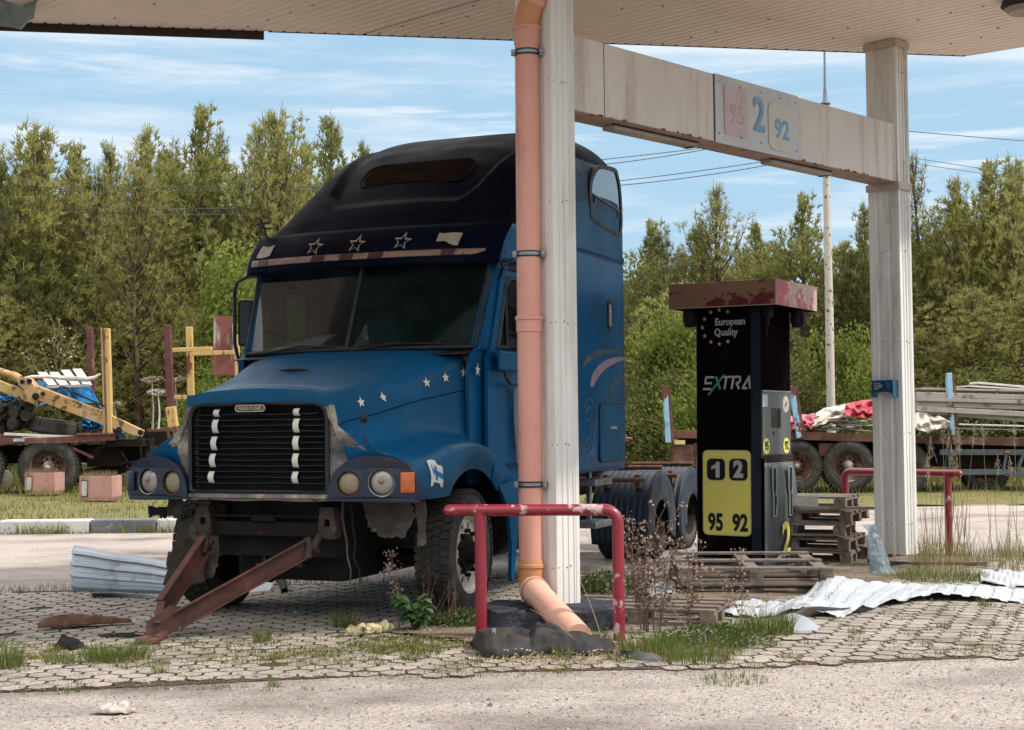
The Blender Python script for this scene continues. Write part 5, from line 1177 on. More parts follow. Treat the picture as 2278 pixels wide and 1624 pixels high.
for y, xo in ((.19, .064), (.54, .092)):
    mb = MB()
    for pl2, w_ in (([(.06, 1.0), (.0, 1.0), (.0, .78), (.02, .73), (.02, .50), (.09, .50), (.10, .60), (.13, .64), (.11, .70), (.08, .72), (.10, .78), (.10, 1.0), (.06, 1.0)], .009),):
        mb.tube([V(xo, y + a, z) for a, z in pl2], w_, 8, closed=False)
    nz = bd(mb, 'nozzle_holder', M('grey_rim', (.30, .34, .38), .4), lp_, smooth='a')
    m_ = MB(); m_.plate([[(y + .01, .99), (y + .01, .79), (y + .03, .73), (y + .03, .51), (y + .08, .51), (y + .09, .60), (y + .09, .98)]], lambda a, c, d: V(xo + .001 - d, a, c), .006); bd(m_, 'holder_recess', m_blkm, nz)
text('2', .46, dsr(.47, .25, .094), m_yel, lp_, off=.015, xs=.95)
mb = MB(); mb.add([(.085, .22, .0), (.085, .50, .0), (.085, .46, .12), (.085, .36, .06)], [(0, 1, 2, 3)]); mb.add([(.085, .18, .06), (.085, .38, .15), (.085, .36, .06)], [(0, 1, 2)]); bd(mb, 'white_arrow', m_whitestk, lp_, solid=.002)
mb = MB(); mb.box((-.35, .42, .03), (.9, 1.1, .10)); bd(mb, 'plinth', m_bitumen, bev=.01)
# hand-towel box on the far column
m_bluebox = M('blue_plastic_box', (.012, .11, .21), .3, vs=8, coat=.3)
bc = D(1974, 864, B.y + .10); bl = -p_
hb = thing('towel_dispenser', 'small blue paper towel dispenser fixed to the far column', 'dispenser', V(B.x, B.y, 1.55))
def hp(v, z, o): return V(B.x, B.y, 0) + p_ * v - b_ * o + Z * z
z0_, z1_ = D(1974, 884, B.y + .1).z, D(1974, 846, B.y + .1).z
mb = MB(); mb.plate([[(.045, z1_), (.285, z1_), (.285, z0_)] + [(.165 + .115 * math.cos(R(a)), z0_ + .055 * math.sin(R(a)) ** .7) for a in range(0, 181, 15)] + [(.045, z0_)]], lambda a, c, d: hp(a, c, .10 - d), .10); bx = mb.build('box', m_bluebox, hb, world=True, bev=.008)
mb = MB(); mb.plate([[(.06, z1_ - .012), (.27, z1_ - .012), (.27, z0_ + .06), (.06, z0_ + .06)]], lambda a, c, d: hp(a, c, .102 - d), .002); mb.build('label', M('dark_blue_label', (.008, .04, .10), .4), bx, world=True)
for k in range(4): text(('Protect your', 'hands with gloves', 'when refuelling', 'thank you')[k], .014, frame(hp(.255, z1_ - .03 - k * .018, .1035), -p_, Z), m_ltr, bx, world=True, off=.0006, align='LEFT')
mb = MB(); mb.tube([hp(.12 + a, z1_ - .02 - c, .1035) for a, c in ((0, 0), (-.02, .02), (-.01, .05), (-.03, .07), (-.045, .04), (-.03, .02), (0, 0))], .002, 4); mb.build('hand_drawing', M('light_blue_print', (.10, .30, .45), .5), bx, world=True)
# ================================================================== PALLETS
def wood(name, c, c2): return M(name, c, .85, vs=2.2, c2=c2, patches=[((.05, .035, .028), 5, .62, (1, 1, 1), .06), ((.30, .26, .22), 4, .62, (1, 1, 1), .08)], bump=.5, bs=30, stretch=(1, 8, 8), island=.25)
m_wood = wood('grey_weathered_wood', (.26, .205, .17), (.18, .135, .11)); m_wood2 = wood('brown_weathered_wood', (.20, .14, .11), (.13, .09, .07)); m_woodl = wood('pale_board', (.42, .33, .25), (.33, .26, .2))
m_woodw = wood('bleached_plank', (.42, .38, .34), (.33, .29, .26)); m_whitewd = M('whitewashed_boards', (.62, .60, .56), .75, vs=6, c2=(.5, .47, .44), patches=[((.2, .15, .12), 9, .66)], bump=.3)
def pallet(label, o, rz, L=1.2, W=.8, nt=5, mat=m_wood, tilt=None, seed=0, hb_=.095, nbt=3, group='wooden pallets piled around the dispenser'):
    t = thing('wooden_pallet', label, 'pallet', o, rz, group)
    if tilt: t.matrix_basis = t.matrix_basis @ tilt
    rr = random.Random(seed); bt = .022; zb_ = bt
    for k in range(3):
        y = lerp(-W / 2 + .05, W / 2 - .05, k / 2); mb = MB(); mb.box((0, y, bt / 2), (L, .10, bt)); mb.build('bottom_board', mat, t, bev=.003)
        for q in range(3):
            x = lerp(-L / 2 + .06, L / 2 - .06, q / 2); mb = MB(); mb.box((x + rr.uniform(-.008, .008), y, bt + hb_ / 2 - .011), (.12, .095, hb_ - .022), R(rr.uniform(-3, 3))); mb.build('block', mat, t, bev=.004)
    for q in range(3):
        x = lerp(-L / 2 + .06, L / 2 - .06, q / 2); mb = MB(); mb.box((x, 0, hb_ + .0), (.11, W, .020)); mb.build('cross_board', mat, t, bev=.003)
    for k in range(nt):
        y = lerp(-W / 2 + .055, W / 2 - .055, k / (nt - 1)); mb = MB(); mb.box((rr.uniform(-.01, .01), y, hb_ + .0215), (L + rr.uniform(-.015, .015), .10 if nt > 3 else .11, bt), R(rr.uniform(-.6, .6))); mb.build('deck_board', mat, t, bev=.003)
    return t
pa1 = G(1693, 1330)
pallet('broad grey pallet flat in front of the fuel dispenser on the crumpled white sheet', V(pa1.x + .03, pa1.y + .90, .085), R(-3.5), 1.30, 1.55, 3, m_wood, seed=1, hb_=.12)
pallet('flattened grey pallet underneath the broad one in front of the fuel dispenser', V(pa1.x + .02, pa1.y + .92, .0), R(-2), 1.27, 1.5, 7, m_wood2, seed=31, hb_=.05)
pc1 = G(1420, 1395)
pallet('low grey pallet half hidden in weeds between the maroon rail and the broad pallet', V(pc1.x + .10, pc1.y + .42, .0), R(-17), 1.15, .75, 4, m_wood, seed=2)
sc_ = G(1889, 1256); z = .0
lbs = ['lowest pallet of the stack between dispenser and far column', 'second lowest pallet of the stack beside the far column', 'middle pallet of the stack between dispenser and far column', 'second highest pallet of the stack, leaning over a loose board', 'topmost pallet of the stack between dispenser and far column, with white label']
for k in range(5):
    rz = R([-22, -26, -21, -27, -23][k]); ex_, ey_ = V(math.cos(rz), math.sin(rz), 0), V(-math.sin(rz), math.cos(rz), 0)
    off = [.02, .0, -.03, .03, -.02][k]; c_ = V(sc_.x, sc_.y, z) - ex_ * (.6 - off) + ey_ * .4
    t = pallet(lbs[k], c_, rz, 1.2, .8, 5, m_wood2 if k % 2 else m_wood, seed=10 + k, tilt=Matrix.Rotation(R([0, 1.0, -.8, 1.2, -.5][k]), 4, 'X'))
    if k == 4:
        mb = MB(); mb.add([(.02, -.412, .025), (.32, -.412, .025), (.32, -.412, .122), (.02, -.412, .122)], [(0, 1, 2, 3)]); mb.build('paper_label', M('white_paper_label', (.6, .56, .52), .8, vs=40), t, solid=.002)
    z += .139
mb = MB(); mb.bar(sc_ - V(.9, -.35, -.575), sc_ + V(.33, -.10, .575), .02, .03); 
tag(mb.build('board', m_woodl, bev=.003), 'pale loose board sticking out of the pallet stack towards the far column', 'board')
p5 = G(1978, 1243); pallet('small dark pallet end standing against the far column foot', V(p5.x - .15, p5.y + .25, .0), R(-40), .6, .5, 4, m_wood2, seed=21)
p6 = G(2075, 1262); pallet('flat dark pallet lying right of the far column foot', V(p6.x, p6.y + .25, -.075), R(-6), 1.1, .5, 4, m_wood2, seed=22)
# ================================================================== METAL SHEETS AND RUBBISH
m_sheet = M('galvanised_sheet', (.44, .49, .53), .42, vs=1.5, c2=(.34, .39, .44), metal=.3, patches=[((.25, .22, .2), 3, .64, (1, 1, 1), .06)], bump=.1, bs=9)
m_sheetw = M('white_painted_sheet', (.52, .54, .57), .42, vs=1.5, c2=(.38, .43, .49), patches=[((.26, .22, .2), 4, .63, (1, 1, 1), .05)], bump=.1, bs=9)
m_sheetb = M('grey_sheet_back', (.22, .20, .18), .55, vs=2, c2=(.14, .12, .11), bump=.2)
def facet(x, y):
    i, j = math.floor(x), math.floor(y); f, g = x - i, y - j; h = lambda a, c: noise.noise(Vector((a * 1.7 + .3, c * 2.3 + .7, .5)))
    if f + g < 1: return h(i, j) + (h(i + 1, j) - h(i, j)) * f + (h(i, j + 1) - h(i, j)) * g
    return h(i + 1, j + 1) + (h(i, j + 1) - h(i + 1, j + 1)) * (1 - f) + (h(i + 1, j) - h(i + 1, j + 1)) * (1 - g)
def strip(name, near, far, mat, label, cat, nu=120, nv=10, cor=0, per=.12, slant=0, rough=.01, seed=0, solid=.002, sm='a', ang=35):
    N_ = [G(x, y, z) for x, y, z in near]; F_ = [G(x, y, z) for x, y, z in far]
    def fn(u, v):
        a = V(*cr([tuple(q) for q in N_], u)); c = V(*cr([tuple(q) for q in F_], u)); p = a.lerp(c, v)
        s_ = (p.x + slant * p.y) / per; tri = abs((s_ % 1) - .5) * 2
        p.z += cor * (sstep(.3, .5, tri) - .5) + rough * facet(p.x * 3.1 + seed + p.y * .8, p.y * 3.7)
        return p
    m_ = MB(); m_.grid(fn, nu, nv); o = m_.build(name, mat, smooth=sm, solid=solid, ang=ang); return tag(o, label, cat)
strip('metal_sheet', [(1545, 1358, .015), (1620, 1369, .02), (1700, 1374, .015), (1775, 1352, .09), (1825, 1362, .05), (1870, 1372, .02), (1925, 1356, .04), (1985, 1335, .06), (2060, 1327, .05), (2160, 1327, .05), (2300, 1331, .05)],
      [(1570, 1343, .02), (1650, 1340, .02), (1720, 1337, .02), (1790, 1322, .04), (1835, 1288, .12), (1875, 1280, .14), (1935, 1290, .10), (1995, 1299, .06), (2060, 1300, .05), (2160, 1307, .05), (2300, 1312, .05)], m_sheetw,
      'long crumpled white ribbed sheet running under the broad pallet to the right edge', 'metal sheet', 320, 16, cor=.012, per=.16, slant=-.45, rough=.07, sm=False)
strip('metal_sheet', [(1700, 1380, .0), (1780, 1378, .0), (1860, 1366, .01), (1950, 1360, .01), (2080, 1356, .0)], [(1770, 1356, .06), (1800, 1352, .09), (1870, 1352, .07), (1960, 1350, .03), (2070, 1352, .0)], m_sheetb, 'dark underside of a buckled sheet in front of the long white one', 'metal sheet', 60, 6, rough=.03, seed=3)
strip('metal_sheet', [(1745, 1368, .06), (1770, 1410, .0), (1800, 1411, .0)], [(1765, 1362, .07), (1800, 1378, .05), (1832, 1402, .0)], m_sheet, 'small blue grey triangular scrap of sheet on the paving', 'metal sheet', 20, 6, rough=.02, seed=6)
strip('metal_sheet', [(2182, 1298, .01), (2230, 1303, .02), (2300, 1304, .02)], [(2180, 1270, .05), (2230, 1268, .05), (2300, 1270, .05)], m_sheetw, 'short ribbed white sheet at the right edge on top of the long one', 'metal sheet', 60, 8, cor=.02, per=.2, rough=.04, seed=8)
strip('metal_sheet', [(1360, 1322, .0), (1430, 1326, .03), (1505, 1322, .02)], [(1375, 1303, .02), (1440, 1300, .05), (1500, 1300, .03)], m_sheet, 'crumpled blue grey sheet behind the maroon rail and dead weeds', 'metal sheet', 40, 8, cor=.015, per=.1, rough=.05, seed=9)
# left bent ribbed sheet standing on its edge
c0 = G(160, 1318); c1g = G(372, 1330)
def bent(u, v):
    zt0 = lerp(.40, .235, u); zz = lerp(.015, zt0, v) ; x = lerp(c0.x, c1g.x + .25, u); y = lerp(c0.y + .02, c1g.y + .1, u) + .16 * (1 - (2 * v - 1) ** 2) * 0 + .28 * v * v - .05 * v
    y += .03 * (sstep(.35, .5, abs(((v * 4) % 1) - .5) * 2) - .5) + .006 * noise.noise(Vector((u * 5, v * 2, 1)))
    x += -.06 * v + (.015 if .62 < u < .66 else 0); zz += .004 * math.sin(u * 14) * v; return V(x, y, zz)
mb = MB(); mb.grid(bent, 60, 48); tag(mb.build('metal_sheet', m_sheet, smooth='a', solid=.002), 'bent galvanised ribbed sheet standing on its long edge left of the lorry wheel', 'metal sheet')
strip('metal_sheet', [(205, 1326, .0), (270, 1328, .01), (380, 1333, .01)], [(200, 1318, .06), (270, 1318, .06), (380, 1322, .05)], m_sheetw, 'narrow white flange strip lying at the foot of the bent sheet', 'metal sheet', 40, 4, rough=.03, seed=12)
m_foilc = M('clear_blue_foil', (.60, .68, .73), .15, vs=26, c2=(.26, .34, .40), bump=1.0, bs=30, bdist=.02, thin=.45, coat=.5, alpha=.72)
fb = G(1952, 1281); mb = MB()
def fo_(u, v):
    a = 2 * math.pi * u; r_ = interp([(0, .11), (.15, .08), (.5, .06), (.75, .055), (.85, .022), (1, .075)], v) * (1 + .55 * facet(u * 8, v * 7)); z = lerp(.0, .48, v) + .03 * facet(u * 6, 3) * v
    return V(fb.x - .06 * v + .03 * (1 - v) + r_ * math.cos(a) * (1 + .3 * math.sin(a * 5 + v * 3)), fb.y + r_ * .6 * math.sin(a), z)
mb.grid(fo_, 48, 30); tag(mb.build('plastic_foil', m_foilc, smooth=False), 'crumpled clear blue plastic foil hanging beside the pallet stack', 'plastic foil')
# black rubber mat under the drainpipe outlet
m_mat = M('black_rubber_mat', (.014, .014, .015), .72, spec=.25, vs=3, c2=(.035, .033, .034), patches=[((.10, .055, .035), 4, .68, (1, 1, 1), .06), ((.06, .055, .05), 2.5, .58, (1, 1, 1), .12)], bump=.3, bs=20, coat=.1)
N_ = [(1072, 1468, .0), (1110, 1470, .015), (1160, 1466, .01), (1210, 1462, .0), (1260, 1462, .0), (1310, 1463, .0), (1368, 1458, .01)]
F_ = [(1038, 1436, .12), (1062, 1428, .20), (1120, 1434, .19), (1180, 1440, .17), (1192, 1430, .22), (1270, 1438, .14), (1372, 1446, .06)]
MF = [(1045, 1440, 0), (1110, 1432, 0), (1160, 1432, 0), (1210, 1430, 0), (1260, 1432, 0), (1310, 1436, 0), (1366, 1446, 0)]
mb = MB()
def matf(u, v):
    a = V(*cr([tuple(G(x, y, 0)) for x, y, z in N_], u)); c = V(*cr([tuple(G(x, y, 0)) for x, y, z in MF], u)); p = a.lerp(c, v); h_ = interp([(0, .02), (.04, .10), (.2, .115), (.4, .085), (.44, .125), (.7, .085), (.97, .045), (1, .02)], u)
    p.z = .02 + h_ * min(1, math.sin(math.pi * min(max(v, 0), 1)) * 1.5) ** .6 * (1 + .5 * facet(u * 9, v * 4)) + .012 * facet(u * 23, v * 7); p.y += .02 * facet(u * 11, v * 5 + 9); return p
mb.grid(matf, 80, 20); rm = tag(mb.build('rubber_mat', m_mat, smooth='a', solid=.012, ang=22), 'crumpled black rubber mat lying under the end of the drainpipe', 'rubber mat')
q = matf(.13, .25); text('8', .055, frame(q + V(0, -.016, .012), V(1, .1, 0), V(0, .35, .9)), m_ltr, rm, 'chalk_mark', off=-.001)
q = matf(.46, .5); mb = MB(); mb.lathe([(0, .022), (.01, .02), (.014, .008), (.015, 0)], q + V(0, -.012, .012), (0, -.6, .6), 12); mb.build('bolt', m_brkt, rm, smooth='a')
strip('rubber_flap', [(1375, 1462, .0), (1420, 1475, .0), (1480, 1482, .0), (1500, 1481, .0)], [(1385, 1446, .06), (1440, 1452, .05), (1462, 1458, .03), (1500, 1474, .01)], M('grey_ribbed_rubber', (.10, .11, .115), .5, vs=3, c2=(.06, .065, .07), stretch=(1, 12, 1)), 'flat grey ribbed strip right of the rubber mat', 'rubber strip', 30, 12, cor=.004, per=.03, rough=.02, seed=14)
strip('rubber_flap', [(985, 1425, .0), (1020, 1433, .0), (1050, 1432, .0)], [(990, 1416, .05), (1020, 1420, .03), (1048, 1427, .02)], m_mat, 'small curled black scrap left of the rubber mat', 'rubber strip', 16, 6, rough=.02, seed=15)
# bark / rusted guard piece
mb = MB()
def barkf(u, v):
    a = math.pi * (.05 + .9 * v); L_ = interp([(0, .05), (.1, .085), (.3, .10), (.6, .085), (1, .025)], u); c_ = G(88, 1404).lerp(G(291, 1391), u); return c_ + V(0, -math.cos(a) * L_ * .9, max(math.sin(a) * L_ * (.85 + .25 * noise.noise(Vector((u * 8, v * 4, 1)))), 0) + .02)
mb.grid(barkf, 40, 14); tag(mb.build('bark_piece', M('brown_bark', (.13, .06, .03), .85, vs=8, c2=(.07, .032, .02), patches=[((.20, .11, .06), 12, .6, (1, 1, 1), .05), ((.02, .012, .01), 5, .6, (1, 1, 1), .05)], bump=.7, bs=30), smooth='a', solid=.01), 'long curled piece of brown bark on the paving left of the tow bar', 'bark')
def lump(label, cat, name, px, py, w_, d_, h_, mat, seed):
    c_ = G(px, py); m_ = MB()
    def f(u, v):
        a = 2 * math.pi * u; r_ = math.sin(math.pi * v * .5) ** .8; n_ = 1 + .5 * noise.noise(Vector((math.cos(a) * 1.5 + seed, math.sin(a) * 1.5, v * 2)))
        return c_ + V(math.cos(a) * r_ * w_ * n_, math.sin(a) * r_ * d_ * n_, .012 + h_ * math.cos(math.pi * v * .5) * n_ + h_ * .3 * noise.noise(Vector((math.cos(a) * 4 * r_ + seed, math.sin(a) * 4 * r_, seed))))
    m_.grid(f, 28, 8); return tag(m_.build(name, mat, smooth='a', ang=40, solid=.004), label, cat)
m_foam = M('yellow_insulation_foam', (.50, .40, .19), .9, vs=20, c2=(.62, .56, .38), patches=[((.28, .12, .06), 26, .6)], bump=1, bs=40, bdist=.02)
mb = MB(); ca_, cb_ = G(772, 1420), G(872, 1408); mb.tube([ca_.lerp(cb_, k / 12) + V(0, 0, .045 + .012 * math.sin(k * 2.1)) for k in range(13)], [.02] + [.038 + .008 * math.sin(k * 3.3) for k in range(1, 12)] + [.03], 10); tag(mb.build('foam_strip', m_foam, smooth='a'), 'torn strip of yellow insulation foam among weeds left of the near column', 'foam strip')
lump('crumpled white paper scrap on the asphalt at the lower left', 'paper', 'paper_scrap', 258, 1587, .10, .06, .035, M('dirty_paper', (.58, .52, .48), .85, vs=30, c2=(.3, .24, .2)), 1)
lump('small dark rag lying between grass tufts near the left edge', 'rag', 'rag', 150, 1447, .09, .05, .075, m_blkm, 3)
lump('thin black scrap on the paving just left of the tow bar tip', 'scrap', 'black_scrap', 272, 1420, .13, .05, .02, m_blkm, 5)
strip('white_scrap', [(505, 1322, .0), (560, 1322, .0), (600, 1318, .0)], [(520, 1296, .02), (570, 1296, .06), (610, 1298, .05)], m_sheetw, 'white sheet scrap seen under the lorry engine', 'metal sheet', 30, 6, rough=.03, seed=18)
mb = MB(); mb.tube([G(598, 1302) + V(0, 0, .04), G(612, 1298) + V(0, 0, .07), G(626, 1304) + V(0, 0, .06), G(633, 1320) + V(0, 0, .02)], [.03, .045, .04, .03], 10); tag(mb.build('tyre_scrap', m_blkm, smooth='a'), 'curved black tyre scrap seen under the lorry engine', 'tyre scrap')
lump('white plastic bottle scrap in the shade beside the front wheel', 'plastic scrap', 'plastic_scrap', 975, 1335, .03, .02, .03, m_whitestk, 7)
# ================================================================== TIMBER LORRY (left background, 29 m away)
rnd = random.Random(21)
YL = 29.0
m_boom = M('flaking_yellow_paint', (.46, .27, .09), .6, vs=2.5, c2=(.40, .24, .10), patches=[((.13, .055, .03), 6.5, .565, (1, 1, 1), .02), ((.55, .42, .28), 1.5, .58, (1, 1, 1), .12)], bump=.3, bs=25)
m_stakey = M('yellow_stake_paint', (.55, .37, .14), .6, vs=2.5, c2=(.50, .32, .11), patches=[((.17, .05, .03), 4, .60, (1, 1, .25), .03)], bump=.3, bs=25)
m_stakem = M('maroon_stake_paint', (.12, .035, .035), .7, vs=3, c2=(.075, .02, .02), patches=[((.40, .26, .12), 3.5, .64, (1, 1, .2), .02)], bump=.3, bs=25)
m_maroon = M('maroon_steel', (.15, .05, .04), .75, vs=2.5, c2=(.10, .035, .028), patches=[((.26, .13, .09), 5, .6, (1, 1, 1), .06)], bump=.3)
m_redpanel = M('weathered_red_panel', (.23, .08, .065), .75, vs=3, c2=(.18, .055, .045), patches=[((.48, .42, .36), 5, .58, (1, 1, .15), .03)], bump=.3)
m_tarpb = M('blue_tarpaulin', (.006, .17, .42), .45, vs=2, c2=(.006, .13, .36), bump=.4, bs=5, bdist=.05)
m_dk = M('dark_machinery', (.03, .022, .018), .7, vs=3, c2=(.015, .012, .010), patches=[((.16, .13, .11), 4, .62, (1, 1, 1), .05)], bump=.8, bs=12, bdist=.05)
tl1 = thing('timber_lorry', 'rusty old timber lorry with tall stakes parked on the verge at the left', 'lorry', D(105, 1093, YL))
def Q(x, y, Y=YL): return D(x, y, Y)
def wb(mb, name, mat, parent=tl1, **k): return mb.build(name, mat, parent, world=True, **k)
mb = MB(); mb.bar(Q(-80, 984), Q(120, 980), .25, .12); mb.bar(Q(120, 980), Q(256, 972), .25, .14); mb.box(Q(215, 966) + V(0, 0, 0), (.75, .3, .05)); wb(mb, 'deck_rail', m_maroon, bev=.01)
mb = MB(); mb.bar(Q(-80, 972, YL + 1.2), Q(260, 968, YL + 1.2), 2.2, .05); wb(mb, 'deck', m_maroon)
mb = MB(); mb.bar(Q(-80, 1012, YL + .9), Q(330, 1008, YL + .9), .5, .36); mb.bar(Q(170, 1062, YL + .8), Q(320, 1030, YL + .8), .5, .22); mb.bar(Q(250, 985, YL + .5), Q(330, 985, YL + .5), 1.0, .15); mb.box(Q(240, 1015, YL + .6), (.7, .5, .4)); mb.bar(Q(310, 975, YL + 1.4), Q(410, 970, YL + 1.4), .3, .35); wb(mb, 'chassis', m_chassis, bev=.01)
mb = MB(); mb.bar(Q(148, 990), Q(208, 1018), .1, .05); wb(mb, 'loose_strut', m_maroon)
for a, c in (((282, 1035), (292, 1060)), ((300, 1035), (292, 1060)), ((270, 1005), (285, 1030)), ((270, 1030), (312, 1026)), ((312, 985), (316, 1030))):
    mb = MB(); mb.bar(Q(*a), Q(*c), .03, .03); wb(mb, 'bracket_rod', m_chassis)
class _P: pass
def bwheel(px, py, Y, Rr, parent, rust=True, wd=.30):
    c_ = D(px, py, Y); k = Rr; m_ = MB(); ax_ = V(0, -1, 0)
    m_.lathe([(-wd, .6 * k), (-wd, .9 * k), (-wd * .8, .98 * k), (-.02, .98 * k), (0, .93 * k), (.012, .82 * k), (.012, .72 * k), (-.01, .60 * k), (-.06, .58 * k)], c_, ax_, 48); ty = m_.build('tyre', m_sidew, parent, world=True, smooth='a', ang=40)
    m_ = MB()
    for i in range(44):
        a = 2 * math.pi * i / 44
        for o_, w_ in ((-.03, .07), (-wd * .45, .08), (-wd * .85, .07)):
            aa = a + (0 if o_ == -.03 else .07); m_.box(c_ + V(math.sin(aa) * .985 * k, -o_ * -1 * -1, 0) * 1 + V(0, 0, math.cos(aa) * .985 * k), (.085 * k, w_, .05 * k), Matrix.Rotation(aa, 3, 'Y'))
    m_.build('tread', m_rubber, ty, world=True)
    m_ = MB(); m_.lathe([(-.02, .60 * k), (0.005, .605 * k), (-.02, .57 * k), (-.12, .55 * k), (-.15, .42 * k), (-.16, .40 * k), (-.15, .22 * k), (-.02, .20 * k), (.0, .12 * k), (.02, 0)], c_, ax_, 40); rm_ = m_.build('rim', m_wheelrust, ty, world=True, smooth='a', ang=40)
    m_ = MB()
    for q in range(10):
        a = 2 * math.pi * q / 10; m_.lathe([(-.15, .045 * k), (-.11, .045 * k), (-.10, 0)], c_ + V(math.cos(a) * .31 * k, 0, math.sin(a) * .31 * k), ax_, 8)
        a += .3; m_.lathe([(-.149, .05 * k), (-.149, 0)], c_ + V(math.cos(a) * .44 * k, 0, math.sin(a) * .44 * k), ax_, 8)
    m_.build('wheel_nuts', m_blkm, rm_, world=True)
    m_ = MB(); m_.lathe([(-.02, .11 * k), (.03, .10 * k), (.045, .07 * k), (.05, 0)], c_, ax_, 16); m_.build('hub_cap', m_lens, rm_, world=True, smooth='a')
    return ty
m_wheelrust = M('rusty_wheel', (.13, .055, .032), .8, vs=4, c2=(.07, .035, .025), patches=[((.40, .32, .24), 3, .58, (1, 1, 1), .08)], bump=.4)
bwheel(106, 1041, YL - .1, .60, tl1); bwheel(-60, 1041, YL - .1, .60, tl1)
mb = MB(); mb.lathe([(-.05, .2), (0, .2), (.02, .15), (.03, 0)], Q(9, 1066, YL), (0, -1, 0), 16); wb(mb, 'air_tank', m_lensy, smooth='a')
for x0, y0, x1, y1, w_, Y, mt, nm in ((199, 727, 206, 872, .115, YL + 1.9, m_stakem, 'stake'), (235, 731, 242, 967, .15, YL - .05, m_stakey, 'stake'), (372, 722, 380, 905, .125, YL + .2, m_stakem, 'stake'), (380, 905, 386, 950, .17, YL + .2, m_stakey, 'stake'), (421, 727, 425, 880, .125, YL + 2.0, m_stakey, 'stake'), (527, 745, 529, 900, .09, YL + 2, m_stakey, 'stake')):
    mb = MB(); mb.bar(Q(x0, y0, Y), Q(x1, y1, Y), w_, w_ * 1.1); wb(mb, nm, mt, bev=.012)
mb = MB(); mb.bar(Q(230.5, 731, YL - .13), Q(237, 967, YL - .13), .045, .03); wb(mb, 'stake_flange', m_maroon)
for a, c, Y in (((384, 779), (472, 776), YL + 1), ((428, 787), (524, 784), YL + 1), ((386, 884), (415, 884), YL + 1)):
    mb = MB(); mb.bar(Q(*a, Y), Q(*c, Y), .10, .09); wb(mb, 'cross_tube', m_stakey, bev=.01)
mb = MB(); mb.plate([[(Q(471, 0).x, Q(0, 840).z), (Q(520, 0).x, Q(0, 840).z), (Q(519, 0).x, Q(0, 722).z), (Q(513, 0).x, Q(0, 710).z), (Q(474, 0).x, Q(0, 707).z)]], lambda a, c, d: V(a * (YL + 2.2) / YL, YL + 2.2 + d, (c - H) * (YL + 2.2) / YL + H), .05); wb(mb, 'headboard', m_redpanel)
mb = MB(); mb.bar(Q(519, 720, YL + 2.15), Q(521, 780, YL + 2.15), .08, .04); wb(mb, 'headboard_edge', m_whitewd)
mb = MB(); mb.bar(Q(385, 950), Q(400, 975), .12, .12); mb.bar(Q(330, 958, YL + .5), Q(400, 956, YL + .5), .2, .06); mb.bar(Q(372, 958, YL + .4), Q(380, 985, YL + .4), .08, .05); mb.bar(Q(400, 958, YL + .4), Q(392, 985, YL + .4), .05, .05); wb(mb, 'rear_frame', m_maroon, bev=.008)
# crane boom
mb = MB(); a_, c_ = Q(-40, 842), Q(88, 893); mb.bar(a_, c_, .22, .21, up=(0, 0, 1), taper=.85); bm = wb(mb, 'lower_boom', m_boom, bev=.015)
mb = MB(); mb.plate([[(Q(x, 0).x, Q(0, y).z) for x, y in ((46, 842), (56, 840), (72, 842), (84, 862), (94, 872), (92, 890), (84, 900), (72, 894), (60, 866), (48, 855))]], lambda a, c, d: V(a, YL - .16 + d, c), .3); lk_ = wb(mb, 'knuckle_plate', m_boom, bm, bev=.01)
mb = MB()
for x, y, r_ in ((50, 849, .045), (66, 848, .05), (80, 882, .07), (96, 876, .045)): mb.lathe([(0, r_), (.03, r_), (.035, r_ * .6), (.04, r_ * .6), (.04, 0)], Q(x, y, YL - .17), (0, -1, 0), 14)
wb(mb, 'pins', m_blkm, lk_, smooth='a')
mb = MB(); mb.tube([Q(-40, 812), Q(27, 834)], .065, 14); mb.tube([Q(25, 833), Q(44, 843)], .085, 14); wb(mb, 'boom_cylinder', m_boom, bm, smooth='a')
mb = MB(); mb.bar(Q(74, 870), Q(225, 928), .20, .27, taper=.95); mb.bar(Q(225, 928), Q(318, 966), .18, .255, taper=.62); ub = wb(mb, 'upper_boom', m_boom, bev=.015)
mb = MB(); mb.bar(Q(160, 872, YL - .12), Q(235, 905, YL - .12), .02, .03); mb.tube([Q(125, 868, YL - .14), Q(135, 860, YL - .16), Q(148, 862, YL - .16), Q(158, 874, YL - .14), Q(165, 885, YL - .1)], .015, 6)
for x, y, r_ in ((265, 956, .06), (313, 962, .055), (311, 975, .05)): mb.lathe([(0, r_), (.03, r_), (.04, 0)], Q(x, y, YL - .15), (0, -1, 0), 12)
wb(mb, 'hose', m_blkm, ub, smooth='a')
# load on the lorry
mb = MB()
mb.grid(lambda u, v: Q(lerp(62, lerp(196, 217, v), u) + 3 * noise.noise(Vector((u * 5, v * 4, 0))), lerp(848, lerp(905, 893, u), v) + 5 * noise.noise(Vector((u * 6, v * 3, 5))), YL + .9 - .5 * v + .08 * noise.noise(Vector((u * 7, v * 5, 9)))), 24, 14)
mb.grid(lambda u, v: Q(lerp(196, 216, v) + lerp(0, 26, u), lerp(848, 893, v) + 50 * u, YL + .9 - .5 * v + u * .5), 8, 8)
tag(mb.build('tarpaulin', m_tarpb, smooth='a'), 'bright blue tarpaulin stretched over the load of the timber lorry', 'tarpaulin')
mb = MB(); mb.grid(lambda u, v: Q(lerp(183, 228, u) + 4 * noise.noise(Vector((u * 4, v * 4, 2))), lerp(925 + 12 * u, 958 - 8 * abs(u - .4), v), YL + .4 + .25 * noise.noise(Vector((u * 5, v * 5, 3)))), 14, 10); tag(mb.build('tarpaulin', m_tarpb, smooth='a', ang=20), 'small crumpled bundle of blue tarpaulin beside the yellow stake', 'tarpaulin')
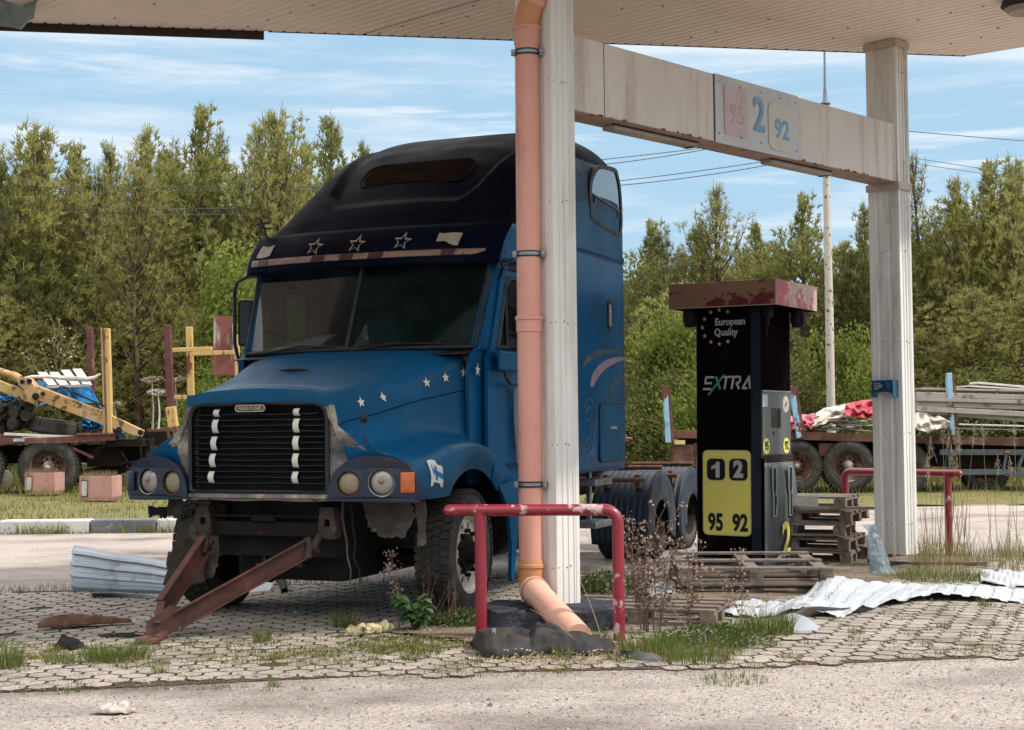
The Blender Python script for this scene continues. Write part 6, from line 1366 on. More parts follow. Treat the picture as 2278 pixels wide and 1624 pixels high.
mb = MB(); mb.grid(lambda u, v: Q(lerp(-10, 36, u), lerp(875 + 4 * u, 906 - 14 * u, v) + 4 * noise.noise(Vector((u * 5, v * 4, 7))), YL + .5 + .1 * noise.noise(Vector((u * 5, v * 5, 3)))), 12, 8); tag(mb.build('tarpaulin', m_tarpb, smooth='a'), 'blue tarpaulin corner showing below the yellow boom at the left edge', 'tarpaulin')
mb = MB(); mb.bar(Q(248, 958, YL + .1), Q(276, 970, YL + .1), .05, .1); tag(mb.build('tarpaulin', m_tarpb), 'narrow blue tarpaulin end poking out under the boom', 'tarpaulin')
cr_ = thing('slatted_crate', 'whitewashed slatted crate lid lying on the blue tarpaulin', 'crate', Q(140, 858, YL + .7))
for k in range(4):
    x = 84 + k * 26; mb = MB(); yy = [0, 0, -8, -12][k]
    mb.add([Q(x, 829 + yy * .6, YL + 1.2), Q(x + 19, 829 + yy * .6, YL + 1.2), Q(x + 43, 857, YL + .3), Q(x + 24, 858, YL + .3)], [(0, 1, 2, 3)]); mb.build('slat', m_whitewd, cr_, world=True, solid=.03)
mb = MB(); mb.bar(Q(104, 861, YL + .25), Q(198, 857, YL + .25), .05, .05); mb.build('end_batten', m_whitewd, cr_, world=True)
mb = MB(); rr = random.Random(2); mb.tube([Q(40, 844, YL + .1), Q(70, 838, YL + .1), Q(110, 838, YL + .2), Q(150, 842, YL + .2), Q(195, 844, YL + .2), Q(212, 840, YL + .2), Q(223, 832, YL + .2)], [.012, .03, .04, .05, .05, .04, .02], 8); tag(mb.build('birch_branch', m_whitewd, smooth='a'), 'pale peeled branch lying across the slatted crate', 'branch')
mb = MB(); mb.lathe([(-.12, .30), (-.14, .50), (-.10, .56), (.10, .56), (.14, .50), (.12, .30)], Q(125, 950, YL + .7), (.15, 0, 1), 36); tag(mb.build('loose_tyre', m_sidew, smooth='a'), 'loose tyre lying flat on the timber lorry deck', 'tyre')
mb = MB(); rr = random.Random(9)
for k in range(26):
    q = Q(rr.uniform(-20, 78), rr.uniform(895, 952), YL + rr.uniform(.3, .9)); mb.box(q, (rr.uniform(.08, .4), .2, rr.uniform(.05, .25)), Matrix.Rotation(rr.uniform(-.5, .5), 3, 'Y'))
for k in range(6): mb.lathe([(-.15, 0), (-.15, .12), (.15, .12), (.15, 0)], Q(rr.uniform(0, 70), rr.uniform(900, 945), YL + .3), (rr.uniform(-.4, .4), -1, 0), 14)
tag(mb.build('scrap_engine', m_dk, bev=.01), 'greasy scrap engine lying on the timber lorry deck at the left edge', 'engine')
mb = MB(); mb.bar(Q(10, 965, YL - .05), Q(225, 975, YL - .05), .06, .05); mb.tube([Q(222, 975, YL - .08), Q(230, 968, YL - .08), Q(233, 950, YL - .08)], .02, 6); tag(mb.build('white_batten', m_whitewd), 'long white batten along the edge of the timber lorry deck', 'batten')
mb = MB(); mb.box(Q(80, 975, YL), (.48, .2, .06)); tag(mb.build('stone_block', m_woodw, bev=.01), 'short pale plank on the deck rail under the loose tyre', 'plank')
mb = MB(); mb.box(Q(42, 979, YL - .14), (.22, .02, .06)); tag(mb.build('number_plate', M('pale_blue_plate', (.42, .47, .55), .5)), 'blank pale blue plate on the deck rail of the timber lorry', 'plate')
# planters
m_planter = M('pink_concrete', (.46, .26, .22), .85, vs=3, c2=(.40, .215, .18), patches=[((.26, .15, .12), 5, .6, (1, 1, .3), .08)], bump=.4, bs=40, fine=60)
def planter(px, py, w_, h_, label, seed):
    o = G(px, py, .19); k = w_; t = thing('concrete_planter', label, 'planter', o, 0, 'pink concrete planters by the timber lorry')
    ol = [(-.5, .18), (-.14, -.12), (.40, -.12), (.5, -.02), (.5, .45), (-.35, .45), (-.5, .30)]
    def lp(s_, z): return [V(x * k * s_, y * k * s_, z) for x, y in ol]
    m_ = MB(); m_.rings([lp(.90, 0), lp(.97, .05), lp(1, .08), lp(1, h_), lp(.88, h_), lp(.86, h_ - .06)]); b2 = m_.build('bowl', m_planter, t, bev=.01)
    m_ = MB(); m_.add(lp(.87, h_ - .05), [tuple(range(7))]); m_.build('soil', m_soil, t)
    a, c = V(-.5 * k, .18 * k, 0), V(-.14 * k, -.12 * k, 0); d = (c - a).normalized(); n_ = V(d.y, -d.x, 0); L_ = (c - a).length
    m_ = MB(); m_.plate([rrect(L_ * .5, h_ * .5, L_ * .62, h_ * .70, .03)], lambda p, q, dd: a + d * p + n_ * (.004 - dd) + Z * q, .006); rc_ = m_.build('inset_frame', m_maroon, b2)
    m_ = MB(); m_.plate([rrect(L_ * .5, h_ * .5, L_ * .50, h_ * .60, .03)], lambda p, q, dd: a + d * p + n_ * (.009 - dd) + Z * q, .006); m_.build('white_inset', m_whitewd, rc_)
    m_ = MB(); rr = random.Random(seed)
    for q in range(420):
        x, y = rr.uniform(-.40, .42) * k, rr.uniform(0, .38) * k; hh_ = rr.uniform(.04, .16); m_.add([(x - .004, y, h_ - .05), (x + .004, y, h_ - .05), (x + rr.uniform(-.07, .07), y + rr.uniform(-.05, .05), h_ - .03 + hh_)], [(0, 1, 2)])
    tag(m_.build('dry_grass', m_drygrass, t, recalc=False), kind='stuff')
    return t
m_drygrass = M('dry_grass', (.30, .22, .13), .9, vs=6, c2=(.22, .17, .08), bump=0, thin=.3)
planter(91, 1100, .72, .42, 'pink concrete planter in front of the timber lorry wheel', 1)
planter(216, 1114, .70, .43, 'pink concrete planter right of the timber lorry wheel, nearer the kerb', 2)
# ================================================================== FLATBED TRAILER (right background)
YT = 28.3
tr = thing('flatbed_trailer', 'rusty flatbed trailer loaded with planks behind the far column', 'trailer', D(1890, 1096, YT))
def T(x, y, Y=YT): return D(x, y, Y)
def tb(mb, name, mat, parent=tr, **k): return mb.build(name, mat, parent, world=True, **k)
m_rustdk = M('rust_brown_beam', (.15, .06, .04), .8, vs=2, c2=(.09, .038, .028), patches=[((.26, .15, .11), 4, .6, (1, 1, 1), .06), ((.03, .015, .012), 3, .62, (1, 1, 1), .08)], bump=.4)
m_stakeb = M('light_blue_flaking_paint', (.20, .40, .58), .6, vs=4, c2=(.28, .46, .60), patches=[((.15, .055, .035), 3.4, .50, (1, 1, .5), .015)], bump=.4, bs=20)
m_side = M('grey_blue_side_rail', (.09, .11, .13), .5, vs=4, c2=(.06, .07, .08), patches=[((.14, .08, .05), 6, .62)], bump=.2)
mb = MB(); mb.bar(T(1492, 966), T(1760, 969), .12, .15); mb.bar(T(1760, 969), T(2330, 985), .12, .16); tb(mb, 'deck_rail', m_rustdk, bev=.01)
mb = MB(); mb.bar(T(1492, 962, YT + 1.25), T(2330, 978, YT + 1.25), 2.4, .05); tb(mb, 'deck', m_rustdk)
mb = MB(); mb.bar(T(1510, 990, YT + .8), T(2330, 1015, YT + .8), .25, .36); mb.bar(T(1510, 990, YT + 1.8), T(2330, 1015, YT + 1.8), .25, .36); mb.bar(T(1940, 1010, YT + .9), T(2330, 1012, YT + .9), 1.4, .45); tb(mb, 'chassis', m_chassis)
mb = MB(); mb.box(T(1521, 1010, YT + .05), (.40, .1, .36)); mb.bar(T(1548, 985, YT + .05), T(1552, 1045, YT + .05), .08, .08); mb.tube([T(1497, 1010), T(1490, 1005), T(1488, 995)], .03, 6); tb(mb, 'tail_plate', m_rustdk, bev=.01)
mb = MB(); mb.bar(T(1500, 984, YT - .06), T(1524, 984, YT - .06), .02, .08); tb(mb, 'yellow_reflector', M('pale_yellow_reflector', (.6, .55, .22), .5))
for x, y in ((1773, 1037), (1889, 1037), (2012, 1040)): bwheel(x, y, YT - .05, .50, tr, wd=.42)
bwheel(2195, 1046, YT + .4, .46, tr, wd=.4)
mb = MB(); mb.bar(T(1835, 985, YT + .2), T(1835, 1015, YT + .2), .35, .3); mb.bar(T(1810, 1020, YT + .4), T(1850, 1005, YT + .4), .1, .1); tb(mb, 'spring_hanger', m_rustdk, bev=.02)
for (a, c, w_) in (((1478, 858), (1486, 985), .15), ((1760, 858), (1777, 975), .12), ((2110, 830), (2117, 968), .13)):
    mb = MB(); mb.bar(T(a[0], a[1], YT - .1), T(c[0], c[1], YT - .1), w_, .10); st = tb(mb, 'stake', m_stakeb, bev=.012)
    mb = MB(); mb.bar(T(a[0] + 7, a[1] + 2, YT - .12), T(c[0] + 7, c[1], YT - .12), .03, .12); tb(mb, 'stake_flange', m_rustdk, st)
mb = MB(); mb.bar(T(2090, 1006), T(2330, 1006), .06, .11); mb.bar(T(2106, 1050), T(2330, 1050), .06, .11); mb.bar(T(2111, 1010), T(2113, 1046), .06, .05); mb.bar(T(2236, 1056), T(2330, 1060), .06, .05); mb.bar(T(2238, 1012), T(2232, 1046), .07, .05); mb.bar(T(2275, 1012), T(2262, 1046), .12, .05); tb(mb, 'side_guard', m_side, bev=.006)
mb = MB(); mb.box(T(2241, 1005, YT - .05), (.09, .02, .05)); tb(mb, 'amber_marker', m_amber)
mb = MB(); mb.grid(lambda u, v: (lambda a: T(2012 + math.cos(a) * 74, 1045 - math.sin(a) * 80, YT - .1 + .5 * v))(R(lerp(10, 100, u))), 14, 2); tb(mb, 'mudguard', m_side, smooth=True, solid=.02)
# planks and tarps
rr = random.Random(5)
pk = 0
for i, (x0, y0, x1, y1, w_, th_, Y, mt) in enumerate(((2034, 866, 2345, 872, 1.0, .045, YT + .6, m_woodw), (2034, 878, 2345, 886, .3, .10, YT - .0, m_woodw), (2034, 888, 2345, 897, .3, .07, YT - .05, m_woodw), (2032, 898, 2345, 908, .3, .10, YT + .0, m_woodw), (2034, 909, 2345, 925, .3, .10, YT - .05, m_woodw), (2042, 915, 2345, 940, .3, .08, YT + .05, m_woodw), (2140, 860, 2345, 872, .8, .03, YT + .5, m_whitewd), (2165, 852, 2345, 868, .5, .04, YT + .4, m_whitewd), (2120, 944, 2345, 950, .8, .03, YT + .2, m_whitewd), (2090, 952, 2345, 958, .5, .03, YT + .1, m_woodw))):
    mb = MB(); mb.bar(T(x0, y0, Y), T(x1, y1, Y), w_, th_)
    tag(mb.build('plank', mt, bev=.008), ['thin bleached board on top of the plank stack', 'thick topmost plank of the stack on the trailer', 'second plank from the top of the stack on the trailer', 'third plank from the top of the stack on the trailer', 'fourth plank, sagging to the right in the stack', 'lowest sloping plank of the stack on the trailer', 'white board lying on the plank stack', 'tilted white sheet board crowning the plank stack', 'splintered pale board low on the trailer deck', 'thin board on the trailer deck right of the blue stake'][i], 'plank', 'planks stacked on the flatbed trailer')
def tarp(name, label, x0, x1, top, bot, mat, seed, Y=YT + .3, amp=8, dep=.4):
    m_ = MB(); m_.grid(lambda u, v: T(lerp(x0, x1, u) + amp * .4 * noise.noise(Vector((u * 6, v * 4, seed))), lerp(interp(top, lerp(x0, x1, u)), interp(bot, lerp(x0, x1, u)), v) + amp * .7 * noise.noise(Vector((u * 6, v * 4, seed + 3))) * (1 if v > .1 else .4), Y - dep * math.sin(v * 1.6) + .20 * noise.noise(Vector((u * 5, v * 4, seed + 8)))), 34, 14); return tag(m_.build(name, mat, smooth='a', ang=30), label, 'tarpaulin')
m_tarpr = M('crimson_tarpaulin', (.42, .03, .06), .5, vs=1.2, c2=(.34, .025, .05), bump=.5, bs=6, bdist=.05); m_tarpw = M('cream_tarpaulin', (.56, .50, .44), .6, vs=1.6, c2=(.47, .41, .36), bump=.4, bs=6, bdist=.05); m_tarpp = M('pink_tarpaulin', (.52, .13, .19), .5, vs=1.2, c2=(.45, .09, .14), bump=.5, bs=6, bdist=.05)
tarp('tarpaulin', 'pink tarpaulin heaped at the left end of the trailer load', 1752, 1812, [(1752, 926), (1790, 922), (1812, 920)], [(1752, 958), (1812, 952)], m_tarpp, 1)
tarp('tarpaulin', 'cream tarpaulin heap in the middle of the trailer load', 1806, 1900, [(1806, 928), (1830, 908), (1870, 900), (1900, 896)], [(1806, 950), (1900, 925)], m_tarpw, 4)
tarp('tarpaulin', 'crimson tarpaulin heap just left of the far column', 1880, 1952, [(1880, 900), (1915, 890), (1952, 888)], [(1880, 926), (1952, 930)], m_tarpr, 7, Y=YT + .1)
tarp('tarpaulin', 'grey folded tarpaulin bundle right of the far column', 2030, 2112, [(2030, 915), (2060, 908), (2090, 918), (2112, 930)], [(2030, 955), (2070, 962), (2112, 945)], m_tarpw, 10, Y=YT - .0, amp=10)
mb = MB(); rr = random.Random(8)
for k in range(34):
    x = rr.uniform(1800, 1940); y = rr.uniform(925, 956); l_ = rr.uniform(20, 60); mb.bar(T(x, y, YT + rr.uniform(-.1, .4)), T(x + l_, y + rr.uniform(-6, 6), YT + rr.uniform(-.1, .4)), .12, .02)
tag(mb.build('splintered_boards', m_woodw), 'heap of splintered thin boards under the tarpaulins on the trailer', 'board heap')
# lamp post and wires
m_post = M('flaking_white_post', (.52, .47, .42), .7, vs=2, c2=(.44, .39, .34), patches=[((.15, .07, .04), 9, .60, (1, 1, 1), .02)], bump=.3)
lpst = thing('lamp_post', 'slender pale steel lamp post behind the fuel dispenser', 'lamp post', D(1849, 1060, 33))
mb = MB(); mb.tube([D(1851, 1060, 33), D(1845, 700, 33), D(1838, 385, 33)], [.10, .095, .075], 14); mb.tube([D(1838, 385, 33), D(1836, 232, 33)], .07, 14); mb.build('mast', m_post, lpst, world=True, smooth='a')
mb = MB(); mb.tube([D(1836, 234, 33), D(1836, 222, 33), D(1835, 190, 33), D(1834, 90, 33)], [.09, .06, .03, .022], 10); mb.lathe([(0, .12), (.03, .12), (.05, .07)], D(1836, 232, 33), (0, 0, 1), 12); mb.build('upper_rod', M('grey_rod', (.20, .24, .30), .5), lpst, world=True, smooth='a')
m_wire = M('wire', (.10, .12, .16), .5)
def wire(label, a, c, sag, r_=.014, Ya=42, Yc=42):
    A_, C_ = D(a[0], a[1], Ya), D(c[0], c[1], Yc); m_ = MB(); m_.tube([A_.lerp(C_, k / 24) - Z * (4 * sag * (k / 24) * (1 - k / 24)) for k in range(25)], r_, 5); tag(m_.build('power_line', m_wire), label, 'power line', 'overhead power lines')
wire('uppermost overhead wire crossing the pines at the left', (-1500, 372), (1200, 408), .30); wire('second overhead wire crossing the pines at the left', (-1500, 376), (1200, 413), .38, .011)
wire('third overhead wire from the top crossing the pines at the left', (-1500, 440), (1200, 452), .25); wire('lowest overhead wire crossing the pines at the left', (-1500, 462), (1200, 462), .25)
wire('upper wire of the higher pair right of the blue lorry', (1200, 368), (1700, 310), .05, .013); wire('lower wire of the higher pair right of the blue lorry', (1200, 378), (1700, 305), .14, .013)
wire('upper wire of the lower pair right of the blue lorry', (1200, 420), (1860, 332), .10, .013); wire('lower wire of the lower pair right of the blue lorry', (1200, 424), (1860, 336), .2, .013)
wire('single high wire at the right edge of the sky', (1960, 286), (2400, 322), .02, .013); wire('faint upper wire over the pines at the far right', (1960, 340), (2400, 405), .02, .010); wire('faint lower wire over the pines at the far right', (1960, 352), (2400, 415), .02, .010)
# ================================================================== TREES
m_bark = M('pine_bark', (.13, .075, .05), .9, vs=4, c2=(.08, .05, .035), bump=.6, bs=12, bdist=.03)
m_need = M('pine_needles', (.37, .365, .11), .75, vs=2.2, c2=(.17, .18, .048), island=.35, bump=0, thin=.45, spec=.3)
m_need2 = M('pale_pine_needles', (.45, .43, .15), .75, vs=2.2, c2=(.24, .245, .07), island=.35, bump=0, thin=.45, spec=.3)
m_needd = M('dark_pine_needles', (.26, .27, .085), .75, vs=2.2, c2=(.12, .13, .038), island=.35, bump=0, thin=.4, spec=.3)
m_candle = M('pine_candles', (.32, .26, .15), .8, vs=3, c2=(.17, .15, .07), bump=0)
m_leaf = M('spring_leaves', (.24, .28, .05), .7, vs=2.2, c2=(.13, .17, .03), island=.4, bump=0, thin=.5, spec=.3)
m_leaf2 = M('olive_leaves', (.22, .23, .07), .7, vs=2.2, c2=(.11, .13, .035), island=.4, bump=0, thin=.45, spec=.3)
def tuft(mb, c, d, L, n, wd, rr):
    """a brush of needles: n narrow blades round direction d"""
    u = d.orthogonal().normalized(); w_ = d.cross(u)
    for k in range(n):
        a = rr.uniform(0, 6.283); s_ = rr.uniform(.35, 1.0); o = c + d * (L * rr.uniform(-.5, .35)); q = (d * rr.uniform(.45, 1.1) + (u * math.cos(a) + w_ * math.sin(a)) * s_).normalized()
        sd = q.cross(u if abs(q.dot(u)) < .8 else w_).normalized() * wd * .5; tip = o + q * L * rr.uniform(.6, 1.05)
        b = len(mb.v); mb.v += [o - sd, o + sd, tip + sd * .5, tip - sd * .5]; mb.f.append((b, b + 1, b + 2, b + 3)); mb.mi.append(0)
def pine(h, seed, spread=1.0, z0=.8, nd=m_need, dens=1.0, top=1.0):
    rr = random.Random(seed); r = thing('pine_tree', 'pine', 'tree')
    tk = MB(); cw = MB(); cn = MB(); lean = V(rr.uniform(-.02, .02), rr.uniform(-.02, .02), 0)
    P = lambda z: V(lean.x * z + .08 * math.sin(z * .7 + seed), lean.y * z + .08 * math.cos(z * .6 + seed), z)
    tk.tube([P(h * k / 14) for k in range(15)], [max(.016 * h * (1 - k / 14.3) ** .85, .008) for k in range(15)], 7)
    z = z0
    while z < h * .985:
        f = z / h; L = spread * h * .25 * interp([(0, .75), (.15, .95), (.45, 1.0), (.65, .88), (.8, .66), (.9, .44), (1, .15)], f) * rr.uniform(.62, 1.2)
        nb = 7 if f < .75 else 5
        for k in range(nb):
            if rr.random() < .16: continue
            a = 6.283 * (k + rr.uniform(-.3, .3)) / nb; el = lerp(.0, 1.12, f ** 1.5) + rr.uniform(-.12, .15); Lk = L * rr.uniform(.5, 1.3)
            d0 = V(math.cos(a) * math.cos(el), math.sin(a) * math.cos(el), math.sin(el)); c = P(z); pts = [c]; d = d0.copy(); ns = 5
            for q in range(ns):
                d = (d + V(0, 0, .10 + .22 * f) + V(rr.uniform(-.1, .1), rr.uniform(-.1, .1), 0)).normalized(); pts.append(pts[-1] + d * Lk / ns)
            if Lk > .25: tk.tube(pts, [max(.012 * Lk * (1 - q / (ns + .5)), .004) + .003 for q in range(ns + 1)], 4, cap=False)
            nt_ = max(2, int(Lk * 10.0 * dens * (1 if f < .7 else .62)))
            for q in range(nt_):
                s_ = lerp(.30 if f > .25 else .45, 1.0, (q + rr.random()) / nt_); x = s_ * ns; i = min(int(x), ns - 1); base = pts[i].lerp(pts[i + 1], x - i)
                off = Lk * .26 * (1.15 - s_ * .7); sd_ = V(rr.uniform(-1, 1), rr.uniform(-1, 1), rr.uniform(-.35, .7)); tc_ = base + sd_ * off; td = (d * .6 + sd_ * .6 + V(0, 0, .55)).normalized()
                tuft(cw, tc_, td, rr.uniform(.12, .20), 10, .032, rr)
            tp = pts[-1]; tuft(cw, tp, (d + V(0, 0, .8)).normalized(), .26, 12, .028, rr)
            if f > .35 and rr.random() < .7:
                cl = rr.uniform(.16, .34) * (1 if f < .75 else 1.3); cn.tube([tp, tp + V(rr.uniform(-.03, .03), rr.uniform(-.03, .03), cl * top)], [.016, .008], 4)
        z += lerp(.46, .30, f) * h / 10
    tpz = P(h * .985); cn.tube([tpz, tpz + V(0, 0, .38 * top)], [.02, .009], 5)
    for k in range(7): tuft(cw, P(h * (.86 + .12 * k / 7)), V(rr.uniform(-.5, .5), rr.uniform(-.5, .5), 1).normalized(), .22, 10, .026, rr)
    o1 = tk.build('trunk', m_bark, r, smooth=True, recalc=False); o2 = cw.build('crown', nd, r, recalc=False); o3 = cn.build('candle_shoots', m_candle, r, recalc=False)
    tag(o2, kind='stuff') if 0 else None
    KID[r.name] = [o1, o2, o3]; return r
def base_len(): return None
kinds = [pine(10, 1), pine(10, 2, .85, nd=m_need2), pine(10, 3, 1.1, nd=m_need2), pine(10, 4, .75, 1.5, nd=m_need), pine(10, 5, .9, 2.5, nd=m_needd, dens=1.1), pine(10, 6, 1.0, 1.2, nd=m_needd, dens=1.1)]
used = [False] * len(kinds)
def plant(kind, px, ytop, Y, label, group, rz, wide=1.0):
    """pine whose tip shows at photo pixel (px, ytop) when standing at depth Y"""
    top = D(px, ytop, Y); s_ = (top.z + .06) / 10.35; loc = V(top.x, top.y, -.06)
    if not used[kind]:
        used[kind] = True; t = kinds[kind]; t.matrix_basis = Matrix.Translation(loc) @ Matrix.Rotation(rz, 4, 'Z'); t.scale = (s_ * wide, s_ * wide, s_); t['label'] = label; t['group'] = group; return t
    return dup(kinds[kind], loc, rz, label, group, (s_ * wide, s_ * wide, s_))
rr = random.Random(33)
FR = [ # px, ytop, depth, kind, wide, label
 (75, 305, 42, 2, 1.15, 'broad pale green pine near the left edge of the photo'), (155, 335, 45, 0, .9, 'slimmer pine just right of the broad pale one at the left'),
 (258, 318, 48, 3, .8, 'thin sparse pine rising from the gap left of the two tallest spires'), (338, 285, 44, 1, 1.0, 'pale pine left of the tallest spire'), (432, 250, 43, 0, .95, 'tallest pine spire left of the blue lorry'),
 (483, 292, 46, 4, .9, 'pine right of the tallest spire, with a short tip'), (556, 280, 43, 1, .95, 'pine with a slim spire between the tallest one and the lorry roof'), (616, 278, 42, 2, .9, 'bushy pine with several leaders left of the lorry roof'), (668, 330, 45, 0, .8, 'narrow pine directly left of the lorry roof'),
 (735, 258, 50, 3, .85, 'sparse bare looking pine top standing over the lorry roof'), (800, 315, 52, 3, .7, 'small pine tip peeping over the lorry roof'), (-60, 330, 43, 1, 1.1, 'pine cut by the left edge of the photo'),
 (10, 365, 41, 5, 1.1, 'dark bushy pine at the left edge below the broad pale one'), (300, 400, 39, 2, 1.15, 'wide low pine in front of the thin sparse one'), (205, 385, 42, 5, 1.0, 'dark pine between the broad pale pine and the thin sparse one'),
 (1435, 500, 46, 0, 1.1, 'rounded pine just right of the lorry sleeper'), (1480, 520, 43, 5, 1.1, 'dark low pine right of the lorry sleeper'), (1612, 412, 44, 1, 1.1, 'tall pine standing right above the fuel dispenser'), (1560, 500, 45, 4, 1.0, 'darker pine left of the one above the dispenser'),
 (1690, 505, 46, 0, 1.0, 'pine between the dispenser and the lamp post'), (1772, 442, 45, 0, 1.05, 'pine with a pointed top just left of the lamp post'), (1880, 560, 44, 5, 1.0, 'dark pine right of the lamp post'), (1912, 452, 44, 3, .9, 'sparse pine half hidden by the far column'),
 (2050, 345, 43, 3, .95, 'sparse pine with a long leader right of the far column'), (2105, 400, 42, 1, 1.1, 'bushy pine second to the right of the far column'), (2185, 372, 43, 0, 1.05, 'pine with several upright tips near the right edge'), (2252, 378, 42, 2, 1.0, 'pale pine at the right edge of the photo'), (2330, 400, 44, 3, 1.0, 'pine cut by the right edge of the photo'),
 (1990, 470, 45, 2, .9, 'pine standing directly behind the far column')]
for px, yt, Y, kd_, wd_, lb in FR: plant(kd_, px, yt, Y, lb, 'pines at the edge of the wood', rr.uniform(0, 6.28), wd_)
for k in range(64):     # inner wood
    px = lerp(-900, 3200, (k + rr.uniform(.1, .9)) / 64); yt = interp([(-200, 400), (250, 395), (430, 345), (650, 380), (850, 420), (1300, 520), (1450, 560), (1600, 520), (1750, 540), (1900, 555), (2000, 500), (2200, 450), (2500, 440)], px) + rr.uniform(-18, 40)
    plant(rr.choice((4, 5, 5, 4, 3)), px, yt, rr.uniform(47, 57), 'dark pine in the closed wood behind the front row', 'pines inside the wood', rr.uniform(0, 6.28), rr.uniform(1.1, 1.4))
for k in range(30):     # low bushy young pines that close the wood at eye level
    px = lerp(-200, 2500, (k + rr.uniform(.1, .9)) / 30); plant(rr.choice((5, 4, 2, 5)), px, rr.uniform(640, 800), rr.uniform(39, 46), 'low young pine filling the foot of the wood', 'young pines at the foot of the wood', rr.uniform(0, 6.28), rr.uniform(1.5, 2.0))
# ---- broadleaf bushes
def bush(h, w_, seed, mat, n=2600, leaf=.075, stems=9):
    rr = random.Random(seed); r = thing('bush', 'bush', 'bush'); st = MB(); lf = MB()
    for k in range(stems):
        a = rr.uniform(0, 6.283); d = V(math.cos(a) * rr.uniform(.05, .55) * w_, math.sin(a) * rr.uniform(.05, .55) * w_, h * rr.uniform(.6, 1)); pts = [V(0, 0, 0) + V(rr.uniform(-.1, .1), rr.uniform(-.1, .1), 0)]
        for q in range(1, 7): pts.append(V(d.x * (q / 6) ** 1.2, d.y * (q / 6) ** 1.2, d.z * q / 6) + V(rr.uniform(-.05, .05), rr.uniform(-.05, .05), 0))
        st.tube(pts, [.022 * (1 - q / 7.5) * h / 3 + .004 for q in range(7)], 5)
        for q in range(n // stems):
            f = rr.uniform(.18, 1) ; x = f * 6; i = min(int(x), 5); b0 = pts[i].lerp(pts[i + 1], x - i); o = b0 + V(rr.gauss(0, 1), rr.gauss(0, 1), rr.gauss(0, .6)) * (.16 * w_ * (1.25 - f * .75))
            if o.z < .05: continue
            n_ = V(rr.uniform(-1, 1), rr.uniform(-1, 1), rr.uniform(-.2, 1)).normalized(); u = n_.orthogonal().normalized() ; v_ = n_.cross(u); l_ = leaf * rr.uniform(.6, 1.3); b = len(lf.v)
            lf.v += [o - u * l_, o + v_ * l_ * .5, o + u * l_, o - v_ * l_ * .5]; lf.f.append((b, b + 1, b + 2, b + 3)); lf.mi.append(0)
    o1 = st.build('stem', m_bark, r, smooth=True, recalc=False); o2 = lf.build('foliage', mat, r, recalc=False); KID[r.name] = [o1, o2]; return r
b1 = bush(3, 2.0, 1, m_leaf, 9500, .048); b2_ = bush(3, 2.2, 2, m_leaf2, 9500, .045); bused = {}
def pb(proto, px, ytop, Y, label, rz=0, wide=1.0, group='leafy bushes in front of the pines'):
    top = D(px, ytop, Y); s_ = top.z / 3.0; loc = V(top.x, top.y, -.04)
    if proto.name not in bused:
        bused[proto.name] = 1; proto.matrix_basis = Matrix.Translation(loc) @ Matrix.Rotation(rz, 4, 'Z'); proto.scale = (s_ * wide, s_ * wide, s_); proto['label'] = label; proto['group'] = group; return proto
    return dup(proto, loc, rz, label, group, (s_ * wide, s_ * wide, s_))
pb(b1, 560, 535, 38, 'bright green tree showing behind the left mirror of the lorry', 0, .8)
pb(b1, 1500, 660, 37, 'bright green bush between sleeper and fuel dispenser', 1, .9); pb(b2_, 1440, 740, 36, 'paler olive bush close to the lorry sleeper', 2, .9); pb(b1, 1560, 800, 34, 'yellow green shrub just behind the left edge of the fuel dispenser', 3, 1.2)
pb(b1, 1885, 712, 36, 'bright yellow green birch sapling between lamp post and far column', 4, .75); pb(b2_, 1790, 770, 37, 'olive bush left of the lamp post', 5, 1.0); pb(b2_, 2120, 800, 38, 'olive bush behind the plank stack', .5, 1.2); pb(b1, 480, 800, 34, 'light green shrub behind the yellow stakes of the timber lorry', 2.2, .8); pb(b2_, 345, 905, 33, 'low green shrub right of the crane boom', 1.2, 1.6); pb(b2_, 1425, 860, 35, 'low pale shrub by the lorry sleeper rear', 3.2, 1.3); pb(b1, 1640, 850, 36, 'light shrub hidden behind the fuel dispenser', .2, 1.3); pb(b2_, 2250, 820, 39, 'olive bush at the right edge behind the planks', .9, 1.3)
# budding sapling behind the timber lorry
sap = thing('sapling', 'bare branched sapling with pale buds behind the blue tarpaulin', 'tree', D(125, 1010, 34)); st = MB(); bd_ = MB(); rr = random.Random(4)
for (a, c) in (((122, 900), (127, 700)), ((118, 880), (60, 780)), ((118, 860), (90, 760)), ((122, 850), (165, 740)), ((124, 800), (150, 735)), ((124, 780), (112, 710)), ((122, 830), (175, 770))):
    A_, C_ = D(*a, 34), D(*c, 34); pts = [A_.lerp(C_, k / 6) + V(rr.uniform(-.05, .05), rr.uniform(-.1, .1), rr.uniform(-.04, .04)) for k in range(7)]; st.tube(pts, [.022 - .0025 * k for k in range(7)], 5)
    for k in range(20):
        f = rr.uniform(.25, 1) * 6; i = min(int(f), 5); o = pts[i].lerp(pts[i + 1], f - i) + V(rr.gauss(0, .07), rr.gauss(0, .07), rr.gauss(0, .07)); l_ = rr.uniform(.015, .034); n_ = V(rr.uniform(-1, 1), rr.uniform(-1, 1), rr.uniform(-1, 1)).normalized(); u = n_.orthogonal().normalized(); v_ = n_.cross(u); b = len(bd_.v); bd_.v += [o - u * l_, o + v_ * l_, o + u * l_, o - v_ * l_]; bd_.f.append((b, b + 1, b + 2, b + 3)); bd_.mi.append(0)
st.build('stem', m_drygrass, sap, world=True, smooth=True, recalc=False); bd_.build('buds', M('pale_buds', (.50, .46, .34), .8, island=.3, thin=.3), sap, world=True, recalc=False)
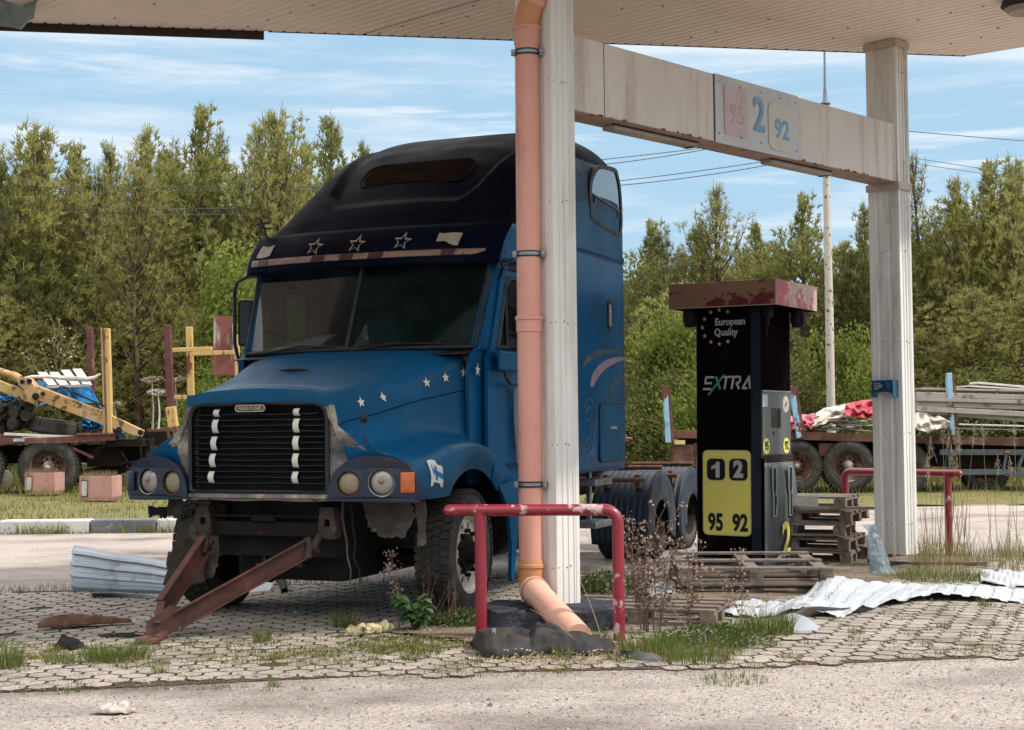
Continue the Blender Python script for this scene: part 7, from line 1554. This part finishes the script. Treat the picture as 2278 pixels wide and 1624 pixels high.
# ================================================================== GRASS AND WEEDS
m_gr = M('fresh_grass', (.10, .16, .022), .7, vs=2, c2=(.13, .17, .03), island=.4, bump=0, thin=.4)
m_gr2 = M('yellow_green_grass', (.19, .19, .04), .75, vs=1, c2=(.14, .16, .03), island=.4, bump=0, thin=.4)
m_straw = M('straw', (.40, .30, .17), .85, vs=3, c2=(.30, .22, .12), island=.3, bump=0, thin=.25)
m_deadweed = M('dead_brown_stems', (.17, .10, .075), .9, vs=5, c2=(.11, .065, .05), bump=0)
m_weed = M('weed_leaves', (.065, .10, .025), .75, vs=5, c2=(.10, .13, .03), island=.4, bump=0, thin=.3)
def blade(mb, o, h, w_, d, rr, seg=3):
    side = V(-d.y, d.x, 0).normalized() if d.length > 1e-4 else V(1, 0, 0); a = rr.uniform(0, 3.14); side = V(math.cos(a), math.sin(a), 0); b = len(mb.v)
    for k in range(seg + 1):
        f = k / seg; c = o + d * (f * f) + Z * (h * f * (1 - .15 * f * d.length / max(h, .01))); ww = w_ * .5 * (1 - f * .92); mb.v += [c - side * ww, c + side * ww]
    for k in range(seg): mb.f.append((b + 2 * k, b + 2 * k + 1, b + 2 * k + 3, b + 2 * k + 2)); mb.mi.append(mb.cur)
def tuftg(mb, px, py, r_, h, n, rr, w_=.005, spread=.5, z=0.0, P=None):
    c = P if P is not None else G(px, py, z)
    for k in range(n):
        a = rr.uniform(0, 6.283); q = r_ * math.sqrt(rr.random()); o = c + V(math.cos(a) * q, math.sin(a) * q, 0); hh = h * rr.uniform(.4, 1); dd = V(math.cos(a + rr.uniform(-.8, .8)), math.sin(a + rr.uniform(-.8, .8)), 0) * hh * rr.uniform(.1, spread) * 1.2; blade(mb, o, hh, w_, dd, rr)
rr = random.Random(77)
def grass_thing(name, label, px, py, w_, h, n, mat, spread=.5, bw=.0055):
    m_ = MB(); tuftg(m_, px, py, w_, h, n, rr, bw, spread); m_.cur = 1; tuftg(m_, px, py, w_ * 1.15, h * .8, int(n * .3), rr, bw, spread * 1.6); m_.cur = 0; return tag(m_.build(name, [mat, m_straw], recalc=False), label, 'grass tuft', 'grass tufts growing in the paving')
for a in ((262, 1470, .20, .16, 520, 'dense green grass tuft left of the tow bar tip'), (5, 1488, .12, .24, 260, 'tall grass tuft cut by the left edge'), (768, 1398, .09, .19, 170, 'thin grass tuft in the shade left of the nettle'), (583, 1432, .06, .18, 90, 'slender grass tuft right of the tow bar'), (1440, 1455, .20, .17, 420, 'grass tuft right of the rail foot'), (1545, 1470, .22, .15, 420, 'grass tuft in front of the long white sheet'), (1480, 1445, .16, .13, 300, 'grass tuft between rail foot and sheet'),
          (1625, 1420, .10, .20, 220, 'upright grass tuft left of the grey triangular scrap'), (1712, 1412, .16, .24, 420, 'tall grass tuft against the grey triangular scrap'), (1620, 1440, .12, .13, 180, 'low grass tuft before the white sheet'), (1325, 1430, .07, .17, 80, 'thin grass behind the drainpipe outlet'), (1255, 1470, .06, .13, 60, 'grass tuft in front of the rubber mat'),
          (1085, 1385, .2, .14, 300, 'grass around the left foot of the near rail'), (2090, 1288, .42, .12, 900, 'green grass strip behind the long white sheet'), (2190, 1350, .05, .10, 50, 'small tuft on the paving right of the sheet'), (1905, 1413, .06, .09, 50, 'small tuft on the right hand paving'), (2100, 1400, .05, .08, 40, 'small tuft on the paving near the right edge'), (1760, 1468, .07, .06, 60, 'flat tuft at the paving edge'), (608, 1528, .04, .06, 40, 'tiny yellowish tuft in the asphalt edge'),
          (140, 1478, .12, .12, 120, 'sparse tuft near the left edge of the paving'), (1385, 1470, .12, .08, 120, 'low tuft beside the grey ribbed strip'), (1630, 1515, .2, .05, 160, 'mossy tuft at the edge of the asphalt'), (2250, 1372, .05, .08, 40, 'small tuft at the right edge'), (355, 1500, .05, .12, 30, 'thin tall tuft in the paving edge'), (160, 1540, .10, .14, 26, 'very thin tall tuft at the lower left')):
    grass_thing('grass_tuft', a[6 - 1], a[0], a[1], a[2], a[3], a[4], m_gr, .55)
# weeds in the joints (countless small)
mb = MB(); rr = random.Random(5)
def joint_spot(px, py, r_, n, h):
    c = G(px, py)
    for k in range(n):
        a = rr.uniform(0, 6.283); q = r_ * rr.random() ** .6; o = c + V(math.cos(a) * q * 1.5, math.sin(a) * q, .0); hh = h * rr.uniform(.3, 1); blade(mb, o, hh, .006, V(rr.uniform(-.5, .5), rr.uniform(-.5, .5), 0) * hh, rr, 2)
for k in range(190):
    px = rr.uniform(-20, 1000); joint_spot(px, 1468 + rr.gauss(0, 16) - .015 * px * .8, rr.uniform(.03, .12), rr.randint(12, 50), rr.uniform(.03, .08))
for k in range(110): joint_spot(rr.uniform(850, 1700), rr.gauss(1455, 22), rr.uniform(.04, .14), rr.randint(14, 50), rr.uniform(.03, .08))
for k in range(90): joint_spot(rr.uniform(1700, 2290), rr.uniform(1340, 1470), rr.uniform(.02, .06), rr.randint(5, 22), rr.uniform(.03, .09))
for k in range(60): joint_spot(rr.uniform(0, 900), rr.uniform(1380, 1450), rr.uniform(.02, .05), rr.randint(4, 12), .04)
for k in range(40): joint_spot(rr.uniform(-20, 700), rr.uniform(1500, 1540), rr.uniform(.02, .05), rr.randint(4, 12), .04)
tag(mb.build('joint_weeds', m_gr2, recalc=False), kind='stuff')
# moss line behind the paving, along kerb and rough weeds at the island
mb = MB()
for k in range(2600):
    x = rr.uniform(-7.5, 7); y = pave_edge_far(x) + rr.gauss(.12, .16); hh = rr.uniform(.02, .09); blade(mb, V(x, y, 0), hh, .007, V(rr.uniform(-.5, .5), rr.uniform(-.5, .5), 0) * hh, rr, 2)
for k in range(2200):
    x = rr.uniform(-13, -1); y = 20.43 - abs(rr.gauss(0, .05)); hh = rr.uniform(.04, .22) * (1 if noise.noise(Vector((x * 1.3, 0, 0))) > 0 else .3); blade(mb, V(x, y, 0), hh, .012, V(rr.uniform(-.5, .5), rr.uniform(-.5, .2), 0) * hh, rr, 2)
tag(mb.build('edge_weeds', m_gr2, recalc=False), kind='stuff')
mb = MB()
for k in range(15000):
    x = rr.uniform(-17, 2); y = rr.uniform(20.8, 33.5); 
    d_ = noise.noise(Vector((x * .8, y * .8, 3)));
    if d_ < -.15 and rr.random() < .7: continue
    hh = rr.uniform(.03, .14) * (1.0 if y < 26 else 2.0); blade(mb, V(x, y, .16), hh, .016, V(rr.uniform(-.5, .5), rr.uniform(-.5, .5), 0) * hh, rr, 2)
for k in range(7000):
    x = rr.uniform(3, 15); y = rr.uniform(25.2, 33); hh = rr.uniform(.03, .12) * (1 if y < 27.5 else 2.2); blade(mb, V(x, y, .02), hh, .016, V(rr.uniform(-.5, .5), rr.uniform(-.5, .5), 0) * hh, rr, 2)
tag(mb.build('verge_grass', m_gr2, recalc=False), kind='stuff')
mb = MB()
for k in range(34000):
    y = 31 + 12 * rr.random() ** .8; x = rr.uniform(-.42, .42) * y; hh = rr.uniform(.25, .75); blade(mb, V(x, y, -.06), hh, .028, V(rr.uniform(-.5, .5), rr.uniform(-.5, .5), 0) * hh * .6, rr, 2)
tag(mb.build('meadow_grass', m_gr2, recalc=False), kind='stuff')
# island: soil + low weeds
so_ = MB(); pts = []
for k in range(160):
    f = k / 159; u_ = lerp(-1.1, BL + 1.3, f); pts.append((u_, .55 + .12 * noise.noise(Vector((u_ * 1.7, 0, 0)))))
for i, (u_, wv) in enumerate(pts): so_.v += [isl(u_, .15 + (wv + .25) * s_ / 12, .030 - .045 * (abs(s_) / 12) ** 2.5 + .010 * noise.noise(Vector((u_ * 4, s_ * .5, 1)))) for s_ in range(-12, 13)]
for i in range(159):
    for q in range(24): so_.f.append((25 * i + q, 25 * i + q + 1, 25 * i + 26 + q, 25 * i + 25 + q)); so_.mi.append(0)
tag(so_.build('soil_strip', m_soil, smooth=True), kind='structure')
def leafy(name, label, px, py, r_, h, n, mat, ls=.02, P=None, cat='weed'):
    m_ = MB(); c = P if P is not None else G(px, py); rr2 = random.Random(int(px * 7 + py))
    for k in range(n):
        a = rr2.uniform(0, 6.283); q = r_ * math.sqrt(rr2.random()); z = h * rr2.random() * (1 - .6 * q / r_) + .02; o = c + V(math.cos(a) * q, math.sin(a) * q * .8, z); n_ = V(rr2.uniform(-1, 1), rr2.uniform(-1, 1), rr2.uniform(0, 1)).normalized(); u = n_.orthogonal().normalized(); v_ = n_.cross(u); l_ = ls * rr2.uniform(.6, 1.4); b = len(m_.v); m_.v += [o - u * l_, o + v_ * l_ * .45, o + u * l_, o - v_ * l_ * .45]; m_.f.append((b, b + 1, b + 2, b + 3)); m_.mi.append(0)
    for k in range(n // 14):
        a = rr2.uniform(0, 6.283); o = c + V(math.cos(a), math.sin(a), 0) * r_ * .6 * rr2.random(); m_.tube([o, o + V(rr2.uniform(-.06, .06), rr2.uniform(-.05, .05), h * rr2.uniform(.5, 1.1))], [.003, .0015], 4)
    return tag(m_.build(name, mat, recalc=False), label, cat)
leafy('low_weed', 'tangle of low green weeds at the foot of the near rail, left of the footing', 1040, 1395, .30, .14, 1500, m_weed, .016)
leafy('low_weed', 'low bushy weeds in front of the low pallet', 1590, 1435, .40, .14, 1000, m_weed, .017)
leafy('low_weed', 'yellowing ground weeds below the nettle', 905, 1440, .45, .035, 700, m_gr2, .013)
leafy('low_weed', 'low green weeds behind the maroon rail by the footing', 1350, 1320, .4, .2, 1500, m_weed, .02)
leafy('low_weed', 'yellow leaved shoot growing through the low pallet', 1545, 1372, .05, .20, 80, m_gr2, .025)
leafy('low_weed', 'dry brown weeds along the front edge of the island', 1250, 1462, .5, .03, 900, m_straw, .012)
# nettle
net = thing('nettle', 'green nettle plant with jagged leaves left of the near column', 'plant', G(922, 1408)); c = G(922, 1408); st = MB(); lf = MB(); rr2 = random.Random(3)
for k in range(7):
    a = rr2.uniform(0, 6.28); tp = c + V(math.cos(a) * .13, math.sin(a) * .10, rr2.uniform(.14, .27)); bs_ = c + V(rr2.uniform(-.05, .05), rr2.uniform(-.05, .05), 0); st.tube([bs_, bs_.lerp(tp, .5) + V(0, 0, .03), tp], [.006, .005, .003], 5)
    for q in range(6):
        o = bs_.lerp(tp, .35 + .13 * q) + V(0, 0, .02)
        for s_ in (0, math.pi):
            an = a + q * 1.57 + s_; d_ = V(math.cos(an), math.sin(an), -.25).normalized(); sd = V(-d_.y, d_.x, .1).normalized(); l_ = rr2.uniform(.06, .10); pts = []
            for t_, w_ in ((0, .004), (.2, .022), (.35, .030), (.42, .022), (.6, .024), (.66, .015), (.85, .010), (1, .001)): pts.append((o + d_ * l_ * t_ - Z * (t_ * t_ * .02), w_))
            b = len(lf.v)
            for p_0, w_ in pts: lf.v += [p_0 - sd * w_, p_0 + sd * w_]
            for m_i in range(len(pts) - 1): lf.f.append((b + 2 * m_i, b + 2 * m_i + 1, b + 2 * m_i + 3, b + 2 * m_i + 2)); lf.mi.append(0)
st.build('stem', m_weed, net, world=True); lf.build('leaves', M('nettle_leaf', (.10, .19, .06), .6, vs=8, c2=(.07, .14, .04), island=.3, thin=.35, bump=0), net, world=True, recalc=False)
# dead branching weeds
def deadweed(label, px, py, h, spread, seed, heads=True, n=9, mat=m_deadweed, rad=.005, lean=0):
    rr2 = random.Random(seed); t = thing('dead_weed', label, 'dead plant', G(px, py)); c = G(px, py); st = MB(); hd = MB()
    for k in range(n):
        a = rr2.uniform(0, 6.28); L_ = h * rr2.uniform(.6, 1.0); d = V(math.cos(a) * spread * rr2.uniform(.1, 1) + lean, math.sin(a) * spread * rr2.uniform(.1, 1), 1).normalized(); pts = [c + V(rr2.uniform(-.03, .03), rr2.uniform(-.03, .03), 0)]
        for q in range(7): d = (d + V(rr2.uniform(-.12, .12), rr2.uniform(-.12, .12), 0)).normalized(); pts.append(pts[-1] + d * L_ / 7)
        st.tube(pts, [rad * (1 - q / 9) for q in range(8)], 4)
        for q in range(2, 8):
            for _ in range(2):
                dd = (d + V(rr2.uniform(-.9, .9), rr2.uniform(-.9, .9), rr2.uniform(-.1, .5))).normalized(); e_ = pts[q] + dd * L_ * rr2.uniform(.06, .2); st.tube([pts[q], e_], [rad * .45, rad * .25], 3)
                if heads:
                    for _2 in range(7):
                        o = e_ + V(rr2.gauss(0, .02), rr2.gauss(0, .02), rr2.gauss(0, .02)); l_ = rr2.uniform(.005, .011); n_ = V(rr2.uniform(-1, 1), rr2.uniform(-1, 1), rr2.uniform(-1, 1)).normalized(); u = n_.orthogonal(); v_ = n_.cross(u); b = len(hd.v); hd.v += [o - u * l_, o + v_ * l_, o + u * l_, o - v_ * l_]; hd.f.append((b, b + 1, b + 2, b + 3)); hd.mi.append(0)
    st.build('stem', mat, t, world=True, recalc=False)
    if heads: hd.build('seed_heads', M('seed_head', (.30, .21, .17), .9, island=.3, bump=0), t, world=True, recalc=False)
    return t
deadweed('large dead brown weed with fluffy seed heads right of the maroon rail', 1432, 1405, .86, .45, 1, n=11)
deadweed('second dead weed leaning in front of the low pallet', 1462, 1412, .62, .5, 2, n=6)
deadweed('thin dead weed before the fuel dispenser', 1535, 1398, .62, .35, 3, n=3)
deadweed('wispy dead weed before the front wheel', 950, 1395, .48, .55, 4, n=6, heads=False)
deadweed('tall thin dead stalk beside the nettle', 885, 1400, .62, .18, 5, n=2)
deadweed('dry stalks left of the near footing', 1005, 1400, .35, .7, 6, n=6, heads=False)
deadweed('thin dead stalk in front of the broad pallet', 1650, 1392, .52, .3, 7, n=2)
deadweed('tangled dry stems around the right leg of the near rail', 1385, 1425, .75, .35, 8, n=4, heads=False, mat=m_straw, rad=.003)
mb = MB()
for a, c in (((1310, 1455), (1180, 1355)), ((1300, 1450), (1200, 1395)), ((1555, 1430), (1400, 1255)), ((1345, 1440), (1290, 1290)), ((1090, 1385), (1020, 1420))):
    A_, C_ = G(*a), D(c[0], c[1], G(*a).y + .1); mb.tube([A_.lerp(C_, k / 6) + V(0, 0, .03 * math.sin(k / 6 * 3.14)) for k in range(7)], [.005 - .0005 * k for k in range(7)], 4)
tag(mb.build('dry_stalks', m_straw), kind='stuff')
# tall reed grass with seed heads at the far rail
rr = random.Random(12)
reed = thing('reed_grass', 'tall dry reed grass with pale seed heads around the far rail', 'reed grass', G(2100, 1245)); m_ = MB(); hd = MB(); gn = MB()
for k in range(46):
    px = rr.choice((rr.uniform(2040, 2180), rr.uniform(2060, 2150), rr.uniform(2190, 2278))); c = G(px, rr.uniform(1232, 1262)); h = rr.uniform(.35, .8) if k > 13 else rr.uniform(.95, 1.35); tp = c + V(rr.uniform(-.14, .14), rr.uniform(-.1, .1), h); pts = [c, c.lerp(tp, .5) + V(rr.uniform(-.03, .03), 0, 0), tp]; m_.tube(pts, [.0035, .003, .0018], 4)
    if k <= 13:
        for q in range(90):
            f = rr.random(); o = tp + (tp - c).normalized() * (.22 * (f - .6)) ; w_ = .018 * math.sin(math.pi * min(f + .1, 1)); o += V(rr.gauss(0, w_), rr.gauss(0, w_), 0); blade(hd, o, .03, .004, V(rr.uniform(-.01, .01), rr.uniform(-.01, .01), 0), rr, 1)
for k in range(900):
    px = rr.choice((rr.gauss(2060, 18), rr.gauss(2125, 30), rr.gauss(2250, 30), rr.uniform(2040, 2290))); c = G(px, rr.uniform(1232, 1275)); hh = rr.uniform(.08, .42); blade(gn if k % 3 else m_, c, hh, .005, V(rr.uniform(-.5, .5), rr.uniform(-.5, .5), 0) * hh, rr, 3)
m_.build('stems', m_straw, reed, world=True, recalc=False); hd.build('seed_heads', M('pale_seed_head', (.48, .40, .28), .9, island=.3, bump=0), reed, world=True, recalc=False); gn.build('leaves', m_gr2, reed, world=True, recalc=False)
# giant hogweed skeletons behind the timber lorry
for i, (px, yt, yb, lb) in enumerate(((338, 850, 975, 'dry umbrella headed hogweed stalk right of the crane boom'), (352, 880, 960, 'shorter pale hogweed stalk beside the tall one'), (390, 850, 960, 'hogweed head half hidden behind the maroon stake'), (255, 905, 965, 'low dry hogweed head behind the yellow stake'))):
    t = thing('hogweed', lb, 'dead plant', D(px, yb, 31.5)); st = MB(); a, c = D(px, yb, 31.5), D(px, yt, 31.5); st.tube([a, a.lerp(c, .5) + V(.03, 0, 0), c], [.03, .022, .014], 6); r2 = random.Random(i)
    for k in range(15):
        an = 6.283 * k / 15; q_ = r2.uniform(.09, .24); e_ = c + V(math.cos(an) * q_, math.sin(an) * q_ * .8, .10 - q_ * .25 + r2.uniform(-.03, .03)); st.tube([c, e_], [.006, .004], 3)
        for q in range(5): st.tube([e_, e_ + V(r2.uniform(-.06, .06), r2.uniform(-.05, .05), .05)], [.006, .004], 3)
    st.build('stalk', m_whitewd if i == 1 else M('hogweed_dry', (.40, .33, .26), .9), t, world=True, recalc=False)
mb = MB(); rr = random.Random(18)
for k in range(5200):
    if k < 2200: u_ = rr.uniform(-1.3, BL + 1.5); c = isl(u_, rr.gauss(.1, .45), .036)
    elif k < 3000: c = G(rr.uniform(-20, 2290), rr.gauss(1462, 22), .016)
    else: x_ = rr.uniform(-3.2, 3.8); c = V(x_, pave_edge_near(x_) + rr.gauss(.0, .10), .014)
    s_ = rr.uniform(.004, .016); a = rr.uniform(0, 6.28); u = V(math.cos(a), math.sin(a), rr.uniform(-.3, .3)); v_ = V(-math.sin(a), math.cos(a), rr.uniform(-.3, .3)); b = len(mb.v)
    mb.v += [c - u * s_, c + v_ * s_ * .4, c + u * s_, c - v_ * s_ * .4]; mb.f.append((b, b + 1, b + 2, b + 3)); mb.mi.append(0)
tag(mb.build('leaf_litter', M('leaf_litter', (.12, .07, .04), .9, vs=5, c2=(.22, .15, .08), island=.5, bump=0), recalc=False), kind='stuff')
# small stones and litter on the asphalt
mb = MB(); rr = random.Random(8)
for k in range(2600):
    if rr.random() < .75: px, py = rr.uniform(-20, 2300), rr.uniform(1480, 1640)
    else: px, py = rr.uniform(-20, 2300), rr.uniform(1330, 1480)
    c = G(px, py, .0); s_ = rr.uniform(.003, .010) * (1 if rr.random() < .97 else 2.2)
    if pave_edge_near(c.x) < c.y: c.z = .024
    n_ = 5; b = len(mb.v)
    for q in range(n_): a = 6.283 * q / n_ + rr.random(); mb.v.append(c + V(math.cos(a) * s_, math.sin(a) * s_, 0))
    mb.v.append(c + V(0, 0, s_ * .9))
    for q in range(n_): mb.f.append((b + q, b + (q + 1) % n_, b + n_)); mb.mi.append(0)
tag(mb.build('gravel', M('gravel', (.42, .36, .32), .9, var=.3, island=.6, bump=0), recalc=False), kind='stuff')
